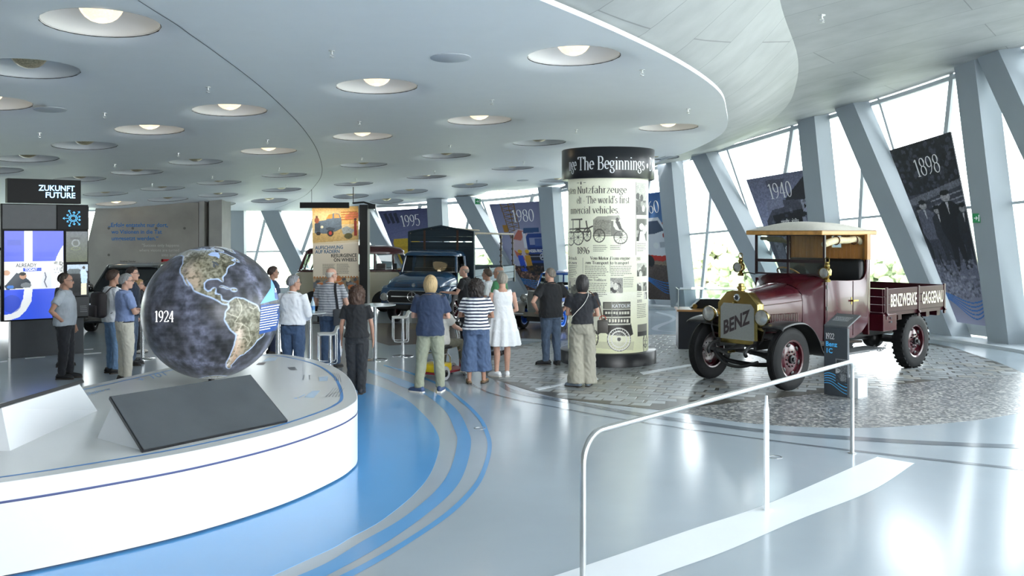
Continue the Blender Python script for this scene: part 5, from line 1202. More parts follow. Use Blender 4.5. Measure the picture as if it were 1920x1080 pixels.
# ---- bar tables, stools, bottle
m_tglass = mat('bar_table_top', '#cfd6d6', rough=.12, noise=.02, spec=.7)
def bar_table(x, y, r_, h, label):
    e = empty('bar_table', (x, y, 0), 0, label, 'bar table', 'standing tables')
    b = MB(); b.lathe([(.0001, 0), (.24, 0), (.24, .008), (.06, .018), (.04, .03)], 2, (0, 0, 0), 36); b.build('base_disc', m_steel, e)
    b = MB(); b.lathe([(.038, .015), (.038, h-.03), (.09, h-.02), (.09, h-.015)], 2, (0, 0, 0), 20); b.build('post', m_steel, e)
    b = MB(); b.lathe([(.0001, h-.015), (r_-.004, h-.015), (r_, h-.01), (r_, h-.004), (r_-.004, h), (.0001, h)], 2, (0, 0, 0), 44); b.build('top', m_tglass, e)
    return e
g = gnd(703, 675); bar_table(g.x, g.y, .40, 1.06, 'round bar table behind the woman in the black t-shirt')
bt2 = ((581-960)/FPX*16.1, 16.1); bar_table(bt2[0], bt2[1], .28, 1.06, 'round bar table with a water bottle on it')
bar_table((267-960)/FPX*18.0, 18.0, .24, 1.05, 'round bar table left of the globe, mostly hidden')
bar_table((521-960)/FPX*16.6, 16.6, .22, .98, 'round bar table hidden behind the right rim of the globe')
bo = empty('water_bottle', (bt2[0]+.06, bt2[1]-.05, 1.06), 0, 'clear glass water bottle with a blue label on the bar table', 'bottle')
b = MB(); b.lathe([(.0001, 0), (.036, 0), (.038, .01), (.038, .14), (.03, .18), (.014, .22), (.012, .255)], 2, (0, 0, 0), 20); b.build('glass', mat('bottle_glass', '#a8c4d4', rough=.08, noise=.02, spec=.8), bo)
b = MB(); b.lathe([(.0385, .05), (.0385, .12)], 2, (0, 0, 0), 20, cap=False); b.build('label_band', mat('bottle_label', '#4f86c4', rough=.4, noise=.2, nscale=40), bo)
b = MB(); b.lathe([(.014, .25), (.014, .27), (.0001, .27)], 2, (0, 0, 0), 14); b.build('cap', mat('bottle_cap', '#3c6fae', rough=.3, noise=.02), bo)
def stool(x, y, rz, label, zs=.78):
    e = empty('bar_stool', (x, y, 0), rz, label, 'bar stool', 'bar stools with kinked seats')
    b = MB(); b.lathe([(.0001, 0), (.21, 0), (.21, .008), (.05, .014), (.03, .03)], 2, (0, 0, 0), 36); b.build('base_disc', m_steel, e)
    b = MB(); b.lathe([(.03, .012), (.03, .5), (.022, .5), (.022, zs-.02)], 2, (0, 0, 0), 16); b.build('post', m_steel, e)
    prof = cr([(-.2, 0, -.02), (-.19, 0, .0), (-.1, 0, .005), (.02, 0, 0), (.07, 0, .02), (.1, 0, .09), (.14, 0, .11), (.2, 0, .115), (.235, 0, .10)], 5)
    b = MB(); b.grid([[(p.x, s_, zs+p.z) for p in prof] for s_ in (-.18, -.06, .06, .18)]); b.build('seat', mat('stool_white_seat', '#eceae6', rough=.45, noise=.02), e, smooth=180, solid=.022)
    loop_ = [(-.19, -.17, zs-.02), (-.19, -.17, .36), (-.17, -.17, .31), (-.1, -.17, .3), (.08, -.17, .3), (.1, -.17, .33), (.1, -.17, zs+.08)]
    b = MB(); b.tube(loop_, .011, 8); b.tube([(p[0], .17, p[2]) for p in loop_], .011, 8); b.tube([(-.19, -.17, .36), (-.19, .17, .36)], .011, 8); b.build('foot_loop', m_steel, e, smooth=60)
    return e
g = gnd(755, 668); stool(g.x, g.y, R(12), 'white kinked bar stool left of the man in the navy shirt')
g = gnd(632, 690); stool(-3.0, 15.4, R(15), 'white kinked bar stool behind the bag of the striped shirt man', .78)

# ---- year posters in front of the windows
def poster(label, year, q, s0, off, cv, tx, ty, tw, th, name='year_poster', ytext=None):
    """q: TL, TR, BR, BL pixels"""
    P = []
    for px, py in q:
        s, v = fac_at(px, py, s0, off); P.append(fac(s, v, off))
    tl, tr, br, bl = P; o = (bl+br)/2; o.z = min(bl.z, br.z)
    e = empty('year_poster', o, 0, label, 'poster', 'year posters hung in front of the windows')
    tl, tr, br, bl = [p-o for p in (tl, tr, br, bl)]
    f = quad_fn(bl, br, tr, tl)
    n = Vector((bl-br).cross(tl-bl)).normalized()
    if n.dot(Vector((0, 0, EYE))-o) < 0: n = -n
    sgn = 1 if np.dot(np.cross(np.array(br-bl), np.array(tl-bl)), np.array(n)) > 0 else -1
    b = MB(); gq = np.linspace(0, 1, 11)
    b.grid([[tuple(f([u], [v], 0)[0]) for u in gq] for v in gq]); b.grid([[tuple(f([u], [v], -.03*sgn)[0]) for u in gq] for v in gq])
    for q in ([(u, 0) for u in gq], [(u, 1) for u in gq], [(0, v) for v in gq], [(1, v) for v in gq]): b.grid([[tuple(f([u], [v], 0)[0]) for u, v in q], [tuple(f([u], [v], -.03*sgn)[0]) for u, v in q]])
    b.build('panel', mat('poster_edge', '#2a2e35', rough=.5, noise=.03), e, smooth=0)
    painted('poster_print', cv, lambda U, V: f(U, V, .004*sgn), attr_mat('poster_print', rough=.45), e)
    v, fc = serif(year, .10, .04); W = max(p[0] for p in v)
    A = np.array(v)[:, :2]; A[:, 0] = A[:, 0]/W*tw+tx; A[:, 1] = A[:, 1]*th+ty
    Pp = f(A[:, 0], A[:, 1], .012*sgn); me = bpy.data.meshes.new('year_numerals'); me.from_pydata([tuple(p) for p in Pp], [], fc)
    link_mesh('year_numerals', me, mat('poster_white', '#ffffff', rough=.5, noise=.01), e, 0)
    return e, (lambda U, V, o=.01: f(U, V, o*sgn))
def man(c, x, y, h, w_, coat, face='#9a9790', hat=None, trous=None, asp=1.):
    c.poly([(x-w_*.45, y+h*.82), (x-w_*.2, y+h*.87), (x+w_*.2, y+h*.87), (x+w_*.5, y+h*.8), (x+w_*.55, y+h*.45), (x+w_*.35, y+h*.36), (x-w_*.35, y+h*.36), (x-w_*.55, y+h*.5)], coat)
    t = trous or coat
    c.poly([(x-w_*.33, y+h*.4), (x+w_*.33, y+h*.4), (x+w_*.42, y), (x+w_*.2, y), (x+w_*.02, y+h*.3), (x-w_*.16, y), (x-w_*.36, y)], t)
    c.ell(x, y+h*.93, w_*.2, h*.06, face); c.poly([(x-w_*.06, y+h*.86), (x+w_*.06, y+h*.86), (x, y+h*.7)], '#c9c9cf')
    if hat: c.ell(x, y+h*.985, w_*.2, h*.035, hat); c.rect(x-w_*.32, y+h*.955, x+w_*.32, y+h*.97, hat)
c98 = Canvas(130, 250, '#3a3c48'); c98.grad('#77788c', '#2e303c', 0, 1)
c98.grad('#b9b9d4', '#8e90a6', 0, .16); c98.grad('#8e90a6', '#5b5d70', .16, .36); c98.rect(0, .72, 1, 1, '#23242c')
rp = random.Random(11)
for i in range(260): c98.ell(rp.random(), .72+.28*rp.random(), .02+.02*rp.random(), .008+.008*rp.random(), rp.choice(['#3c3e4a', '#15161b', '#4e505e', '#1c1d24']), .8)
c98.poly([(0, .70), (1, .76), (1, .72), (0, .655)], '#70727f'); c98.poly([(0, .66), (1, .725), (1, .66), (0, .6)], '#3d3f4a'); c98.poly([(.0, .60), (.5, .65), (.5, .38), (0, .38)], '#2a2b34'); c98.rect(.45, .45, .95, .66, '#4d4f5c')
for y in (.67, .64, .615): c98.line([(.4, y), (1, y+.03)], .007, '#9c9eac', .9, asp=2)
c98.poly([(0, .36), (1, .32), (1, .38), (0, .42)], '#454753')
for r_ in (.22,): c98.ring(.42, .375, r_, r_*.52, .06, '#1d1e25'); 
for i in range(10): a = PI*i/5; c98.line([(.42, .375), (.42+.22*math.cos(a), .375+.115*math.sin(a))], .006, '#24252d', asp=2)
man(c98, .12, .35, .3, .26, '#1f2027', '#8d8c95', '#131418'); man(c98, .22, .32, .36, .34, '#5d5f70', '#a5a3a8', '#1b1c22', '#3d3f4c'); man(c98, .46, .32, .32, .3, '#2b2c35', '#9a989e', '#131418'); man(c98, .68, .29, .42, .42, '#17181e', '#a9a7ac', '#0f1014'); man(c98, .94, .3, .33, .3, '#24252d', '#8f8d94', '#131418')
for i in range(260): c98.ell(rp.random(), .14+.2*rp.random(), .03, .007, rp.choice(['#9a9cae', '#6d6f80', '#b4b6c8', '#4d4f5c']), .55)
c98.speckle(c98.Y > .15, .16); c98.speckle(c98.Y > .3, .12, 3)
wave(c98, .085, .06, 5, '#3f7fd0')
poster('black and white poster reading 1898 with men in bowler hats', '1898', [(1668, 282), (1782, 247), (1855, 612), (1795, 604)], 4.4, .32, c98, .31, .815, .42, .095)
c40 = Canvas(110, 200, '#5a5b70'); c40.grad('#3f404e', '#8c8fb0', 0, 1); c40.grad('#a4a8cc', '#6d6f88', .5, 1)
c40.poly([(.55, .8), (1, 1), (1, .55), (.8, .55)], '#26262f'); c40.poly([(.3, .97), (.6, .96), (.55, .9), (.3, .9)], '#55566a'); c40.poly([(.12, .64), (.4, .8), (.95, .78), (1, .5), (1, 0), (0, 0), (.05, .5)], '#4c4d5c'); c40.poly([(.25, .68), (.9, .72), (.93, .52), (.25, .5)], '#1d1d25'); c40.poly([(.25, .5), (.95, .54), (.92, .49), (.22, .46)], '#77798c')
c40.poly([(.28, .46), (.9, .5), (.9, .3), (.3, .3)], '#2b2b35'); c40.rect(.1, .3, .28, .55, '#6a6b7d'); c40.ell(.5, .42, .06, .05, '#b5b5c0'); c40.ell(.35, .38, .05, .05, '#d0d0d8'); c40.rect(.78, .56, .93, .65, '#a9abc0'); c40.poly([(.8, .78), (1, .79), (1, .68), (.82, .69)], '#b8bacc'); c40.poly([(.84, .66), (1, .67), (1, .4), (.92, .42)], '#6d6f84'); c40.poly([(.2, .8), (.5, .83), (.5, .74), (.2, .72)], '#8a8ca6')
for i in range(60): c40.ell(rp.random(), .3+.5*rp.random(), .03, .012, rp.choice(['#30303a', '#7f8196', '#9a9cb0', '#22222a']), .35)
c40.speckle(c40.everywhere(), .12, 2); c40.grad('#6a6c7c', '#3c3d49', .0, .25); wave(c40, .1, .06, 5, '#3f7fd0')
e40, f40 = poster('black and white poster reading 1940 above the roof of the old truck', '1940', [(1399, 337), (1517, 317), (1546, 566), (1481, 558)], 5.4, .3, c40, .31, .815, .38, .12)
m_pw = mat('poster_white', '#ffffff'); m_pk = mat('poster_black', '#16161c', rough=.5, noise=.02)
put_text('poster_lettering', sans('MER', .02), f40, .85, .715, .05, m_pk, e40, sx=1.5, off=.012); put_text('poster_lettering', sans('1119', .02), f40, .79, .575, .045, m_pk, e40, sx=1.1, off=.012)
put_text('poster_lettering', sans('\u092a\u092c\u094d\u0932\u093f\u0915', .01), f40, .38, .6, .05, m_pw, e40, sx=1.1, off=.012); put_text('poster_lettering', sans('\u0915\u0947\u0930\u093f\u092f\u0930', .01), f40, .58, .6, .05, m_pw, e40, sx=1.1, off=.012)
c60 = Canvas(100, 200, '#5d7fb4'); c60.grad('#8db0dc', '#2d5a98', .45, 1); c60.rect(0, 0, 1, .42, '#5c4f4a'); c60.poly([(.55, .42), (1, .36), (1, .70), (.85, .72), (.55, .72)], '#a8543c'); c60.poly([(0, .42), (1, .36), (1, .3), (0, .36)], '#8a7868')
c60.poly([(.1, .40), (.1, .72), (.16, .78), (.62, .77), (.72, .66), (.86, .62), (.92, .55), (.92, .42), (.6, .37)], '#dfe3ea'); c60.poly([(.14, .62), (.18, .745), (.6, .74), (.70, .645), (.5, .62)], '#4a5870'); c60.poly([(.1, .44), (.6, .41), (.92, .455), (.92, .415), (.6, .36), (.1, .39)], '#c8372f'); c60.ell(.5, .51, .06, .03, '#e9eef0'); c60.ell(.86, .54, .04, .025, '#e9eef0'); c60.rect(.58, .49, .8, .54, '#aab1ba'); c60.ell(.7, .60, .04, .025, '#b83a34'); c60.ell(.3, .37, .1, .055, '#2a2a2e'); c60.ell(.82, .37, .08, .04, '#2a2a2e'); c60.rect(.66, .415, .82, .435, '#e6e8ea')
c60.rect(0, 0, 1, .18, '#4d443f', .5); c60.speckle(c60.Y < .35, .12, 2); wave(c60, .14, .09, 5, '#2f80dc')
poster('colour poster of a white and red van beside the advertising column', '1960', [(1160, 370), (1272, 355), (1279, 563), (1217, 561)], 6.4, .3, c60, .30, .815, .36, .11)
c80 = Canvas(140, 220, '#8b8fb4'); c80.grad('#b9bcd8', '#77799e', .3, 1); c80.rect(0, 0, 1, .3, '#5b4640')
for x0, x1 in ((.17, .21), (.29, .31), (.38, .41)): c80.poly([(x0, 1), (x0+.014, 1), (x1+.014, .6), (x1, .6)], '#77581f')
for i in range(9): y = .98-.045*i; c80.line([(.18+.006*i, y), (.39, y-.03)], .006, '#84642a', asp=1.6); c80.line([(.39, y), (.19+.006*i, y-.03)], .005, '#6d5222', asp=1.6)
c80.rect(.12, .68, .2, .76, '#a8782e'); c80.ell(.4, .52, .2, .19, '#c9b9c4'); c80.poly([(.25, .6), (.38, .7), (.5, .68), (.4, .58)], '#c06a5c'); c80.poly([(.22, .48), (.4, .4), (.42, .36), (.25, .4)], '#cf6d52'); c80.rect(.44, .5, .5, .68, '#e0e0ea')
c80.poly([(.5, .2), (.5, .62), (.54, .655), (.95, .655), (1, .6), (1, .2)], '#24408a'); c80.poly([(.46, .66), (.75, .67), (.75, .72), (.48, .72)], '#33507f'); c80.rect(.56, .53, .8, .61, '#8a93b8'); c80.rect(.66, .52, .8, .6, '#4b5f9c'); c80.rect(.86, .5, .96, .6, '#5a70ae'); c80.rect(.5, .36, 1, .43, '#161a2c'); c80.rect(.52, .40, 1, .41, '#8b90a4'); c80.rect(.5, .2, 1, .33, '#14182a'); c80.rect(.74, .275, .86, .3, '#c9cdd8'); c80.rect(.52, .485, 1, .5, '#1b2c66')
c80.ring(.79, .40, .05, .034, .14, '#c9cedc'); c80.line([(.79, .40), (.79, .43)], .006, '#c9cedc'); c80.line([(.79, .4), (.755, .385)], .006, '#c9cedc'); c80.line([(.79, .4), (.825, .385)], .006, '#c9cedc')
for x, cl in ((.33, '#2c50c4'), (.48, '#c08a2a')): c80.poly([(x-.06, .42), (x+.05, .42), (x+.09, .24), (x-.05, .24)], cl); c80.ell(x, .445, .035, .025, '#8a6450'); c80.ell(x, .462, .045, .02, '#e0b02e')
for i in range(420): c80.ell(rp.random(), .3*rp.random()**.8, .02, .009, rp.choice(['#8a5f4c', '#3a2a28', '#b98a72', '#5b4640', '#241c1e']), .8)
c80.poly([(.4, .3), (1, .3), (1, .2), (.45, .22)], '#1c1614', .6); wave(c80, .1, .06, 5, '#3f8fe0')
e80, f80 = poster('colour poster reading 1980 with a blue concrete mixer lorry', '1980', [(917, 383), (1037, 376), (1036, 550), (969, 548)], 7.4, .3, c80, .33, .79, .36, .13)
put_text('poster_lettering', sans('WESER-FRISCHBETON', .02), f80, .515, .45, .045, m_pw, e80, sx=.485/max(p[0] for p in sans('WESER-FRISCHBETON', .02)[0])/.045, off=.012)
c95 = Canvas(110, 180, '#6a6ea0'); c95.grad('#8f92c0', '#4c5078', .45, 1)
for i in range(7): c95.line([(0, .95-.08*i), (1, .98-.05*i)], .004, '#5c608e', .7, asp=1.4)
for i in range(3): c95.poly([(.08+.09*i, .96), (.14+.09*i, .97), (.16+.09*i, .85), (.1+.09*i, .84)], '#2c2f45')
c95.poly([(.02, .0), (.05, .6), (.1, .655), (.5, .66), (.7, .6), (.8, .5), (.8, 0)], '#d9b53a'); c95.poly([(.1, .47), (.58, .47), (.6, .2), (.12, .2)], '#1f2438'); c95.rect(.1, .53, .6, .56, '#c79f2c'); c95.line([(.36, .36), (.36, .28)], .016, '#aab6cc'); c95.line([(.46, .37), (.46, .29)], .016, '#aab6cc'); c95.line([(.36, .32), (.46, .33)], .014, '#aab6cc'); c95.rect(0, 0, 1, .12, '#6a604a'); c95.poly([(.12, .19), (.58, .19), (.58, .12), (.12, .12)], '#e6c24a')
c95.speckle(c95.everywhere(), .04, 2)
poster('colour poster reading 1995 with a yellow van', '1995', [(708, 396), (813, 389), (815, 548), (772, 548)], 8.4, .3, c95, .37, .80, .36, .13)
# exit signs
m_green = mat('exit_green', '#1d6f45', rough=.4, emit='#1d7a48', estr=.25, noise=.02)
def exit_sign(p, w_, h_, rz, label, arrow):
    e = empty('exit_sign', p, rz, label, 'exit sign', 'green escape route signs')
    b = MB(); b.box(-w_/2, w_/2, 0, .04, 0, h_); b.build('sign_body', m_green, e, smooth=0)
    b = MB(); b.add([(-.3*w_, -.002, .45*h_), (-.05*w_, -.002, .45*h_), (-.05*w_, -.002, .25*h_), (.2*w_, -.002, .5*h_), (-.05*w_, -.002, .75*h_), (-.05*w_, -.002, .55*h_), (-.3*w_, -.002, .55*h_)], [(0, 1, 5, 6), (2, 3, 4)]); b.box(.26*w_, .4*w_, -.003, -.001, .15*h_, .85*h_); b.build('pictogram', m_wht, e, smooth=0)
exit_sign(at(896, 383, 32.5), .2, .2, 0, 'green exit sign hanging by the pier left of the 1980 poster', 0)
s, v = fac_at(1832, 409, 4.1, .56); exit_sign(fac(s, v, .58)-Vector((0, 0, .1)), .16, .2, R(-45), 'small green exit sign on the pier right of the 1898 poster', 0)
# ================================================================ VEHICLES
m_maroon = mat('maroon_paint', '#43131d', rough=.22, noise=.06, nscale=3, coat=.25)
m_maroon2 = mat('maroon_wood_paint', '#36101a', rough=.35, spec=.2, noise=.08, nscale=6, stretch=(1, 1, 10))
m_rubber = mat('tyre_rubber', '#17181a', rough=.65, spec=.25, noise=.15, nscale=12)
m_chblk = mat('chassis_black', '#17181a', rough=.4, noise=.15, nscale=6)
m_brass = mat('brass', '#9d8a55', rough=.2, metal=1, noise=.12, nscale=8)
m_chrome = mat('chrome', '#d5d8da', rough=.08, metal=1, noise=.02)
m_lens = mat('lamp_lens', '#aeb0ab', rough=.12, metal=.55, noise=.25, nscale=12, spec=.8)
m_leather = mat('black_leather', '#191b1e', rough=.38, noise=.1, nscale=10, bump=.05)
m_oak = mat('varnished_oak', '#b0793c', rough=.3, noise=.22, nscale=9, coat=.3, stretch=(1, 1, .12))
m_oak2 = mat('varnished_oak_rim', '#b98a4c', rough=.35, noise=.25, nscale=10, stretch=(.2, 1, 1))
m_canvas = mat('roof_canvas', '#cfcbc0', rough=.8, noise=.05, nscale=20, bump=.05)
m_cglass = glass_mat('car_glass', (.85, .9, .9), refl=1.1)
def wheel(parent, x, y, r_, w_, mrim, out=1, rib=True, label=None, rr=.62, holes=6):
    """out: +1 outer face towards +y"""
    b = MB(); h = w_/2; ri = r_*rr
    pr = [(ri, -h*.75), (ri+.01, -h*.95), (r_*.8, -h), (r_*.93, -h*.92), (r_*.985, -h*.7)]
    if rib:
        for t in (-.42, -.14, .14, .42): pr += [(r_, h*(t-.1)), (r_, h*(t+.1)), (r_*.985, h*(t+.12)), (r_*.985, h*(t+.16))]
    else: pr += [(r_, -h*.55), (r_, h*.55)]
    pr += [(r_*.985, h*.7), (r_*.93, h*.92), (r_*.8, h), (ri+.01, h*.95), (ri, h*.75)]
    b.lathe(pr, 1, (x, y, r_), 40, cap=False)
    if not rib:
        for k in range(30):
            a = 2*PI*k/30
            for s_ in (-.5, .5):
                c_, d_ = math.cos(a), math.sin(a); b.M = Matrix.Translation((x, y+s_*h, r_))@Matrix.Rotation(a, 4, 'Y'); b.box(r_*.97, r_*1.008, -h*.42, h*.42, -.022, .022); b.M = None
    ty = b.build('tyre', m_rubber, parent, smooth=40)
    b = MB(); o = out
    b.lathe([(ri+.004, -h*.85*o), (ri-.02, -h*.8*o), (ri-.03, 0), (ri-.02, h*.8*o), (ri+.012, h*.92*o), (ri+.004, h*.8*o)], 1, (x, y, r_), 40, cap=False)
    b.lathe([(ri-.03, h*.1*o), (ri*.72, h*.45*o), (ri*.5, h*.5*o), (ri*.3, h*.62*o), (.0001, h*.64*o)], 1, (x, y, r_), 40, cap=False)
    b.build('rim', mrim, ty, smooth=40)
    for k in range(holes):
        b = MB(); a = 2*PI*k/holes+.3; q = ri*.76; b.M = Matrix.Translation((x+q*math.cos(a), y+h*.46*o, r_+q*math.sin(a)))@Matrix.Rotation(-a, 4, 'Y'); b.sphere((0, 0, 0), 1, 12, 6, (ri*.1, .015, ri*.16)); b.M = None; b.build('rim_hole', m_chblk, ty)
    b = MB()
    b.lathe([(ri*.24, h*.6*o), (ri*.22, h*1.0*o), (ri*.12, h*1.05*o), (ri*.1, h*1.35*o), (.0001, h*1.38*o)], 1, (x, y, r_), 18, cap=False)
    for k in range(10): a = 2*PI*k/10; b.lathe([(.014, h*.5*o), (.014, h*.78*o), (.0001, h*.8*o)], 1, (x+ri*.4*math.cos(a), y, r_+ri*.4*math.sin(a)), 6)
    b.build('hub', m_chblk, ty, smooth=40)
    return ty
bz = empty('vintage_truck', (3.80, 15.05, 0), R(219.2), 'maroon 1920s truck with brass radiator reading BENZ', 'truck')
for x, y in ((0, .76), (0, -.76)): wheel(bz, x, y, .485, .17, m_maroon, 1 if y > 0 else -1, True, rr=.6)
for x, y in ((-3.8, .74), (-3.8, -.74)): wheel(bz, x, y, .49, .22, m_maroon, 1 if y > 0 else -1, False, rr=.58)
b = MB()
for s_ in (-1, 1):
    b.box(-4.7, .3, .36*s_-.03, .36*s_+.03, .60, .74)
    b.tube(cr([(.3, .36*s_, .68), (.45, .36*s_, .66), (.55, .36*s_, .58), (.52, .36*s_, .52)], 5), .03, 8)
for x in (-4.6, -3.3, -2.6, -1.4, -.3): b.box(x-.04, x+.04, -.36, .36, .62, .72)
b.build('chassis', m_chblk, bz, smooth=40)
b = MB(); b.tube(cr([(.02, -.74, .485), (.02, -.6, .47), (.03, -.42, .36), (.04, 0, .33), (.03, .42, .36), (.02, .6, .47), (.02, .74, .485)], 6), .036, 10); b.build('front_axle', m_chblk, bz, smooth=60)
b = MB(); b.tube(cr([(.28, -.45, .62), (.34, -.38, .5), (.36, -.2, .36), (.36, .0, .32), (.36, .2, .34), (.3, .42, .42)], 6), .026, 8); b.build('tie_bar', m_chblk, bz, smooth=60)
b = MB(); b.tube([(-3.8, -.7, .49), (-3.8, .7, .49)], .07, 12); b.sphere((-3.8, 0, .49), .2, 16, 10); b.tube([(-3.8, 0, .49), (-1.6, 0, .58)], .04, 8); b.build('rear_axle', m_chblk, bz, smooth=60)
for x0, x1, y in ((-.5, .5, .40), (-.5, .5, -.40), (-4.4, -3.2, .52), (-4.4, -3.2, -.52)):
    b = MB(); xm = (x0+x1)/2
    for k in range(5):
        L = (x1-x0)/2*(1-.16*k); b.tube([(xm-L, y, .62-.015*k-.03), (xm, y, .50-.018*k), (xm+L, y, .62-.015*k-.03)], .03, 4, ry=.007)
    b.build('leaf_spring', m_chblk, bz, smooth=0)
b = MB(); b.lathe([(.018, 0), (.018, .16)], 0, (.36, .02, .56), 10); b.build('crank_handle', m_brass, bz)
b = MB(); b.add([(-.5, -.32, .5), (.3, -.3, .55), (.3, .3, .55), (-.5, .32, .5)], [(0, 1, 2, 3)]); b.build('splash_pan', m_chblk, bz, smooth=0, solid=.01)
# radiator
o_ = [(-.385, .72), (-.34, .665), (.34, .665), (.385, .72), (.385, 1.31), (.21, 1.49), (.1, 1.515), (-.1, 1.515), (-.21, 1.49), (-.385, 1.31)]
b = MB(); b.prism(o_, 0, .1, .27); b.build('radiator_shell', m_brass, bz, smooth=20, bevel=.012)
m_core = mat('radiator_core', '#8f9390', rough=.35, metal=.5, noise=.0)
nt = m_core.node_tree; t_ = nt.nodes.new('ShaderNodeTexCoord'); vo = nt.nodes.new('ShaderNodeTexVoronoi'); vo.inputs['Scale'].default_value = 60; vo.inputs['Randomness'].default_value = .15
ra = nt.nodes.new('ShaderNodeValToRGB'); ra.color_ramp.elements[0].color = (*srgb('#4b4f4d'), 1); ra.color_ramp.elements[1].color = (*srgb('#9da09c'), 1); ra.color_ramp.elements[1].position = .6
nt.links.new(t_.outputs['Object'], vo.inputs['Vector']); nt.links.new(vo.outputs['Distance'], ra.inputs[0]); nt.links.new(ra.outputs[0], nt.nodes['Principled BSDF'].inputs['Base Color'])
b = MB(); b.prism([(-.325, .735), (.325, .735), (.325, 1.24), (.265, 1.31), (-.265, 1.31), (-.325, 1.24)], 0, .2, .276); co = b.build('radiator_core', m_core, bz, smooth=0)
put_text('radiator_lettering', sans('BENZ', .035), lambda U, V, o=.0: np.array([(.279, float(a), float(c)+.42*float(a)) for a, c in zip(U, V)]), -.27, .915, .30, mat('radiator_ink', '#3a2f31', rough=.6, noise=.05), co, sx=.68)
b = MB(); b.lathe([(.06, .26), (.06, .284), (.05, .29), (.0001, .29)], 0, (0, 0, 1.405), 24); em = b.build('emblem', m_chrome, bz)
b = MB(); b.lathe([(.036, .291), (.0001, .292)], 0, (0, 0, 1.405), 20); b.build('emblem_centre', mat('emblem_dark', '#2d333a', rough=.3, noise=.05), em)
b = MB(); b.lathe([(.05, 1.5), (.05, 1.53), (.07, 1.54), (.07, 1.575), (.045, 1.585), (.045, 1.62), (.03, 1.63), (.0001, 1.63)], 2, (.17, 0, 0), 18); b.build('filler_cap', m_brass, bz)
b = MB(); b.lathe([(.02, 0), (.02, .05), (.0001, .055)], 0, (.26, -.05, 1.325), 10); b.build('tap', m_brass, bz)
# bonnet and scuttle
def hood_ring(x, hw, zb, zs, zt, n=10):
    pts = [(x, -hw*.97, zb), (x, -hw, (zb+zs)/2), (x, -hw, zs)]
    for k in range(1, n): a = PI*k/n; pts.append((x, -hw*math.cos(a), zs+(zt-zs)*math.sin(a)**.8))
    return pts+[(x, hw, zs), (x, hw, (zb+zs)/2), (x, hw*.97, zb)]
b = MB(); b.loft([hood_ring(.1, .34, .84, 1.28, 1.49), hood_ring(-.35, .41, .84, 1.3, 1.54), hood_ring(-.8, .48, .84, 1.33, 1.60)], closed=False); bonnet = b.build('bonnet', m_maroon, bz, smooth=50)
b = MB(); b.loft([hood_ring(-.8, .485, .72, 1.34, 1.61), hood_ring(-.92, .53, .70, 1.38, 1.66), hood_ring(-1.05, .61, .68, 1.50, 1.74), hood_ring(-1.16, .665, .66, 1.62, 1.76)], closed=False); b.build('scuttle', m_maroon, bz, smooth=60)
for s_ in (-1, 1):
    for k in range(17):
        x = -.06-k*.038; b = MB(); hw = .345+(-x+.1)*.155; b.tube([(x, hw*s_, .99), (x, (hw+.014)*s_, 1.0), (x, (hw+.014)*s_, 1.13), (x, hw*s_, 1.14)], .008, 5); b.build('louvre', m_maroon, bonnet)
b = MB()
for s_ in (-1, 1): b.tube([(.1, .35*s_, 1.285), (-.35, .415*s_, 1.305), (-.8, .485*s_, 1.335)], .008, 6)
b.tube([(.1, 0, 1.495), (-.35, 0, 1.545), (-.8, 0, 1.605)], .007, 6); b.build('bonnet_hinge', m_maroon, bz)
# cab
HW, HWR = .67, .77
def taper(b, s_): b.v = [(q[0], q[1]+s_*.10*max(0, -1.14-q[0])/1.2, q[2]) for q in b.v]
for s_ in (-1, 1):
    side = [(-1.14, .66), (-1.14, 1.66), (-1.7, 1.64), (-2.04, 1.64)]+[(-2.04-.2*math.sin(R(a)), 1.84-.2*math.cos(R(a))) for a in range(15, 91, 15)]+[(-2.24, 2.40), (-2.34, 2.40), (-2.34, 1.1), (-2.27, .9), (-2.1, .76), (-1.9, .68)]
    b = MB(); b.prism(side, 1, HW*s_-.02, HW*s_+.02); taper(b, s_); p = b.build('cab_side', m_maroon, bz, smooth=30, bevel=.008)
    b = MB(); b.box(-2.345, -2.235, HWR*s_-.024, HWR*s_+.024, 1.98, 2.41); b.build('corner_post', m_oak, bz, smooth=0)
    b = MB(); b.tube([(-1.86, (HW+.022)*s_, .72), (-1.86, (HW+.022)*s_, 1.63)], .006, 6); b.tube([(-1.17, (HW+.022)*s_, .72), (-1.17, (HW+.022)*s_, 1.63)], .007, 6); taper(b, s_); b.build('door_seam', mat('seam_dark', '#2a1016', rough=.6, noise=.05), p)
    b = MB(); b.lathe([(.014, 0), (.014, .05), (.02, .05)], 1, (-1.82, (HW+.02)*s_, 1.30), 10) if s_ > 0 else b.lathe([(.014, 0), (.014, -.05)], 1, (-1.82, (HW-.02)*s_-.02, 1.30), 10)
    b.box(-1.95, -1.8, (HW+.05)*s_-.01, (HW+.05)*s_+.01, 1.29, 1.315); b.box(-1.83, -1.81, (HW+.02)*s_-.006, (HW+.02)*s_+.006, 1.24, 1.36); taper(b, s_); b.build('door_handle', m_brass, p, smooth=0)
    for z in (.86, 1.2, 1.55):
        b = MB(); b.box(-1.19, -1.15, (HW+.02)*s_-.012, (HW+.02)*s_+.012, z-.03, z+.03); b.build('door_hinge', m_chblk, p, smooth=0)
b = MB(); b.box(-2.34, -2.30, -HWR, HWR, .7, 1.66); b.build('cab_back', m_maroon, bz, smooth=0)
for k in range(19):   # upright boards of the back wall
    y = -HWR+.02+k*.079
    if y > HWR-.03: break
    b = MB()
    if .04 < y < .26: b.bbox(-2.33, -2.305, y+.002, y+.077, 1.66, 2.16, .005)
    else: b.bbox(-2.33, -2.305, y+.002, y+.077, 1.66, 2.42, .005)
    b.build('wall_board', m_oak, bz, smooth=0)
b = MB()
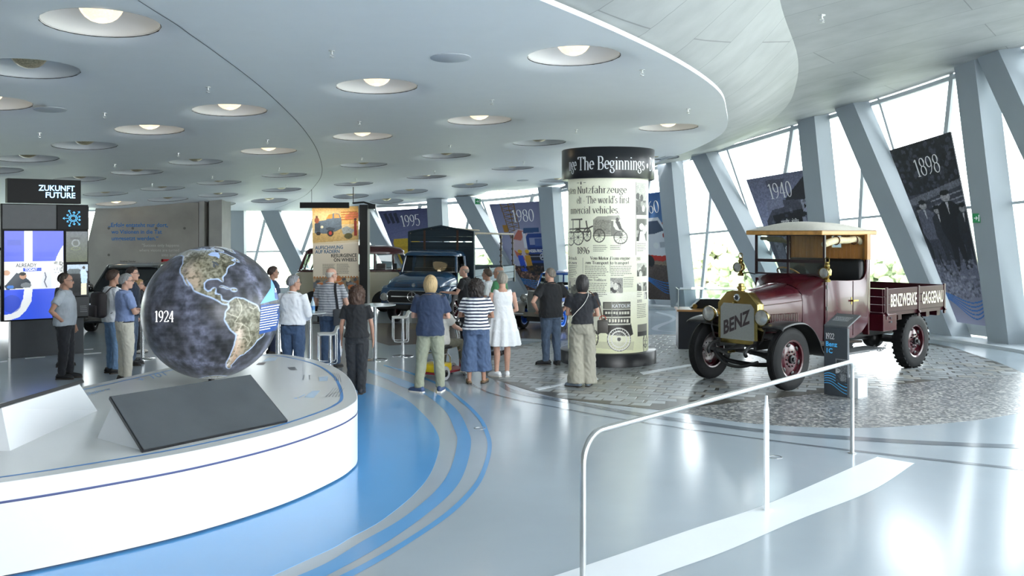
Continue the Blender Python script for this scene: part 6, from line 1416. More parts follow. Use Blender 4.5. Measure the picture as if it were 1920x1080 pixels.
for q in ((.05, .30, 2.15, 2.18), (.05, .30, 2.38, 2.42), (.05, .08, 2.15, 2.42), (.27, .30, 2.15, 2.42)): b.box(-2.33, -2.29, *q)
b.build('rear_window_frame', m_oak2, bz, smooth=0)
b = MB(); b.box(-2.32, -2.313, .08, .27, 2.18, 2.38); b.build('rear_window_pane', m_cglass, bz, smooth=0)
b = MB(); b.bbox(-2.27, -1.75, -HW+.04, HW-.04, 1.2, 1.42, .05); b.build('seat_cushion', m_leather, bz, smooth=60)
b = MB(); b.bbox(-2.30, -2.13, -HWR+.05, HWR-.04, 1.38, 1.99, .06); b.build('seat_back', m_leather, bz, smooth=60)
b = MB(); b.box(-2.34, -1.14, -HW, HW, .70, .73); b.build('cab_floor', m_chblk, bz, smooth=0)
m_wsf = mat('windscreen_frame', '#241417', rough=.35, noise=.05)
b = MB()
for y in (-.665, -.02, .665): b.box(-1.16, -1.125, y-.018, y+.018, 1.72, 2.42)
for z in (1.74, 1.95, 1.975, 2.40): b.box(-1.16, -1.125, -.665, .665, z-.014, z+.014)
b.build('windscreen_frame', m_wsf, bz, smooth=0)
for y0, y1 in ((-.65, -.035), (-.005, .65)):
    for z0, z1 in ((1.755, 1.94), (1.99, 2.385)):
        b = MB(); b.box(-1.145, -1.14, y0, y1, z0, z1); b.build('windscreen_pane', m_cglass, bz, smooth=0)
b = MB(); rr = []
b.bbox(-2.64, -.95, -.745, .745, 2.40, 2.475, .015); b.build('roof_rim', m_oak2, bz, smooth=0)
rows = []
for i in range(13):
    u = i/12; x = -.94-u*1.71; row = []
    for j in range(13):
        v = j/12*2-1; hgt = (1-abs(v)**2.4)*(1-abs(2*u-1)**4)*.17*(1-.25*u) if 0 < u < 1 else 0
        row.append((x, v*.752, 2.475+hgt))
    rows.append(row)
b = MB(); b.grid(rows); b.build('roof_canvas', m_canvas, bz, smooth=180)
m_roll = mat('rolled_canvas', '#d6cba6', rough=.85, noise=.12, nscale=14, bump=.3, bscale=25)
b = MB(); b.tube(cr([(-1.2, .62, 2.24), (-1.3, .62, 2.27), (-1.55, .62, 2.31), (-1.9, .62, 2.31), (-2.15, .62, 2.33), (-2.3, .62, 2.29), (-2.38, .62, 2.22)], 5), [.05]*3+[.06]*10+[.055]*12+[.05]*6, 12); b.build('rolled_side_curtain', m_roll, bz, smooth=60)
b = MB(); b.tube(cr([(-1.2, -.6, 2.34), (-1.45, -.6, 2.33), (-1.75, -.6, 2.31), (-2.0, -.6, 2.26)], 6), [.03]*5+[.05]*9+[.035]*5, 10); b.build('rolled_side_curtain', mat('rolled_canvas_green', '#8f8c70', rough=.85, noise=.1, nscale=14, bump=.3, bscale=25), bz, smooth=60)
for x in (-1.56, -2.12):
    b = MB(); b.tube([(x, .62+.068*math.cos(a), 2.31+.068*math.sin(a)) for a in np.linspace(0, 2*PI, 15)[:-1]], .012, 5, closed=True); b.build('curtain_strap', mat('strap_brown', '#5a3a26', rough=.6, noise=.1), bz)
b = MB(); c0 = Vector((-1.62, -.33, 1.72)); ax = Vector((.55, 0, -.84)).normalized(); e1_ = Vector((0, 1, 0)); e2_ = ax.cross(e1_)
b.tube([c0+e1_*(.21*math.cos(a))+e2_*(.21*math.sin(a)) for a in np.linspace(0, 2*PI, 29)[:-1]], .015, 8, closed=True); b.build('steering_wheel', m_oak2, bz, smooth=60)
b = MB(); b.tube([c0, c0+ax*.75], .018, 8)
for k in range(4): a = PI/2*k+.4; b.tube([c0, c0+e1_*(.2*math.cos(a))+e2_*(.2*math.sin(a))], .008, 6)
b.build('steering_column', m_chblk, bz, smooth=60)
# lamps
def carbide(x, y, z):
    b = MB(); b.M = Matrix.Translation((x, y, z))
    b.lathe([(.0001, -.16), (.05, -.16), (.055, -.12), (.03, -.1), (.04, -.07), (.07, -.05), (.075, .03), (.055, .06), (.035, .07), (.045, .09), (.045, .12), (.03, .13), (.038, .15), (.038, .165), (.0001, .17)], 2, (0, 0, 0), 18)
    b.lathe([(.05, 0), (.085, .06), (.09, .085), (.08, .085)], 0, (.02, 0, -.01), 20, cap=False)
    b.tube([(0, .035, .14), (0, .04, .21), (0, .02, .235), (0, -.02, .235), (0, -.04, .21), (0, -.035, .14)], .008, 6); lp = b.build('side_lamp', m_brass, bz, smooth=50)
    b = MB(); b.lathe([(.08, .098), (.04, .104), (.0001, .106)], 0, (x, y, z-.01), 20); b.build('lamp_lens', m_lens, lp)
    return lp
carbide(-1.04, .78, 1.80); carbide(-1.04, -.92, 1.84)
b = MB(); b.tube([(-1.1, -.66, 1.72), (-1.08, -.8, 1.74), (-1.04, -.92, 1.72)], .01, 6); b.build('lamp_bracket', m_chblk, bz)
b = MB(); b.tube([(-1.1, .68, 1.74), (-1.05, .76, 1.70)], .012, 6); b.build('lamp_bracket', m_chblk, bz)
for y in (-.53, .5):
    b = MB(); b.lathe([(.02, -.12), (.07, -.1), (.105, -.03), (.125, .02), (.128, .05), (.118, .055)], 0, (.28, y, 1.12), 28, cap=False); hl = b.build('head_lamp', m_brass, bz, smooth=50)
    b = MB(); b.lathe([(.118, .05), (.07, .058), (.0001, .062)], 0, (.28, y, 1.12), 24); b.build('lamp_lens', m_lens, hl)
    b = MB(); s_ = 1 if y > 0 else -1; b.tube([(.24, y, 1.0), (.24, y, .9), (.24, y-.05*s_, .74), (.22, .38*s_, .68)], .014, 8); b.build('lamp_bracket', m_chblk, hl)
# mudguards with running boards
for s_ in (-1, 1):
    pf = cr([(.40, 0, .965), (.36, 0, 1.0), (.2, 0, 1.035), (0, 0, 1.05), (-.22, 0, 1.03), (-.42, 0, .93), (-.58, 0, .75), (-.7, 0, .55), (-.82, 0, .47), (-1.0, 0, .46)], 5)
    b = MB(); rows = []
    for yy, dz in ((.56, 0), (.62, .012), (.78, .016), (.9, .01), (.94, -.015)): rows.append([(p.x, yy*s_, p.z+dz) for p in pf])
    b.grid(rows); b.build('mudguard', m_chblk, bz, smooth=180, solid=.012)
    b = MB(); b.add([(p.x, .565*s_, p.z) for p in pf]+[(-1.0, .5*s_, .7), (-.5, .45*s_, .85), (.1, .40*s_, .88)], [tuple(range(len(pf)+3))]); b.build('mudguard_valance', m_chblk, bz, smooth=0)
    b = MB(); b.bbox(-2.1, -.98, .56*s_-.0 if s_ > 0 else -.92, .92 if s_ > 0 else -.56, .44, .475, .006); b.build('running_board', mat('running_board', '#55585a', rough=.5, noise=.1), bz, smooth=0)
# load bed
BX0, BX1, BW, BZ0, BZ1 = -4.85, -2.62, .86, 1.06, 1.47
b = MB(); b.box(BX0, BX1, -BW, BW, 1.0, 1.06); b.build('bed_floor', m_maroon2, bz, smooth=0)
for x in (-4.7, -4.3, -3.3, -2.8):
    b = MB(); b.box(x-.06, x+.06, -.8, .8, .9, 1.0); b.build('cross_sill', m_maroon2, bz, smooth=0)
b = MB(); b.box(BX0, BX1, .30, .42, .74, .9); b.box(BX0, BX1, -.42, -.30, .74, .9); b.build('bed_bearer', m_maroon2, bz, smooth=0)
ph = (BZ1-BZ0)/3
for s_ in (-1, 1):
    for x0, x1 in ((BX0+.02, -3.84), (-3.80, BX1-.02)):
        for k in range(3):
            b = MB(); b.bbox(x0, x1, BW*s_-.018, BW*s_+.018, BZ0+k*ph+.003, BZ0+(k+1)*ph-.003, .006); b.build('side_plank', m_maroon2, bz, smooth=0)
    for x in (-2.72, -3.82, -4.78):
        b = MB(); b.box(x-.025, x+.025, BW*s_+.014*s_-.014, BW*s_+.014*s_+.014, BZ0-.12, BZ1+.02); b.lathe([(.03, 0), (.03, .05)], 0, (x-.025, BW*s_+.02*s_, BZ0-.04), 8); b.build('iron_strap', mat('strap_maroon', '#3b151d', rough=.4, noise=.1), bz, smooth=0)
for x in (BX0, BX1):
    for k in range(3):
        b = MB(); b.bbox(x-.018, x+.018, -BW, BW, BZ0+k*ph+.003, BZ0+(k+1)*ph-.003, .006); b.build('end_plank', m_maroon2, bz, smooth=0)
m_cream = mat('cream_lettering', '#e9e2cc', rough=.5, noise=.08, nscale=20)
lf = lambda U, V, o=.024: np.array([(-float(a), BW+o, float(c)) for a, c in zip(U, V)])
for body, x0, x1 in (('BENZWERKE', 2.83, 3.74), ('GAGGENAU', 3.93, 4.72)):
    v, f = sans(body, .012); W = max(p[0] for p in v); hh = .31; put_text('side_lettering', (v, f), lf, x0, 1.155, hh, m_cream, bz, sx=(x1-x0)/W/hh, off=.024)
b = MB(); b.bbox(-3.05, -2.6, .5, .88, .74, 1.03, .01); tbx = b.build('tool_box', m_maroon, bz, smooth=0)
b = MB(); b.box(-2.86, -2.80, .88, .9, .88, .91); b.box(-2.84, -2.82, .88, .9, .94, .98); b.build('box_latch', m_chrome, tbx, smooth=0)
b = MB()
for k in range(9): t = k/8; b.tube([(-3.0+.045*k-.36*.0+.034*math.cos(a), .7, .47-.09*math.sin(PI*t)+.016*math.sin(a)) for a in np.linspace(0, 2*PI, 9)[:-1]], .006, 4, closed=True)
b.build('chain', m_chblk, bz)
b = MB(); b.bbox(-2.75, -2.05, .45, .85, .43, .45, .006); b.build('step_plate', mat('running_board', '#55585a'), bz, smooth=0)
b = MB(); b.tube([(-1.2, .25, .55), (-2.4, .25, .55)], .05, 10); b.tube([(-1.5, -.25, .52), (-2.2, -.25, .52)], .11, 12); b.tube([(-2.2, 0, .5), (-2.9, .3, .5)], .025, 6); b.build('underside_pipes', mat('rusty_pipe', '#4a3f38', rough=.6, noise=.2), bz, smooth=60)

# ---------------------------------------------------------------- blue short-bonnet lorry
m_navy = mat('lorry_blue', '#244565', rough=.2, noise=.05, nscale=3, coat=.6)
m_board = mat('weathered_blue_board', '#243540', rough=.6, noise=.18, nscale=5, stretch=(.3, .3, 3))
m_board2 = mat('weathered_grey_board', '#6d8088', rough=.6, noise=.18, nscale=5, stretch=(.3, .3, 3))
lo = empty('bonneted_lorry', (-2.38, 25.3, 0), math.atan2(-.957, -.29), 'blue bonneted lorry with a star on the grille and a boarded load bed', 'lorry')
for x, y in ((0, .84), (0, -.84)): wheel(lo, x, y, .40, .2, m_maroon, 1 if y > 0 else -1, True, rr=.6, holes=0)
for x, y in ((-4.1, .8), (-4.1, -.8)): wheel(lo, x, y, .40, .24, m_maroon, 1 if y > 0 else -1, True, rr=.6, holes=0)
def sect(x, hw, z0, z1, rx=.2, rz=.2, n=6, bot=True):
    """body section: vertical sides, rounded upper corners"""
    pts = [(x, -hw, z0)]
    for k in range(n+1): a = R(180-90*k/n); pts.append((x, -hw+rx+rx*math.cos(a), z1-rz+rz*math.sin(a)))
    for k in range(n+1): a = R(90-90*k/n); pts.append((x, hw-rx+rx*math.cos(a), z1-rz+rz*math.sin(a)))
    return pts+[(x, hw, z0)]
b = MB(); b.loft([sect(.80, .90, .50, .97, .10, .12), sect(.70, .95, .48, 1.02, .1, .14), sect(.45, .96, .62, 1.04, .12, .14)]); b.build('nose_panel', m_navy, lo, smooth=40)
b = MB(); b.loft([sect(.74, .76, .95, 1.12, .2, .14), sect(.55, .80, .95, 1.24, .25, .2), sect(.1, .82, .95, 1.31, .3, .22), sect(-.3, .84, .95, 1.36, .35, .22)]); b.build('bonnet', m_navy, lo, smooth=50)
for s_ in (-1, 1):
    pf = cr([(.72, 0, .72), (.62, 0, .90), (.4, 0, .98), (.0, 0, 1.0), (-.4, 0, .93), (-.58, 0, .75), (-.65, 0, .5)], 5)
    b = MB(); b.grid([[(p.x, yy*s_, p.z+dz) for p in pf] for yy, dz in ((.78, .02), (.9, .02), (.97, 0), (1.0, -.05))]); b.build('mudguard', m_navy, lo, smooth=180, solid=.015)
    b = MB(); ap = [(.45, .36), (.45, .75), (.3, .86), (0, .88), (-.35, .82), (-.5, .6), (-.55, .36)]; b.prism(ap, 1, .70*s_-.01, .70*s_+.01); b.build('inner_arch', m_chblk, lo, smooth=0)
for s_ in (-1, 1):
    b = MB(); b.prism([(-.3, .55), (-.3, 1.34), (-1.15, 1.34), (-1.15, .55)], 1, .84*s_-.02, .84*s_+.02); b.build('cab_door', m_navy, lo, smooth=0)
b = MB(); b.prism([(-.84, .55), (.84, .55), (.84, 1.34), (-.84, 1.34)], 0, -1.16, -1.12); b.build('cab_back', m_navy, lo, smooth=0)
for s_ in (-1, 1):
    b = MB(); b.tube([(-.32, .80*s_, 1.34), (-.48, .74*s_, 1.82)], .035, 8); b.build('cab_pillar', m_navy, lo)
    b = MB(); b.tube([(-1.12, .78*s_, 1.34), (-1.1, .74*s_, 1.82)], .05, 8); b.build('cab_pillar', m_navy, lo)
b = MB(); b.loft([sect(-.36, .70, 1.80, 1.84, .2, .04), sect(-.44, .78, 1.78, 1.90, .25, .1), sect(-.7, .80, 1.78, 1.96, .3, .14), sect(-1.05, .80, 1.78, 1.95, .3, .14), sect(-1.18, .78, 1.78, 1.88, .3, .1)]); b.build('cab_roof', m_navy, lo, smooth=60)
b = MB(); b.add([(-.33, -.77, 1.36), (-.33, .77, 1.36), (-.46, .72, 1.80), (-.46, -.72, 1.80)], [(0, 1, 2, 3)]); b.build('windscreen', m_cglass, lo, smooth=0, solid=.006)
b = MB(); b.tube([(-.335, -.78, 1.36), (-.335, .78, 1.36), (-.455, .73, 1.80), (-.455, -.73, 1.80)], .014, 6, closed=True); b.build('windscreen_trim', m_chrome, lo)
for s_ in (-1, 1):
    b = MB(); b.add([(-.4, .80*s_, 1.36), (-1.06, .80*s_, 1.36), (-1.04, .75*s_, 1.78), (-.54, .75*s_, 1.78)], [(0, 1, 2, 3)]); b.build('side_window', m_cglass, lo, smooth=0, solid=.005)
    b = MB(); b.tube([(-.3, .7*s_, 1.38), (-.36, .45*s_, 1.40), (-.38, .1*s_, 1.42)], .008, 5); b.build('wiper', m_chblk, lo)
    b = MB(); b.tube([(-.35, .88*s_, 1.3), (-.3, 1.0*s_, 1.45)], .01, 6); b.box(-.33, -.29, 1.0*s_-.05, 1.0*s_+.05, 1.42, 1.58); b.build('mirror', m_chblk, lo, smooth=0)
b = MB(); b.box(-1.1, -.95, -.7, .7, .95, 1.45); b.box(-1.0, -.6, -.7, .7, .85, 1.0); b.build('bench', m_leather, lo, smooth=0)
b = MB(); b.tube([Vector((-.62, .38, 1.34))+Vector((0, .2*math.cos(a), 0))+Vector((-.1*math.sin(a), 0, .17*math.sin(a))) for a in np.linspace(0, 2*PI, 20)[:-1]], .014, 6, closed=True); b.build('steering_wheel', m_chblk, lo)
b = MB(); gp = [(-.66, .58), (.66, .58), (.72, .66), (.72, .84), (.64, .9), (-.64, .9), (-.72, .84), (-.72, .66)]
b.prism(gp, 0, .78, .825); b.build('grille', mat('grille_black', '#0e1013', rough=.4, noise=.1), lo, smooth=0)
b = MB(); b.tube([(.828, y, z) for y, z in gp], .012, 6, closed=True); b.build('grille_trim', mat('grille_silver', '#9aa4aa', rough=.3, metal=.7, noise=.05), lo)
b = MB(); b.box(.826, .84, -.6, .6, .735, .765); b.build('grille_bar', m_chrome, lo, smooth=0)
def star(parent, c, r_, ax=0):
    b = MB(); X = c[0]
    b.tube([(X, c[1]+r_*math.cos(a), c[2]+r_*math.sin(a)) for a in np.linspace(0, 2*PI, 29)[:-1]], r_*.08, 6, closed=True)
    for k in range(3):
        a = PI/2+2*PI*k/3; p = Vector((X, c[1]+r_*math.cos(a), c[2]+r_*math.sin(a))); s1_ = Vector((X, c[1]+r_*.17*math.cos(a+PI/3), c[2]+r_*.17*math.sin(a+PI/3))); s2_ = Vector((X, c[1]+r_*.17*math.cos(a-PI/3), c[2]+r_*.17*math.sin(a-PI/3))); c_ = Vector((X+.012, c[1], c[2])); d_ = Vector((X-.01, c[1], c[2]))
        b.add([p, s1_, s2_, c_, d_], [(0, 1, 3), (0, 3, 2), (0, 4, 1), (0, 2, 4), (1, 4, 3), (2, 3, 4)])
    return b.build('star_emblem', m_chrome, parent, smooth=20)
star(lo, (.85, 0, .75), .125)
b = MB(); b.lathe([(.05, .0), (.05, .02), (.0001, .03)], 0, (.735, 0, 1.05), 20); b.build('bonnet_badge', m_chrome, lo)
b = MB()
for s_ in (-1, 1):
    for k in range(3): b.box(.70, .745, min(.1*s_, .55*s_), max(.1*s_, .55*s_), 1.0+.03*k, 1.012+.03*k)
b.build('bonnet_vents', m_chblk, lo, smooth=0)
for y in (-.8, .8):
    b = MB(); b.lathe([(.11, .0), (.11, .05), (.095, .06)], 0, (.79, y, .73), 24, cap=False); hl = b.build('head_lamp', m_chrome, lo)
    b = MB(); b.lathe([(.095, .055), (.05, .075), (.0001, .082)], 0, (.79, y, .73), 20); b.build('lamp_lens', m_lens, hl)
b = MB(); b.bbox(.86, .93, -.98, .98, .42, .54, .02); b.build('bumper', m_chblk, lo, smooth=0)
b = MB(); b.box(.931, .935, .05, .3, .45, .51); b.build('red_plate', mat('dull_red', '#6b2a26', rough=.5, noise=.1), lo, smooth=0)
b = MB(); b.box(-5.1, .6, -.4, -.3, .45, .6); b.box(-5.1, .6, .3, .4, .45, .6); b.box(-.1, .1, -.7, .7, .3, .4); b.box(-4.2, -4.0, -.7, .7, .33, .45); b.build('chassis', m_chblk, lo, smooth=0)
# load bed
b = MB(); b.box(-5.2, -1.28, -.97, .97, .90, .98); b.build('bed_floor', m_board, lo, smooth=0)
hb = [(-.98, .98), (.98, .98), (.98, 2.44), (0, 2.60), (-.98, 2.44)]
for k in range(11):   # boards of the head wall
    z0 = .98+.134*k; z1 = z0+.1335; b = MB(); g = .022 if k == 8 else 0
    if z1 <= 2.44: b.bbox(-1.30, -1.26, -.96, .96, z0, z1-g, .006)
    else: b.prism([(-.96, z0), (.96, z0), (.96, min(z1, 2.45)), (0, 2.60), (-.96, min(z1, 2.45))], 0, -1.30, -1.26)
    b.build('head_board', m_board, lo, smooth=0)
for s_ in (-1, 1):
    b = MB(); b.box(-1.33, -1.22, .97*s_-.03, .97*s_+.03, .9, 2.46); b.build('head_post', m_board, lo, smooth=0)
    b = MB(); b.box(-1.255, -1.235, .5*s_-.03, .5*s_+.03, .98, 2.5); b.build('head_strap', mat('rust_strap', '#4a352c', rough=.6, noise=.15), lo, smooth=0)
b = MB(); b.tube([(-1.25, -.98, 2.45), (-1.25, 0, 2.615), (-1.25, .98, 2.45)], .03, 6); b.build('head_rim', m_board, lo, smooth=0)
for s_ in (-1, 1):
    for x0, x1 in ((-2.6, -1.34), (-3.88, -2.64), (-5.17, -3.92)):
        for k in range(2):
            b = MB(); b.bbox(x0, x1, .97*s_-.02, .97*s_+.02, .99+.2*k, 1.18+.2*k, .008); b.build('side_board', m_board2, lo, smooth=0)
    for x in (-2.62, -3.9, -5.19):
        b = MB(); b.box(x-.03, x+.03, .99*s_-.02, .99*s_+.02, .86, 1.42); b.build('side_post', m_chblk, lo, smooth=0)
    for x in (-3.9, -5.15):
        b = MB(); b.tube([(x, .95*s_, 1.0), (x, .95*s_, 2.38)], .025, 6)
        for k in range(5): b.box(x-.04, x+.04, .95*s_-.035, .95*s_+.035, 1.5+.19*k, 1.56+.19*k)
        b.build('tarpaulin_pole', mat('pole_brown', '#5c5146', rough=.6, noise=.15), lo, smooth=0)
    b = MB(); b.tube([(-1.25, .95*s_, 2.42), (-5.2, .95*s_, 2.38)], .028, 8); b.build('top_rail', mat('rail_wood', '#9a8f7a', rough=.6, noise=.15), lo)
b = MB(); b.tube([(-1.25, .2, 2.56), (-4.0, .2, 2.5)], .025, 8); b.tube([(-1.25, -.3, 2.55), (-2.6, -.3, 2.5)], .025, 8); b.tube([(-1.25, .95, 2.3), (-1.7, .95, 2.42)], .015, 6); b.build('roof_slat', mat('rail_wood', '#9a8f7a'), lo)
b = MB(); b.box(-5.21, -5.17, -.97, .97, .99, 1.39); b.build('tail_board', m_board2, lo, smooth=0)
b = MB(); b.box(-5.1, -1.4, -.9, .9, .985, .99); b.box(-1.36, -1.33, -.94, .94, 1.0, 1.4); b.build('bed_lining', mat('red_lining', '#6e2e2c', rough=.6, noise=.1), lo, smooth=0)

# ---------------------------------------------------------------- cream and maroon bus
m_cream_p = mat('bus_cream', '#cfc7ae', rough=.25, noise=.03, nscale=3, coat=.5)
m_bmar = mat('bus_maroon', '#4a1d22', rough=.25, noise=.05, coat=.5)
bus = empty('small_bus', (-6.1, 29.1, 0), math.atan2(-.12, -1), 'cream small bus with a maroon roof behind the hanging banner', 'bus')
for x, y in ((0, .66), (0, -.66), (-2.1, .66), (-2.1, -.66)): wheel(bus, x, y, .29, .17, m_bmar, 1 if y > 0 else -1, True, rr=.62, holes=0)
def bsec(x, hw, z0, z1, r_=.12): return sect(x, hw, z0, z1, r_, r_)
b = MB(); b.loft([bsec(.62, .55, .35, 1.12, .1), bsec(.55, .68, .25, 1.2, .12), bsec(.35, .76, .2, 1.25, .06), bsec(-2.3, .76, .2, 1.25, .06), bsec(-2.75, .72, .25, 1.22, .1), bsec(-2.85, .62, .35, 1.15, .1)]); b.build('lower_body', m_cream_p, bus, smooth=40)
b = MB(); b.loft([bsec(.50, .70, 1.24, 1.285, .02), bsec(.30, .765, 1.24, 1.295, .02), bsec(-2.3, .765, 1.24, 1.295, .02), bsec(-2.8, .7, 1.22, 1.28, .02)]); b.build('waist_band', m_bmar, bus, smooth=40)
b = MB(); b.loft([bsec(.28, .62, 1.78, 1.86, .08), bsec(.15, .70, 1.78, 1.95, .15), bsec(-.3, .74, 1.78, 2.02, .2), bsec(-2.2, .74, 1.78, 2.02, .2), bsec(-2.6, .68, 1.76, 1.95, .18), bsec(-2.72, .6, 1.74, 1.86, .1)]); b.build('roof', m_bmar, bus, smooth=60)
for s_ in (-1, 1):
    for x0, x1 in ((.44, .24), (-.02, -.04), (-.62, -.62), (-1.22, -1.22), (-1.82, -1.82), (-2.4, -2.38)): b = MB(); b.tube([(x0, .745*s_, 1.28), (x1, .70*s_, 1.80)], .03, 6); b.build('window_pillar', m_bmar, bus)
b = MB(); b.tube([(.47, 0, 1.28), (.27, 0, 1.8)], .02, 6); b.build('window_pillar', m_bmar, bus)
for s_ in (-1, 1):
    for x0, x1 in ((.38, .0), (-.06, -.6), (-.64, -1.2), (-1.24, -1.8), (-1.84, -2.36)):
        b = MB(); b.add([(x0, .74*s_, 1.30), (x1, .74*s_, 1.30), (x1, .70*s_, 1.78), (x0-(.14 if x0 > .2 else 0), .70*s_, 1.78)], [(0, 1, 2, 3)]); b.build('side_window', m_cglass, bus, smooth=0, solid=.004)
        b = MB(); b.tube([(x0-.01, .745*s_, 1.31), (x1+.01, .745*s_, 1.31), (x1+.01, .705*s_, 1.77), (x0-.02-(.14 if x0 > .2 else 0), .705*s_, 1.77)], .01, 5, closed=True); b.build('window_trim', m_chrome, bus)
for s_ in (-1, 1):
    b = MB(); b.add([(.49, .03*s_, 1.30), (.43, .68*s_, 1.30), (.25, .62*s_, 1.79), (.29, .03*s_, 1.79)], [(0, 1, 2, 3)]); b.build('windscreen', m_cglass, bus, smooth=0, solid=.004)
    b = MB(); b.lathe([(.095, -.04), (.1, .0), (.09, .03)], 0, (.60, .50*s_, .72), 20, cap=False); hl = b.build('head_lamp', m_chrome, bus); b = MB(); b.lathe([(.09, .02), (.0001, .05)], 0, (.60, .50*s_, .72), 18); b.build('lamp_lens', m_lens, hl)
    for x in (0, -2.1):
        b = MB(); b.lathe([(.37, 0), (.0001, 0)], 1, (x, .765*s_, .29), 28, cap=False, a0=-PI/2, a1=PI/2); b.build('wheel_arch', m_chblk, bus, smooth=0)
b = MB(); b.box(-1.8, -.3, -.3, .3, 2.02, 2.045); b.build('roof_hatch', mat('hatch_grey', '#7f8c92', rough=.2, noise=.05), bus, smooth=0)
b = MB(); b.bbox(.56, .66, -.72, .72, .28, .38, .03); b.build('bumper', m_chrome, bus, smooth=40); b = MB(); b.bbox(-2.92, -2.84, -.66, .66, .3, .4, .03); b.build('bumper', m_chrome, bus, smooth=40)
for k in range(8):
    s_ = 1 if k % 2 else -1; b = MB(); b.bbox(-.5-.55*(k//2), -.2-.55*(k//2), min(.1*s_, .62*s_), max(.1*s_, .62*s_), 1.0, 1.45, .04); b.build('seat', mat('bus_seat', '#4d2a2c', rough=.6, noise=.1), bus, smooth=40)
b = MB(); b.tube([Vector((.1, .4, 1.35))+Vector((-.05*math.sin(a), .16*math.cos(a), .13*math.sin(a))) for a in np.linspace(0, 2*PI, 20)[:-1]], .012, 6, closed=True); b.build('steering_wheel', m_chblk, bus)
b = MB(); b.box(-.03, -.02, .765, .77, .3, 1.22); b.build('door_gap', m_chblk, bus, smooth=0); b = MB(); b.box(-.64, -.63, .765, .77, .3, 1.22); b.build('door_gap', m_chblk, bus, smooth=0)

# ---------------------------------------------------------------- grey and blue pre-war car
m_cgrey = mat('car_grey_paint', '#8d8984', rough=.2, noise=.04, coat=.5); m_cblue = mat('car_blue_paint', '#1d4fa3', rough=.2, noise=.04, coat=.5); m_bluerim = mat('blue_rim', '#2f7fe8', rough=.3, noise=.04)
pc_ = empty('prewar_car', (.74, 23.5, 0), math.atan2(-.87, -.5), 'pre-war car with grey front, mesh radiator and blue wheels', 'car')
for x, y in ((0, .54), (0, -.54), (-2.3, .54), (-2.3, -.54)): wheel(pc_, x, y, .31, .14, m_bluerim, 1 if y > 0 else -1, True, rr=.66, holes=0)
b = MB(); b.prism([(-.2, .42), (.2, .42), (.24, .8), (.2, 1.0), (-.2, 1.0), (-.24, .8)], 0, .26, .36); b.build('radiator_shell', m_chrome, pc_, smooth=20, bevel=.015)
b = MB(); b.prism([(-.18, .45), (.18, .45), (.21, .8), (.18, .97), (-.18, .97), (-.21, .8)], 0, .3, .366); b.build('radiator_mesh', m_core, pc_, smooth=0)
b = MB(); b.loft([sect(.28, .21, .45, .98, .12, .1), sect(-.3, .3, .45, 1.03, .18, .12), sect(-.75, .42, .45, 1.06, .2, .14)]); b.build('bonnet', m_cblue, pc_, smooth=50)
b = MB(); b.loft([sect(-.75, .5, .35, 1.02, .1, .1), sect(-1.0, .58, .3, 1.05, .1, .1), sect(-2.4, .58, .3, 1.02, .1, .1), sect(-2.8, .45, .35, .9, .15, .2)]); b.build('cab_body', m_cblue, pc_, smooth=50)
b = MB(); b.loft([sect(-.86, .46, 1.34, 1.38, .1, .03), sect(-1.0, .52, 1.33, 1.42, .15, .08), sect(-2.1, .52, 1.33, 1.42, .15, .08), sect(-2.3, .44, 1.3, 1.36, .1, .05)]); b.build('roof', m_cblue, pc_, smooth=60)
for s_ in (-1, 1):
    for q in ([(-.76, .50*s_, 1.02), (-.9, .47*s_, 1.36)], [(-1.5, .56*s_, 1.02), (-1.5, .5*s_, 1.36)], [(-2.3, .54*s_, 1.02), (-2.2, .48*s_, 1.34)]): b = MB(); b.tube(q, .024, 6); b.build('pillar', m_cblue, pc_)
b = MB(); b.add([(-.77, -.48, 1.04), (-.77, .48, 1.04), (-.89, .45, 1.34), (-.89, -.45, 1.34)], [(0, 1, 2, 3)]); b.build('windscreen', m_cglass, pc_, smooth=0, solid=.004)
for s_ in (-1, 1):
    pf = cr([(.34, 0, .38), (.3, 0, .56), (.12, 0, .67), (-.12, 0, .67), (-.36, 0, .55), (-.6, 0, .34), (-.9, 0, .25), (-1.6, 0, .24)], 5)
    b = MB(); b.grid([[(p.x, yy*s_, p.z+dz) for p in pf] for yy, dz in ((.3, .02), (.44, .05), (.56, .05), (.64, .01), (.66, -.06))]); b.build('mudguard', m_cgrey, pc_, smooth=180, solid=.012)
    b = MB(); b.lathe([(.02, -.16), (.08, -.1), (.1, -.02), (.105, .02), (.09, .03)], 0, (.3, .33*s_, .80), 22, cap=False); hl = b.build('head_lamp', m_chrome, pc_, smooth=50); b = MB(); b.lathe([(.095, .02), (.0001, .045)], 0, (.3, .33*s_, .80), 18); b.build('lamp_lens', m_lens, hl)
    b = MB(); b.add([(-.8, .52*s_, 1.04), (-1.48, .57*s_, 1.04), (-1.48, .51*s_, 1.34), (-.92, .48*s_, 1.34)], [(0, 1, 2, 3)]); b.build('side_window', m_cglass, pc_, smooth=0, solid=.004)
b = MB(); b.bbox(.44, .49, -.6, .6, .36, .44, .02); b.box(.30, .45, -.4, -.36, .36, .42); b.box(.30, .45, .36, .4, .36, .42); b.build('bumper', m_chrome, pc_, smooth=40)
b = MB(); b.box(.495, .5, -.24, .24, .36, .47); b.build('number_plate', mat('plate_grey', '#8b867c', rough=.5, noise=.05), pc_, smooth=0)
b = MB(); b.box(-2.6, .3, -.26, .26, .22, .34); b.tube([(0, -.5, .3), (0, .5, .3)], .03, 8); b.tube([(-2.3, -.5, .3), (-2.3, .5, .3)], .03, 8); b.build('chassis', m_chblk, pc_, smooth=0)
b = MB(); b.bbox(-1.7, -1.3, -.45, .45, .5, .7, .05); b.bbox(-1.85, -1.68, -.45, .45, .6, 1.1, .05); b.build('seat', m_leather, pc_, smooth=50)

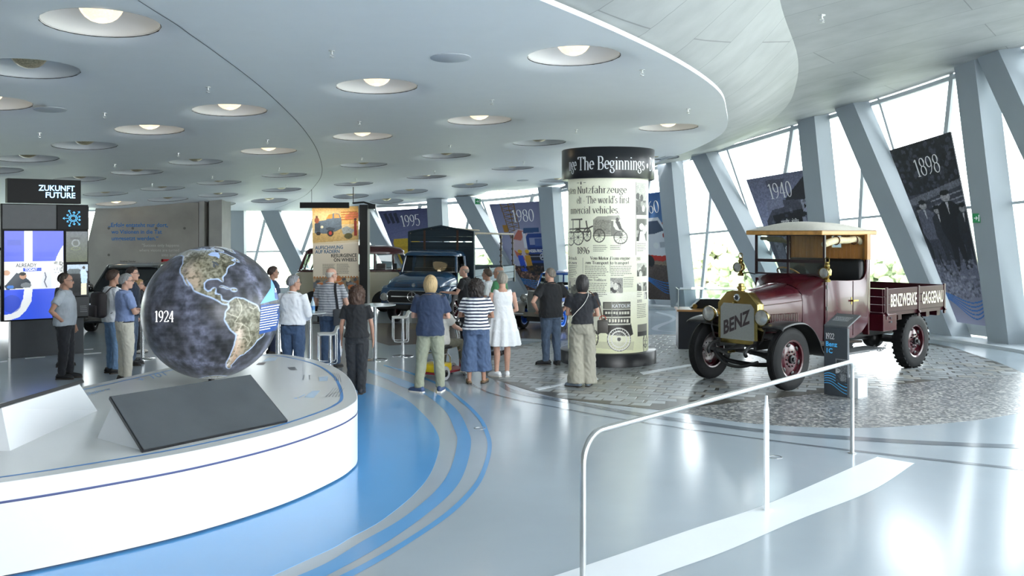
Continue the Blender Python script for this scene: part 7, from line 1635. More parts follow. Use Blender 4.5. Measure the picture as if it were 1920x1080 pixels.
# ---------------------------------------------------------------- dark modern off-roader (and a second one at the frame edge)
m_suv = mat('suv_black_paint', '#15171b', rough=.12, noise=.02, coat=.8)
def suv(loc, rz, label):
    e = empty('off_roader', loc, rz, label, 'car', 'dark modern cars behind the media tower')
    for x, y in ((0, .76), (0, -.76), (-2.6, .76), (-2.6, -.76)): wheel(e, x, y, .36, .24, mat('suv_rim', '#3c3f43', rough=.3, metal=.6, noise=.05), 1 if y > 0 else -1, True, rr=.7, holes=0)
    b = MB(); b.loft([sect(.82, .70, .32, .66, .2, .12), sect(.72, .86, .26, .80, .15, .12), sect(.3, .92, .24, .92, .14, .12), sect(-.5, .93, .24, 1.0, .12, .1), sect(-2.9, .92, .24, 1.03, .12, .1), sect(-3.25, .86, .3, 1.0, .15, .1), sect(-3.35, .7, .36, .9, .2, .1)]); b.build('body', m_suv, e, smooth=45)
    b = MB(); b.loft([sect(-.95, .60, 1.50, 1.54, .2, .03), sect(-1.1, .68, 1.50, 1.59, .2, .08), sect(-2.6, .68, 1.5, 1.62, .2, .1), sect(-3.1, .6, 1.48, 1.55, .2, .06)]); b.build('roof', m_suv, e, smooth=60)
    b = MB(); b.loft([[(-.32, -.8, .98), (-.32, .8, .98), (-3.2, .8, 1.0), (-3.2, -.8, 1.0)], [(-.98, -.62, 1.51), (-.98, .62, 1.51), (-3.05, .6, 1.5), (-3.05, -.6, 1.5)]]); b.build('glasshouse', mat('dark_car_glass', '#1b2024', rough=.05, noise=.02, spec=.8), e, smooth=0)
    for s_ in (-1, 1): b = MB(); b.tube([(-.34, .80*s_, .99), (-.98, .63*s_, 1.52), (-1.2, .64*s_, 1.58), (-2.9, .62*s_, 1.58)], .028, 6); b.build('roof_rail', m_suv, e, smooth=60)
    for s_ in (-1, 1):
        b = MB(); b.bbox(.66, .80, min(.5*s_, .82*s_), max(.5*s_, .82*s_), .64, .74, .03); b.build('head_lamp', mat('suv_lamp', '#cfd6dc', rough=.1, noise=.15, nscale=20, emit='#e8f0ff', estr=.15), e, smooth=40)
        b = MB(); b.bbox(-.55, -.42, .95*s_-.1, .95*s_+.1, .95, 1.08, .04); b.build('mirror', m_suv, e, smooth=60)
    b = MB(); b.bbox(.78, .84, -.42, .42, .42, .62, .02)
    b.build('grille', m_chblk, e, smooth=0)
    b = MB(); b.bbox(.8, .86, -.42, .42, .51, .525, .004); b.build('grille_bar', m_chrome, e, smooth=0)
    return e
suv((-9.65, 23.2, 0), R(-80), 'black off-roader right behind the media tower')
suv((-13.1, 23.5, 0), R(-95), 'dark car cut by the left frame edge')

# ---------------------------------------------------------------- yellow mobility scooter
scx = empty('mobility_scooter', (-1.15, 15.75, 0), R(-35), 'small yellow mobility scooter behind the man in the navy shirt', 'scooter')
m_yel = mat('scooter_yellow', '#e3c216', rough=.35, noise=.04); m_gry = mat('scooter_tyre', '#a9acae', rough=.6, noise=.05)
for x, y, r_ in ((-.28, .24, .12), (-.28, -.24, .12), (.42, .16, .1), (.42, -.16, .1)):
    b = MB(); b.lathe([(r_*.5, -.03), (r_*.9, -.032), (r_, -.015), (r_, .015), (r_*.9, .032), (r_*.5, .03)], 0, (0, 0, 0), 24)
    o = b.build('wheel', m_gry, scx); o.location = (y, x, r_)
    b = MB(); b.lathe([(r_*.5, -.034), (r_*.2, -.045), (r_*.2, .045), (r_*.5, .034)], 0, (0, 0, 0), 18); h_ = b.build('hub', m_chblk, o)
b = MB(); b.bbox(-.2, .2, -.42, -.02, .13, .27, .03); b.build('battery_box', m_yel, scx, smooth=40)
b = MB(); b.bbox(-.17, .17, -.4, .5, .09, .13, .015); b.build('deck', mat('scooter_red', '#8e1f2c', rough=.4, noise=.05), scx, smooth=40)
b = MB()
for x in (-.17, .17): b.tube([(x, -.44, .15), (x, -.46, .36), (x, -.4, .42), (x, -.1, .42), (x, -.04, .36), (x, -.02, .2)], .014, 8)
b.tube([(-.17, -.44, .34), (.17, -.44, .34)], .014, 8); b.build('frame_hoop', m_chrome, scx, smooth=60)
b = MB(); b.tube([(0, -.2, .27), (0, -.2, .5)], .03, 10); b.build('seat_post', m_chblk, scx)
b = MB(); b.bbox(-.2, .2, -.4, .0, .5, .57, .03); b.build('seat', m_leather, scx, smooth=50)
b = MB(); b.tube([(0, .45, .12), (0, .40, .5), (0, .30, .86)], .02, 8); b.tube([(-.2, .24, .88), (-.08, .3, .88), (.08, .3, .88), (.2, .24, .88)], .014, 8); b.build('tiller', m_chrome, scx, smooth=60)
b = MB(); b.bbox(-.1, .1, .26, .36, .84, .92, .02); b.tube([(-.2, .24, .88), (-.24, .2, .87)], .02, 8); b.tube([(.2, .24, .88), (.24, .2, .87)], .02, 8); b.build('control_head', m_chblk, scx, smooth=50)
# ================================================================ PEOPLE
from mathutils import noise as mnoise
def fuse(name, b, voxel, it, m, parent, disp=0., dscale=9., seed=0., keep=None):
    """join overlapping closed shapes into one continuous skin"""
    me = bpy.data.meshes.new('tmp'); me.from_pydata([tuple(p) for p in b.v], [], b.f)
    bm = bmesh.new(); bm.from_mesh(me); bmesh.ops.recalc_face_normals(bm, faces=bm.faces[:]); bm.to_mesh(me); bm.free()
    o = bpy.data.objects.new('tmp', me); COL.objects.link(o)
    md = o.modifiers.new('r', 'REMESH'); md.mode = 'VOXEL'; md.voxel_size = voxel; md.adaptivity = 0.0
    if it: ms = o.modifiers.new('s', 'SMOOTH'); ms.factor = .5; ms.iterations = it
    dg = bpy.context.evaluated_depsgraph_get(); nm = bpy.data.meshes.new_from_object(o.evaluated_get(dg)); nm.name = name
    bpy.data.objects.remove(o); bpy.data.meshes.remove(me)
    if disp:
        n = len(nm.vertices); co = np.empty(n*3, np.float32); nm.vertices.foreach_get('co', co); no = np.empty(n*3, np.float32); nm.vertices.foreach_get('normal', no)
        co = co.reshape(-1, 3); no = no.reshape(-1, 3)
        d = np.array([.7*mnoise.noise((p[0]*dscale+seed, p[1]*dscale, p[2]*dscale*.6))+.9*(.25-abs(mnoise.noise((p[0]*dscale*1.5+seed+5, p[1]*dscale*1.5, p[2]*dscale*1.1+p[0]*8)))) for p in co])
        nm.vertices.foreach_set('co', (co+no*(np.maximum(d, -.3)*disp)[:, None]).astype(np.float32).ravel())
    nm.materials.clear()
    return link_mesh(name, nm, m, parent, 180)
def ering(c, rx, ry, n=20, p=2.2, rot=0.):
    out = []
    for k in range(n):
        a = 2*PI*k/n; ca, sa = math.cos(a), math.sin(a)
        x = rx*abs(ca)**(2/p)*(1 if ca >= 0 else -1); y = ry*abs(sa)**(2/p)*(1 if sa >= 0 else -1)
        out.append((c[0]+x*math.cos(rot)-y*math.sin(rot), c[1]+x*math.sin(rot)+y*math.cos(rot), c[2]))
    return out
SKIN = {'fair': mat('skin_fair', '#c79c88', rough=.5, noise=.06, nscale=20), 'tan': mat('skin_tan', '#b08671', rough=.5, noise=.06, nscale=20)}
def cloth_mat(n, c, nz_=.08, b=.25, r_=.85): return mat('cloth_'+n, c, rough=r_, noise=nz_, nscale=14, bump=b, bscale=22, sheen=.1)
def stripe_mat(n, c0, c1, freq, duty=.5, seed=0):
    if n in MATS: return MATS[n]
    m = mat(n, c0, rough=.85, bump=.2, bscale=22); nt = m.node_tree
    t = nt.nodes.new('ShaderNodeTexCoord'); s_ = nt.nodes.new('ShaderNodeSeparateXYZ'); nt.links.new(t.outputs['Object'], s_.inputs[0])
    nz_ = nt.nodes.new('ShaderNodeTexNoise'); nz_.inputs['Scale'].default_value = 5; nt.links.new(t.outputs['Object'], nz_.inputs['Vector'])
    a = nt.nodes.new('ShaderNodeMath'); a.operation = 'MULTIPLY_ADD'; a.inputs[1].default_value = .02; nt.links.new(nz_.outputs[0], a.inputs[0]); nt.links.new(s_.outputs['Z'], a.inputs[2])
    w_ = nt.nodes.new('ShaderNodeMath'); w_.operation = 'MULTIPLY'; w_.inputs[1].default_value = freq; nt.links.new(a.outputs[0], w_.inputs[0])
    f_ = nt.nodes.new('ShaderNodeMath'); f_.operation = 'FRACT'; nt.links.new(w_.outputs[0], f_.inputs[0])
    r_ = nt.nodes.new('ShaderNodeValToRGB'); r_.color_ramp.interpolation = 'LINEAR'; e = r_.color_ramp.elements
    e[0].position = duty-.04; e[0].color = (*srgb(c0), 1); e[1].position = duty+.04; e[1].color = (*srgb(c1), 1); nt.links.new(f_.outputs[0], r_.inputs[0]); nt.links.new(r_.outputs[0], nt.nodes['Principled BSDF'].inputs['Base Color'])
    return m
ARM = {  # elbow, wrist for the right side (x mirrored for the left), direction of the hand
 'down': ((.245, -.03, 1.13), (.25, .04, .885), (.0, .15, -1)), 'downback': ((.25, -.08, 1.13), (.235, -.02, .885), (0, .1, -1)),
 'crossed': ((.255, .07, 1.13), (.0, .215, 1.13), (-1, .1, .1)), 'crossed2': ((.255, .07, 1.14), (.02, .18, 1.17), (-1, .2, .1)),
 'hip': ((.37, -.12, 1.16), (.205, -.02, .985), (-.55, -.5, -.5)), 'hipf': ((.36, -.1, 1.15), (.21, .07, .98), (-.3, .8, -.4)),
 'front': ((.255, .0, 1.13), (.07, .25, 1.03), (-.8, .4, 0)), 'pocket': ((.32, -.08, 1.14), (.21, .03, .93), (-.25, .2, -1)),
 'gesture': ((.26, .08, 1.16), (.24, .34, 1.17), (.1, 1, .1)), 'chin': ((.22, .14, 1.16), (.06, .15, 1.44), (-.3, .1, 1)), 'ride': ((.24, .12, 1.2), (.2, .36, 1.12), (0, 1, -.2)),
}
TORSO = [(.86, .150, .112, 0), (.95, .165, .12, -.008), (1.05, .148, .108, 0), (1.16, .148, .106, .008), (1.28, .165, .114, .008), (1.37, .172, .108, 0), (1.425, .152, .09, -.012), (1.465, .10, .074, -.014), (1.50, .058, .058, -.005)]
def person(label, loc, rz, H=1.75, skin='fair', hair=('short', '#4a3a2e'), head=0., pitch=0., armR='down', armL='down', top=None, bottom=None, shoes='#2a2a2c', girth=1., fem=False, stance=((.1, .0), (-.1, .0)), glasses=None, sit=False, group='visitors in the hall', toes=(8, 8)):
    s = H/1.75; e = empty('person', loc, rz, label, 'person', group); sm = SKIN[skin]
    def S(b): b.v = [(p[0]*s, p[1]*s, p[2]*s) for p in b.v]; return b
    g = girth; sw = .93 if fem else 1.0
    dz = -.40 if sit else 0.      # seated people: whole upper body lower
    def tors(inf, z0, z1, flare=0.):
        rows = []
        zs = sorted(set([z0]+[t[0] for t in TORSO if z0 < t[0] < z1]+[z1]))
        for z in zs:
            for a, c in zip(TORSO[:-1], TORSO[1:]):
                if a[0] <= z <= c[0] or (z < TORSO[0][0] and a is TORSO[0]):
                    t = max(0, (z-a[0])/(c[0]-a[0])); rx, ry, yo = [a[i]+(c[i]-a[i])*t for i in (1, 2, 3)]; break
            k = g if z < 1.32 else 1+(g-1)*.35
            if fem and z < 1.0: k *= 1.06
            if fem and 1.02 < z < 1.2: k *= .95
            fl = flare*max(0, 1-(z-z0)/.25)
            rows.append(ering((0, yo, z+dz), (rx*sw*k+inf+fl), (ry*k+inf+fl+(.02 if g > 1.08 and .95 < z < 1.25 else 0)), 22, 2.4 if z < 1.42 else 2.1))
        return rows
    sho = .188*sw*(1+(g-1)*.4)
    arms = []
    for sg, nm in ((1, armR), (-1, armL)):
        el, wr, hd = ARM[nm]; x0 = .0
        k = sho/.188
        if nm == 'crossed' and sg < 0: el, wr, hd = ARM['crossed2']
        arms.append((sg, Vector((sg*sho, -.008, 1.405+dz)), Vector((sg*el[0]*(1+(g-1)*.8)*sw, el[1]+(g-1)*.15, el[2]+dz)), Vector((sg*wr[0]*(1+(g-1)*.5), wr[1]+(g-1)*.3, wr[2]+dz)), Vector((sg*hd[0], hd[1], hd[2])).normalized()))
    legs = []
    for sg, st, ta in ((1, stance[0], toes[0]), (-1, stance[1], toes[1])):
        hip = Vector((sg*.088*sw, 0, .90+dz))
        if sit: kn = Vector((sg*.16, .40, .50)); an = Vector((st[0], st[1], .09))
        else: an = Vector((st[0], st[1], .085)); kn = hip.lerp(an, .5)+Vector((sg*.006, .02, .0)); kn.z = .49
        legs.append((sg, hip, kn, an, R(-sg*ta)))
    # --- body
    b = MB(); b.loft(tors(-.004, .86, 1.50)); rots = Matrix.Rotation(head, 4, 'Z')
    b.tube([(0, -.012, 1.44+dz), (0, .0, 1.50+dz), (0, .012, 1.565+dz)], [.062, .054, .056], 14)
    hc = Vector((0, .012, 1.55+dz)); HM = Matrix.Translation(hc)@rots@Matrix.Rotation(-pitch, 4, 'X')@Matrix.Translation((0, .008, -1.55))
    b.M = HM
    b.loft([ering((0, yo, z), rx, ry, 18, 2.15) for z, rx, ry, yo in ((1.512, .026, .024, .062), (1.525, .043, .046, .05), (1.548, .055, .068, .03), (1.58, .063, .084, .016), (1.615, .069, .091, .008), (1.65, .073, .097, .0), (1.685, .0735, .097, -.003), (1.715, .064, .084, -.006), (1.737, .042, .056, -.008), (1.748, .018, .024, -.008))])
    b.tube([(0, .088, 1.645), (0, .106, 1.615), (0, .112, 1.598), (0, .09, 1.592)], [.011, .014, .017, .012], 8)
    b.tube([(-.02, .082, 1.566), (0, .092, 1.566), (.02, .082, 1.566)], .010, 8)
    for q in (-1, 1): b.sphere((0, 0, 0), 1, 10, 6) if False else b.tube([(q*.07, .0, 1.59), (q*.079, -.005, 1.615), (q*.081, -.01, 1.645), (q*.072, -.004, 1.655)], [.009, .012, .014, .008], 8, ry=[.014, .02, .02, .012])
    b.M = None
    for sg, sh, el, wr, hd in arms:
        ua = .05 if not fem else .044; fa = .036 if not fem else .031
        up = (el-sh).normalized(); b.tube([sh-up*.02, sh.lerp(el, .3), sh.lerp(el, .75), el, el.lerp(wr, .3), el.lerp(wr, .75), wr], [ua*1.05, ua*1.02, ua*.84, fa*1.12, fa*1.12, fa*.82, fa*.72], 12)
        # hand: palm, four fingers, thumb
        side = Vector((0, 0, 1)).cross(hd)
        if side.length < .2: side = Vector((0, 1, 0))
        side.normalize(); nrm = side.cross(hd).normalized()
        if abs(hd.z) > .7: side = Vector((0, 1, 0)) - hd*hd.y; side.normalize(); nrm = Vector((-sg, 0, 0))
        kn_ = wr+hd*.088
        b.tube([wr-hd*.01, wr+hd*.03, wr+hd*.065, kn_], [.026, .034, .040, .038], 10, ref=side, ry=[.022, .019, .018, .015])
        curl = nrm*(.5 if True else 0)
        for i, L in enumerate((.068, .08, .075, .058)):
            o = side*(-.03+.0205*i)*1.0; p0 = kn_+o-hd*.012; p1 = p0+hd*(L*.5)+side*(-.006+.004*i); p2 = p1+(hd+curl).normalized()*(L*.5)+side*(-.004+.003*i)
            b.tube([p0, p1, p2], [.0098, .0092, .008], 7)
        t0 = wr+hd*.03-side*.03; b.tube([t0, t0+(hd*.6-side*.7)*.04, t0+(hd*.95-side*.6)*.075], [.014, .012, .0095], 7)
    bare = bottom and bottom.get('kind') in ('dress', 'culotte')
    for sg, hip, kn, an, ta in legs:
        fd = Vector((math.sin(-ta), math.cos(ta), 0)) if True else None
        lk = 1. if bare else .86
        b.tube([hip+Vector((0, 0, .02)), hip.lerp(kn, .5), kn, kn.lerp(an, .3)-fd*.012, kn.lerp(an, .75), an], [.085*lk, .072*lk, .054*lk, .056*lk, .042*lk, .036], 12)
        b.tube([an-fd*.045+Vector((0, 0, -.04)), an+Vector((0, 0, -.03)), an+fd*.09+Vector((0, 0, -.05)), an+fd*.15+Vector((0, 0, -.062))], [.03, .036, .032, .02], 10)
    fuse('body', S(b), .0095*s, 2, sm, e)
    # --- face details
    for q in (-1, 1):
        b = MB(); b.M = HM; b.sphere((q*.03, .087, 1.637), .0105, 10, 7); S(b).build('eye', mat('eye_white', '#d9d6d0', rough=.2, noise=.02), e)
        b = MB(); b.M = HM; b.sphere((q*.03, .0955, 1.637), .0045, 8, 6); S(b).build('iris', mat('eye_iris', '#3a2c22', rough=.2, noise=.05), e)
        b = MB(); b.M = HM; b.tube([(q*.016, .098, 1.653), (q*.032, .094, 1.657), (q*.047, .082, 1.652)], .004, 6); S(b).build('eyebrow', mat('brow', '#54463a', rough=.8, noise=.05), e)
    b = MB(); b.M = HM; b.tube([(-.022, .088, 1.568), (0, .0975, 1.57), (.022, .088, 1.568)], .0055, 6); S(b).build('mouth', mat('lips', '#a35f55', rough=.5, noise=.05), e)
    if glasses:
        b = MB(); b.M = HM
        for q in (-1, 1):
            b.tube([(q*.032+.021*math.cos(a), .108, 1.637+.016*math.sin(a)) for a in np.linspace(0, 2*PI, 15)[:-1]], .0026, 5, closed=True); b.tube([(q*.052, .104, 1.64), (q*.074, .06, 1.642), (q*.08, -.01, 1.645)], .0026, 5)
        b.tube([(-.012, .11, 1.64), (.012, .11, 1.64)], .0026, 5)
        if glasses == 'sun':
            for q in (-1, 1): b.sphere((q*.032, .106, 1.637), 1, 10, 6, (.021, .003, .016)) if b.M is None else b.lathe([(.019, .0), (.0001, .003)], 1, (q*.032, .106, 1.637), 12)
        S(b).build('glasses', mat('glasses_frame', '#1d1e22', rough=.3, noise=.05), e)
    # --- hair
    kind, hcol = hair
    hm = mat('hair_'+hcol.strip('#'), hcol, rough=.55, noise=.25, nscale=60, bump=.5, bscale=90, stretch=(1, 1, .25))
    b = MB(); NA, NE = 64, 40; rows = []; rr_ = random.Random(hash(label) & 255 if False else len(label))
    for j in range(NE+1):
        row = []; el0 = -90+180*j/NE
        for i in range(NA):
            az = 360*i/NA-180     # 0 = front
            a, ee = R(az), R(el0); d = Vector((math.sin(a)*math.cos(ee), math.cos(a)*math.cos(ee), math.sin(ee)))
            P = Vector((d.x*.077, d.y*.100-.004, 1.646+d.z*.104)); A = abs(az); th = -.012; down = 0.
            def ramp(x, lo_, hi_): return max(0., min(1., (x-lo_)/(hi_-lo_)))
            if kind in ('short', 'curly'):
                lim = 34 if A < 50 else (34-(A-50)*1.1 if A < 95 else (-15-(A-95)*.5 if A < 130 else -32)); thick = .014 if kind == 'short' else .026
                th = -.012+(thick+.012)*ramp(el0, lim-6, lim+5)
                if kind == 'curly': th += .012*mnoise.noise((d.x*9, d.y*9, d.z*9))*ramp(el0, lim, lim+8)
                if kind == 'short' and A < 60 and el0 > 40: th += .006
            elif kind == 'receding':
                lim = 62-ramp(A, 30, 80)*50 if A < 95 else (-10-(A-95)*.5 if A < 135 else -32); th = -.012+.021*ramp(el0, lim-6, lim+5)
            elif kind == 'fringe':
                lim = -30 if A > 115 else -10; up_ = 20; th = -.012+.017*ramp(el0, lim-5, lim+3)*(1-ramp(el0, up_-6, up_+8))*ramp(A, 70, 85)
            elif kind in ('bob', 'pixie', 'tied'):
                lim = 26 if A < 42 else (26-(A-42)*2.6 if A < 70 else -60); thick = .026 if kind == 'bob' else .02
                if kind in ('pixie', 'tied'): lim = 28 if A < 45 else (28-(A-45)*1.4 if A < 75 else (-12 if A < 110 else -38))
                th = -.012+(thick+.012)*ramp(el0, lim-7, lim+5)
                if kind == 'bob' and th > 0 and el0 < -5: down = (-5-el0)/55*.05
            elif kind in ('long', 'longcurly'):
                lim = 26 if A < 40 else (26-(A-40)*3.2 if A < 68 else -75); thick = .05 if kind == 'longcurly' else .026
                th = -.012+(thick+.012)*ramp(el0, lim-7, lim+6)
                if th > 0 and el0 < 0: down = min(1, -el0/60)*.12; th += .012*min(1, -el0/40)
                if kind == 'longcurly': th += (.03*mnoise.noise((d.x*6+3, d.y*6, d.z*6))+.022*mnoise.noise((d.x*15, d.y*15+2, d.z*15)))*ramp(el0, lim, lim+10)
            if th > 0 and kind not in ('fringe',): th += .007*mnoise.noise((az/9., el0/40., 3.))
            if kind == 'bob' and th > 0 and el0 < 15: th += .012*min(1, (15-el0)/50)
            Q = P+Vector((d.x, d.y, d.z*.8))*th; Q.z -= down
            row.append(tuple(Q))
        rows.append(row)
    b.M = HM; b.loft(rows, cap=False); S(b).build('hair', hm, e, smooth=180)
    if kind == 'tied':
        b = MB(); b.M = HM; b.sphere((0, -.125, 1.66), .035, 12, 8); S(b).build('hair_knot', hm, e)
    # --- lower clothing
    bk = bottom['kind'] if bottom else None
    if bk in ('trousers', 'wide', 'culotte'):
        b = MB(); m_ = bottom['mat']
        wb, hemz = bottom.get('w', 1.), bottom.get('hem', .075)
        b.loft(tors(.016, .84, bottom.get('rise', .985)))
        for sg, hip, kn, an, ta in legs:
            hem = an.lerp(kn, (hemz-.085)/(kn.z-.085)) if not sit else an
            hem = hem+Vector((0, 0, 0))
            if bk == 'trousers': rad = [.105*g, .094*wb, .074*wb, .066*wb, .058*wb]
            else: rad = [.115*g, .118*wb, .12*wb, .125*wb, .135*wb]
            b.tube([hip+Vector((0, 0, .04)), hip.lerp(kn, .45), kn, kn.lerp(hem, .5), hem], rad, 16, ref=(0, 1, 0))
        fuse('trousers', S(b), .0125*s, 3, m_, e, .017 if bk == 'trousers' else .022, 12 if bk == 'trousers' else 9, len(label))
        if bottom.get('belt'):
            b = MB(); zz = bottom.get('rise', 1.0)-.02; rws = tors(.02, zz-.018, zz+.018); b.loft(rws, cap=False); S(b).build('belt', mat('belt_dark', '#20222b', rough=.5, noise=.05), e, smooth=180, solid=.006)
    if bk == 'dress':
        b = MB(); rows = tors(.012, .98, 1.44); b.loft(rows)
        n = 48; rws = []
        for z, r_, amp in ((1.2, .155, 0), (1.05, .19, .004), (.98, .205, .008), (.97, .215, .012), (.80, .245, .014), (.78, .26, .016), (.6, .29, .02), (.53, .30, .024)):
            rws.append([((r_+amp*math.sin(11*2*PI*k/n))*math.cos(2*PI*k/n)*1.05, (r_+amp*math.sin(11*2*PI*k/n))*math.sin(2*PI*k/n)*.82, z) for k in range(n)])
        b.loft(rws)
        for sg in (-1, 1): b.tube([(sg*.12, -.01, 1.40), (sg*.1, -.01, 1.47)], .05, 10, ry=.07)
        fuse('dress', S(b), .0115*s, 1, bottom['mat'], e, .006, 12)
        b = MB(); b.add([(.0, -.105, 1.46), (.014, -.112, 1.42), (.0, -.118, 1.36), (-.014, -.112, 1.42)], [(0, 1, 2, 3)]); S(b).build('neck_opening', sm, e, smooth=0)
    # --- upper clothing
    if top:
        b = MB(); hz = top.get('hem', .88); inf = top.get('inf', .027)
        b.loft(tors(inf, hz, 1.478, top.get('flare', .012)))
        sl = top.get('sleeve', .55)
        for sg, sh, el, wr, hd in arms:
            ex = top.get('sw', 1.)
            if sl <= 1.: b.tube([sh-(el-sh)*.1+Vector((-sg*.02, 0, .012)), sh.lerp(el, .25*sl+.1), sh.lerp(el, sl)], [.074*ex, .072*ex, .072*ex*(1.06 if sl < .9 else .92)], 14)
            else: b.tube([sh-(el-sh)*.1+Vector((-sg*.02, 0, .012)), sh.lerp(el, .4), el, el.lerp(wr, .5), el.lerp(wr, sl-1)], [.074*ex, .068*ex, .058*ex, .054*ex, .046*ex], 14)
        fuse('shirt', S(b), .0125*s, 3, top['mat'], e, .017, 10, len(label)*1.7)
        if top.get('collar'):
            b = MB(); pts = [(.066*math.cos(a), -.008+.064*math.sin(a), 1.478+.016*math.sin(a+PI)) for a in np.linspace(R(-250), R(70), 25)]; pts = [(p[0], p[1], p[2]+dz) for p in pts]; b.tube(pts, .012, 8, ry=.024); S(b).build('collar', top.get('cmat', top['mat']), e, smooth=180)
    # --- shoes
    if shoes:
        for sg, hip, kn, an, ta in legs:
            fd = Vector((math.sin(-ta), math.cos(ta), 0)); ml = mat('shoe_'+shoes.strip('#'), shoes, rough=.6, noise=.1, nscale=18)
            b = MB(); a0 = Vector((an.x, an.y, an.z-.085)); lo_ = bottom.get('sandal') if bottom else False; hh = .045 if lo_ else .085
            b.tube([a0-fd*.085+Vector((0, 0, .03)), a0-fd*.06+Vector((0, 0, hh*.62)), a0+Vector((0, 0, hh*.65)), a0+fd*.08+Vector((0, 0, .045)), a0+fd*.15+Vector((0, 0, .036)), a0+fd*.19+Vector((0, 0, .03))], [.026, .042, .044, .046, .042, .02], 12, ref=(1, 0, 0), ry=[.025, hh*.58, hh*.6, .042, .033, .018]); sh_o = S(b).build('shoe', ml, e, smooth=180)
            b = MB(); rws = []
            for z in (0.0, .022):
                rws.append([tuple(a0+fd*y+Vector((fd.y, -fd.x, 0))*x+Vector((0, 0, z))) for x, y in ((-.03, -.09), (-.042, -.05), (-.04, .02), (-.047, .1), (-.038, .16), (-.012, .197), (.018, .197), (.04, .16), (.046, .1), (.038, .02), (.042, -.05), (.03, -.09))])
            b.loft(rws); S(b).build('sole', mat('sole_'+('white' if shoes in ('#3c4f74', '#eceef0') else 'dark'), '#d9d6d0' if shoes in ('#3c4f74', '#eceef0') else '#3a3530', rough=.7, noise=.05), sh_o, smooth=0)
    return e
def G(px, py): g = gnd(px, py); return (g.x, g.y, 0)
def XY(px, Y): return ((px-960)/FPX*Y, Y, 0)
black_c = cloth_mat('black', '#1d1f23', .1); white_c = cloth_mat('white', '#e6e9ee', .03); jean = cloth_mat('denim', '#4a5a70', .16); jean2 = cloth_mat('denim_blue', '#3f5472', .14); navy_c = cloth_mat('navy', '#2c3a55', .08)
pA = person('man in a grey polo shirt with his hand on his hip, left of the globe', G(122, 710), R(-80), 1.75, 'tan', ('receding', '#4a4038'), R(0), armR='hip', armL='down', top=dict(mat=cloth_mat('grey_polo', '#aab2bb', .05), hem=.90, sleeve=.62, collar=1, cmat=cloth_mat('polo_collar', '#8c8f97', .1)), bottom=dict(kind='trousers', mat=cloth_mat('black_trousers', '#202228', .1), w=1.1), shoes='#1f2024', girth=1.12, glasses=1, stance=((.08, -.03), (-.08, .05)))
person('dark-haired person mostly hidden behind the man in the grey polo', XY(118, 17.0), R(-80), 1.70, 'tan', ('short', '#2d241f'), top=dict(mat=cloth_mat('charcoal', '#2b2d33', .1)), bottom=dict(kind='trousers', mat=black_c), shoes='#1f2024')
pB = person('grey-haired man in a light blue short-sleeved shirt and beige trousers', XY(234, 15.3), R(-48), 1.76, 'fair', ('short', '#8d8f90'), R(-20), armR='crossed', armL='crossed', top=dict(mat=cloth_mat('light_blue', '#8497c2', .1), hem=.985, sleeve=.72, collar=1, flare=.0), bottom=dict(kind='trousers', mat=cloth_mat('beige', '#cfcabc', .05), belt=1, w=1.12, rise=1.01), shoes='#3a3632', glasses=1)
b = MB(); b.tube([(.06+.04*math.cos(a), .205+.008, 1.13+.04*math.sin(a)) for a in np.linspace(0, 2*PI, 15)[:-1]], .008, 6, closed=True); b.lathe([(.022, 0), (.022, .01)], 1, (.075, .17, 1.15), 14); b.build('wrist_watch', m_chrome, pB)
pC = person('curly dark-haired man in a white shirt wearing a dark backpack', XY(211, 16.2), R(-42), 1.78, 'tan', ('curly', '#3a2a22'), R(-10), armR='front', armL='down', top=dict(mat=white_c, sleeve=1.9), bottom=dict(kind='trousers', mat=cloth_mat('denim_light', '#6f8db0', .12)), shoes='#2a2a2c')
pD = person('dark-haired man with glasses in a navy jacket left of the globe', XY(246, 17.2), R(-80), 1.80, 'fair', ('short', '#2a211d'), R(0), armR='down', armL='down', top=dict(mat=cloth_mat('dark_navy', '#1f2a3d', .08), sleeve=1.95), bottom=dict(kind='trousers', mat=jean), shoes='#2a2a2c', glasses=1)
person('blonde woman in sunglasses touching her chin beside the globe', XY(259, 18.9), R(-85), 1.49, 'fair', ('tied', '#b3936a'), armR='down', armL='chin', top=dict(mat=cloth_mat('black_jacket', '#22252c', .1), sleeve=1.95), bottom=dict(kind='trousers', mat=black_c), shoes='#c9c6bf', fem=True, glasses='sun')
pF = person('grey-haired man in a white shirt and jeans seen from behind right of the globe', XY(549, 14.75), R(-14), 1.765, 'tan', ('short', '#83858a'), R(-42), armR='front', armL='front', top=dict(mat=white_c, hem=.985, sleeve=1.62, collar=1, inf=.032), bottom=dict(kind='trousers', mat=jean2, belt=1, rise=1.01, w=1.08), shoes='#3a3632', girth=1.06, glasses=1)
person('dark-haired person in sunglasses half hidden behind the globe', XY(510, 18.6), R(-60), 1.76, 'tan', ('short', '#3a2c26'), top=dict(mat=navy_c), bottom=dict(kind='trousers', mat=cloth_mat('dark_blue', '#26304a', .1)), glasses='sun')
pH = person('bald man in a striped polo shirt with a shoulder bag seen from behind', XY(620, 16.8), R(-10), 1.80, 'fair', ('fringe', '#b9b4ac'), R(-35), armR='front', armL='front', top=dict(mat=stripe_mat('striped_polo', '#aeb1b6', '#7d828b', 22, .55), hem=.92, sleeve=.62, collar=1, inf=.032), bottom=dict(kind='trousers', mat=jean2, w=1.05), shoes='#2a2a2c', girth=1.16, glasses=1, stance=((.1, .05), (-.1, -.02)))
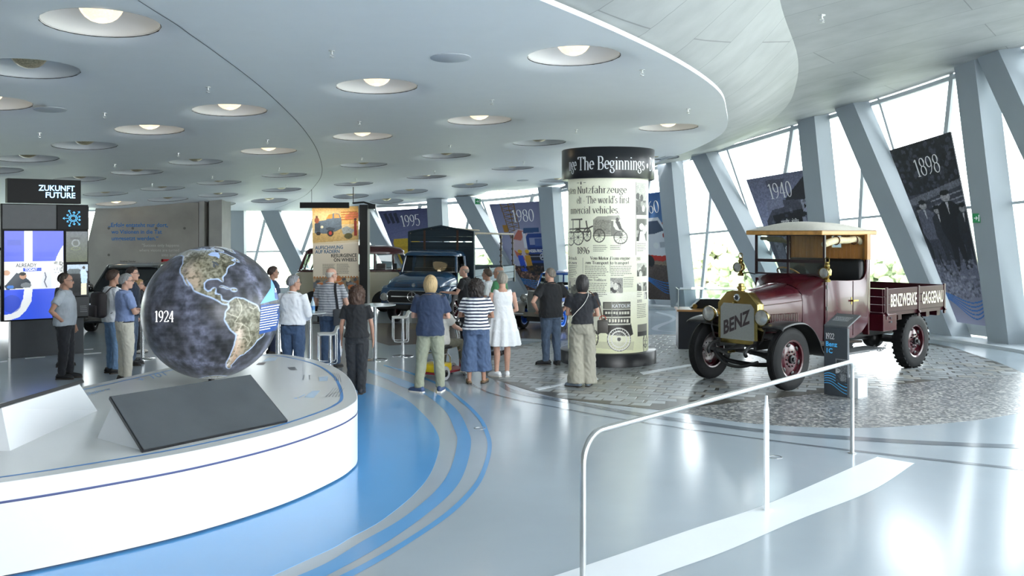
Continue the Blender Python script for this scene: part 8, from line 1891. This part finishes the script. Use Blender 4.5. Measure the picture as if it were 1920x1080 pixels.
pI = person('woman with curly brown hair in a black t-shirt and black trousers', G(669, 738), R(3), 1.61, 'tan', ('longcurly', '#4a352a'), R(-8), armR='down', armL='down', top=dict(mat=black_c, hem=.93, sleeve=.6), bottom=dict(kind='trousers', mat=cloth_mat('black_slacks', '#26282c', .08), w=1.22, hem=.05), shoes='#26262a', fem=True, girth=1.1, stance=((.075, -.03), (-.07, .05)))
pJ = person('fair-haired man in a navy short-sleeved shirt and khaki trousers from behind', G(807, 735), R(2), 1.775, 'fair', ('bob', '#b59c72'), R(-3), armR='crossed', armL='crossed', top=dict(mat=navy_c, hem=.86, sleeve=.72, flare=.022, inf=.034, collar=1), bottom=dict(kind='trousers', mat=cloth_mat('khaki', '#8e9280', .06), w=1.14), shoes='#3c4f74', girth=1.06, stance=((.15, .0), (-.17, -.04)), toes=(12, 55))
pK = person('seated person in a pale t-shirt riding the yellow scooter', (-1.15, 15.75, 0), R(-35), 1.72, 'fair', ('short', '#8a7d70'), armR='ride', armL='ride', top=dict(mat=cloth_mat('pale_tee', '#dcdad3', .04), hem=.90, sleeve=.72), bottom=dict(kind='trousers', mat=cloth_mat('olive', '#6e6b5c', .08)), shoes='#eceef0', sit=True, stance=((.26, .42), (-.26, .42)), girth=1.1)
for ch in pK.children: ch.location = (0, -.16, .085)
pL = person('woman with dark curly hair in a navy and white striped top', G(893, 719), R(4), 1.665, 'tan', ('longcurly', '#2f2825'), R(10), armR='crossed', armL='crossed', top=dict(mat=stripe_mat('breton_stripe', '#eef0f2', '#27304a', 19, .55), hem=.93, sleeve=.62, inf=.03), bottom=dict(kind='culotte', mat=cloth_mat('soft_denim', '#4d6182', .12), hem=.21, w=1.12, sandal=1), shoes='#7a6248', fem=True, girth=1.26, stance=((.13, .03), (-.12, .0)), toes=(20, 5))
pM = person('woman in a white sleeveless tiered dress and white trainers', G(942, 706), R(8), 1.75, 'fair', ('pixie', '#8f8a80'), R(0), armR='front', armL='front', bottom=dict(kind='dress', mat=cloth_mat('white_dress', '#eaedf0', .02)), shoes='#eceef0', fem=True, girth=1.06, stance=((.08, .0), (-.1, -.02)), toes=(5, 40))
pN = person('bald guide in a black polo shirt gesturing towards the lorry', XY(872, 20.2), R(72), 1.72, 'fair', ('fringe', '#8f8378'), R(5), armR='down', armL='gesture', top=dict(mat=black_c, hem=.90, sleeve=.62, collar=1), bottom=dict(kind='trousers', mat=cloth_mat('dark_trousers', '#23262d', .08)), shoes='#1f2024', girth=1.05)
b = MB(); b.lathe([(.03, 0), (.03, .004), (.0001, .005)], 1, (-.09, .142, 1.30), 16); b.build('white_badge', mat('badge_white', '#e6e8ea', rough=.5, noise=.05), pN)
pO = person('man with glasses in a white shirt listening to the guide', XY(915, 19.4), R(68), 1.68, 'tan', ('short', '#4d3f35'), R(5), armR='front', armL='down', top=dict(mat=white_c, sleeve=.8, collar=1), bottom=dict(kind='trousers', mat=jean), shoes='#2a2a2c', glasses=1)
pP = person('balding man with glasses in a green t-shirt behind the white dress', XY(937, 18.6), R(66), 1.76, 'tan', ('fringe', '#8c8a86'), R(5), armR='front', armL='front', top=dict(mat=cloth_mat('green', '#4d8f63', .06), sleeve=.7), bottom=dict(kind='trousers', mat=cloth_mat('pale_trousers', '#b9c2cc', .05)), shoes='#2a2a2c', glasses=1, girth=1.08)
pQ = person('man in a black polo shirt and jeans with his hand on his hip', G(1033, 685), R(22), 1.785, 'fair', ('receding', '#7d756c'), R(28), armR='pocket', armL='hipf', top=dict(mat=black_c, hem=.87, sleeve=.62, flare=.02, collar=1, inf=.032), bottom=dict(kind='trousers', mat=jean, w=1.08), shoes='#1f2024', girth=1.1, stance=((.12, -.02), (-.06, .08)), toes=(10, 60))
pR = person('woman with a dark bob in a black top and wide grey trousers', G(1092, 725), R(-4), 1.755, 'fair', ('bob', '#2b2829'), R(0), pitch=R(4), armR='crossed', armL='crossed', top=dict(mat=cloth_mat('black_knit', '#23252b', .06), hem=1.0, sleeve=.5, sw=1.25, inf=.03, flare=.005), bottom=dict(kind='wide', mat=cloth_mat('stone_trousers', '#9a978a', .05), w=1.02, hem=.06, rise=1.06), shoes='#6d7a86', fem=True, girth=1.02, stance=((.09, .02), (-.1, -.06)), toes=(10, 65))
# ---- what people carry
def strap(b, pts, r_=.012, ry=.003, ref=(0, 1, 0)): b.tube(cr(pts, 6), r_, 6, ref=ref, ry=ry)
m_bagk = mat('bag_black', '#25262b', rough=.6, noise=.1, nscale=20)
bp = empty('backpack', pC.location, pC.rotation_euler.z, 'dark backpack on the white-shirted man left of the globe', 'backpack'); b = MB(); b.bbox(-.17, .17, -.33, -.15, .98, 1.42, .06); b.build('bag_body', mat('backpack_dark', '#2a2528', rough=.7, noise=.1), bp, smooth=60)
b = MB(); b.bbox(-.13, .13, -.37, -.32, 1.0, 1.2, .02); b.build('front_pocket', mat('backpack_dark', '#2a2528'), bp, smooth=60)
b = MB(); strap(b, [(.1, -.17, 1.4), (.12, -.05, 1.5), (.13, .1, 1.42), (.14, .13, 1.2), (.15, -.1, 1.05)], .022, .006, (1, 0, 0)); strap(b, [(-.1, -.17, 1.4), (-.12, -.05, 1.5), (-.13, .1, 1.42), (-.14, .13, 1.2), (-.15, -.1, 1.05)], .022, .006, (1, 0, 0)); b.build('shoulder_straps', mat('backpack_dark', '#2a2528'), bp, smooth=60)
sb = empty('shoulder_bag', pH.location, pH.rotation_euler.z, 'grey shoulder bag with a black strap on the striped shirt man', 'bag'); b = MB(); b.bbox(.13, .33, -.24, -.12, .78, 1.08, .03); b.build('bag_body', mat('bag_grey', '#4c4e52', rough=.7, noise=.08), sb, smooth=60)
b = MB(); strap(b, [(.2, -.17, 1.06), (.18, -.185, 1.25), (.15, -.17, 1.42), (.12, -.08, 1.53), (.08, .06, 1.50)], .024, .005, (1, 0, 0)); b.build('strap', m_bagk, sb, smooth=60)
cb = empty('crossbody_bag', pR.location, pR.rotation_euler.z, 'small dark handbag with a white strap on the woman with the dark bob', 'bag'); b = MB(); b.bbox(.235, .40, -.10, .02, .86, 1.06, .02); b.build('bag_body', mat('bag_taupe', '#4a4641', rough=.5, noise=.08), cb, smooth=60)
b = MB(); strap(b, [(.30, -.06, 1.07), (.24, -.14, 1.12), (.1, -.16, 1.28)][:1]+[(.10, -.105, 1.50), (.06, -.15, 1.40), (-.06, -.16, 1.24), (-.19, -.12, 1.08)][0:0]+[(.31, -.04, 1.07), (.26, -.06, 1.3), (.17, -.09, 1.46), (.10, -.07, 1.52)], .008, .003); b.build('side_strap', mat('strap_brown', '#5a3a26'), cb, smooth=60)
b = MB(); strap(b, [(.09, -.05, 1.525), (.085, -.13, 1.44), (.02, -.165, 1.32), (-.09, -.165, 1.2), (-.185, -.12, 1.09)], .012, .004); b.build('white_strap', mat('strap_white', '#dcd9d4', rough=.6, noise=.05), cb, smooth=60)
b = MB(); b.tube([(.32+.05*math.cos(a), -.04, 1.07+.06*math.sin(a)) for a in np.linspace(0, PI, 10)], .008, 6); b.build('bag_handle', mat('handle_red', '#a5432f', rough=.5, noise=.05), cb, smooth=60)
pa = empty('paper_sheets', pI.location, pI.rotation_euler.z, 'white sheets of paper held by the woman in black', 'paper'); b = MB(); b.grid([[(-.25+.02*v, .02+.07*u-.02*math.sin(v*2), .80-.2*v+.04*u) for u in np.linspace(-1, 1, 7)] for v in np.linspace(0, 1, 7)]); b.build('sheet', mat('paper_white', '#eef0f4', rough=.8, noise=.02), pa, smooth=180, solid=.003)
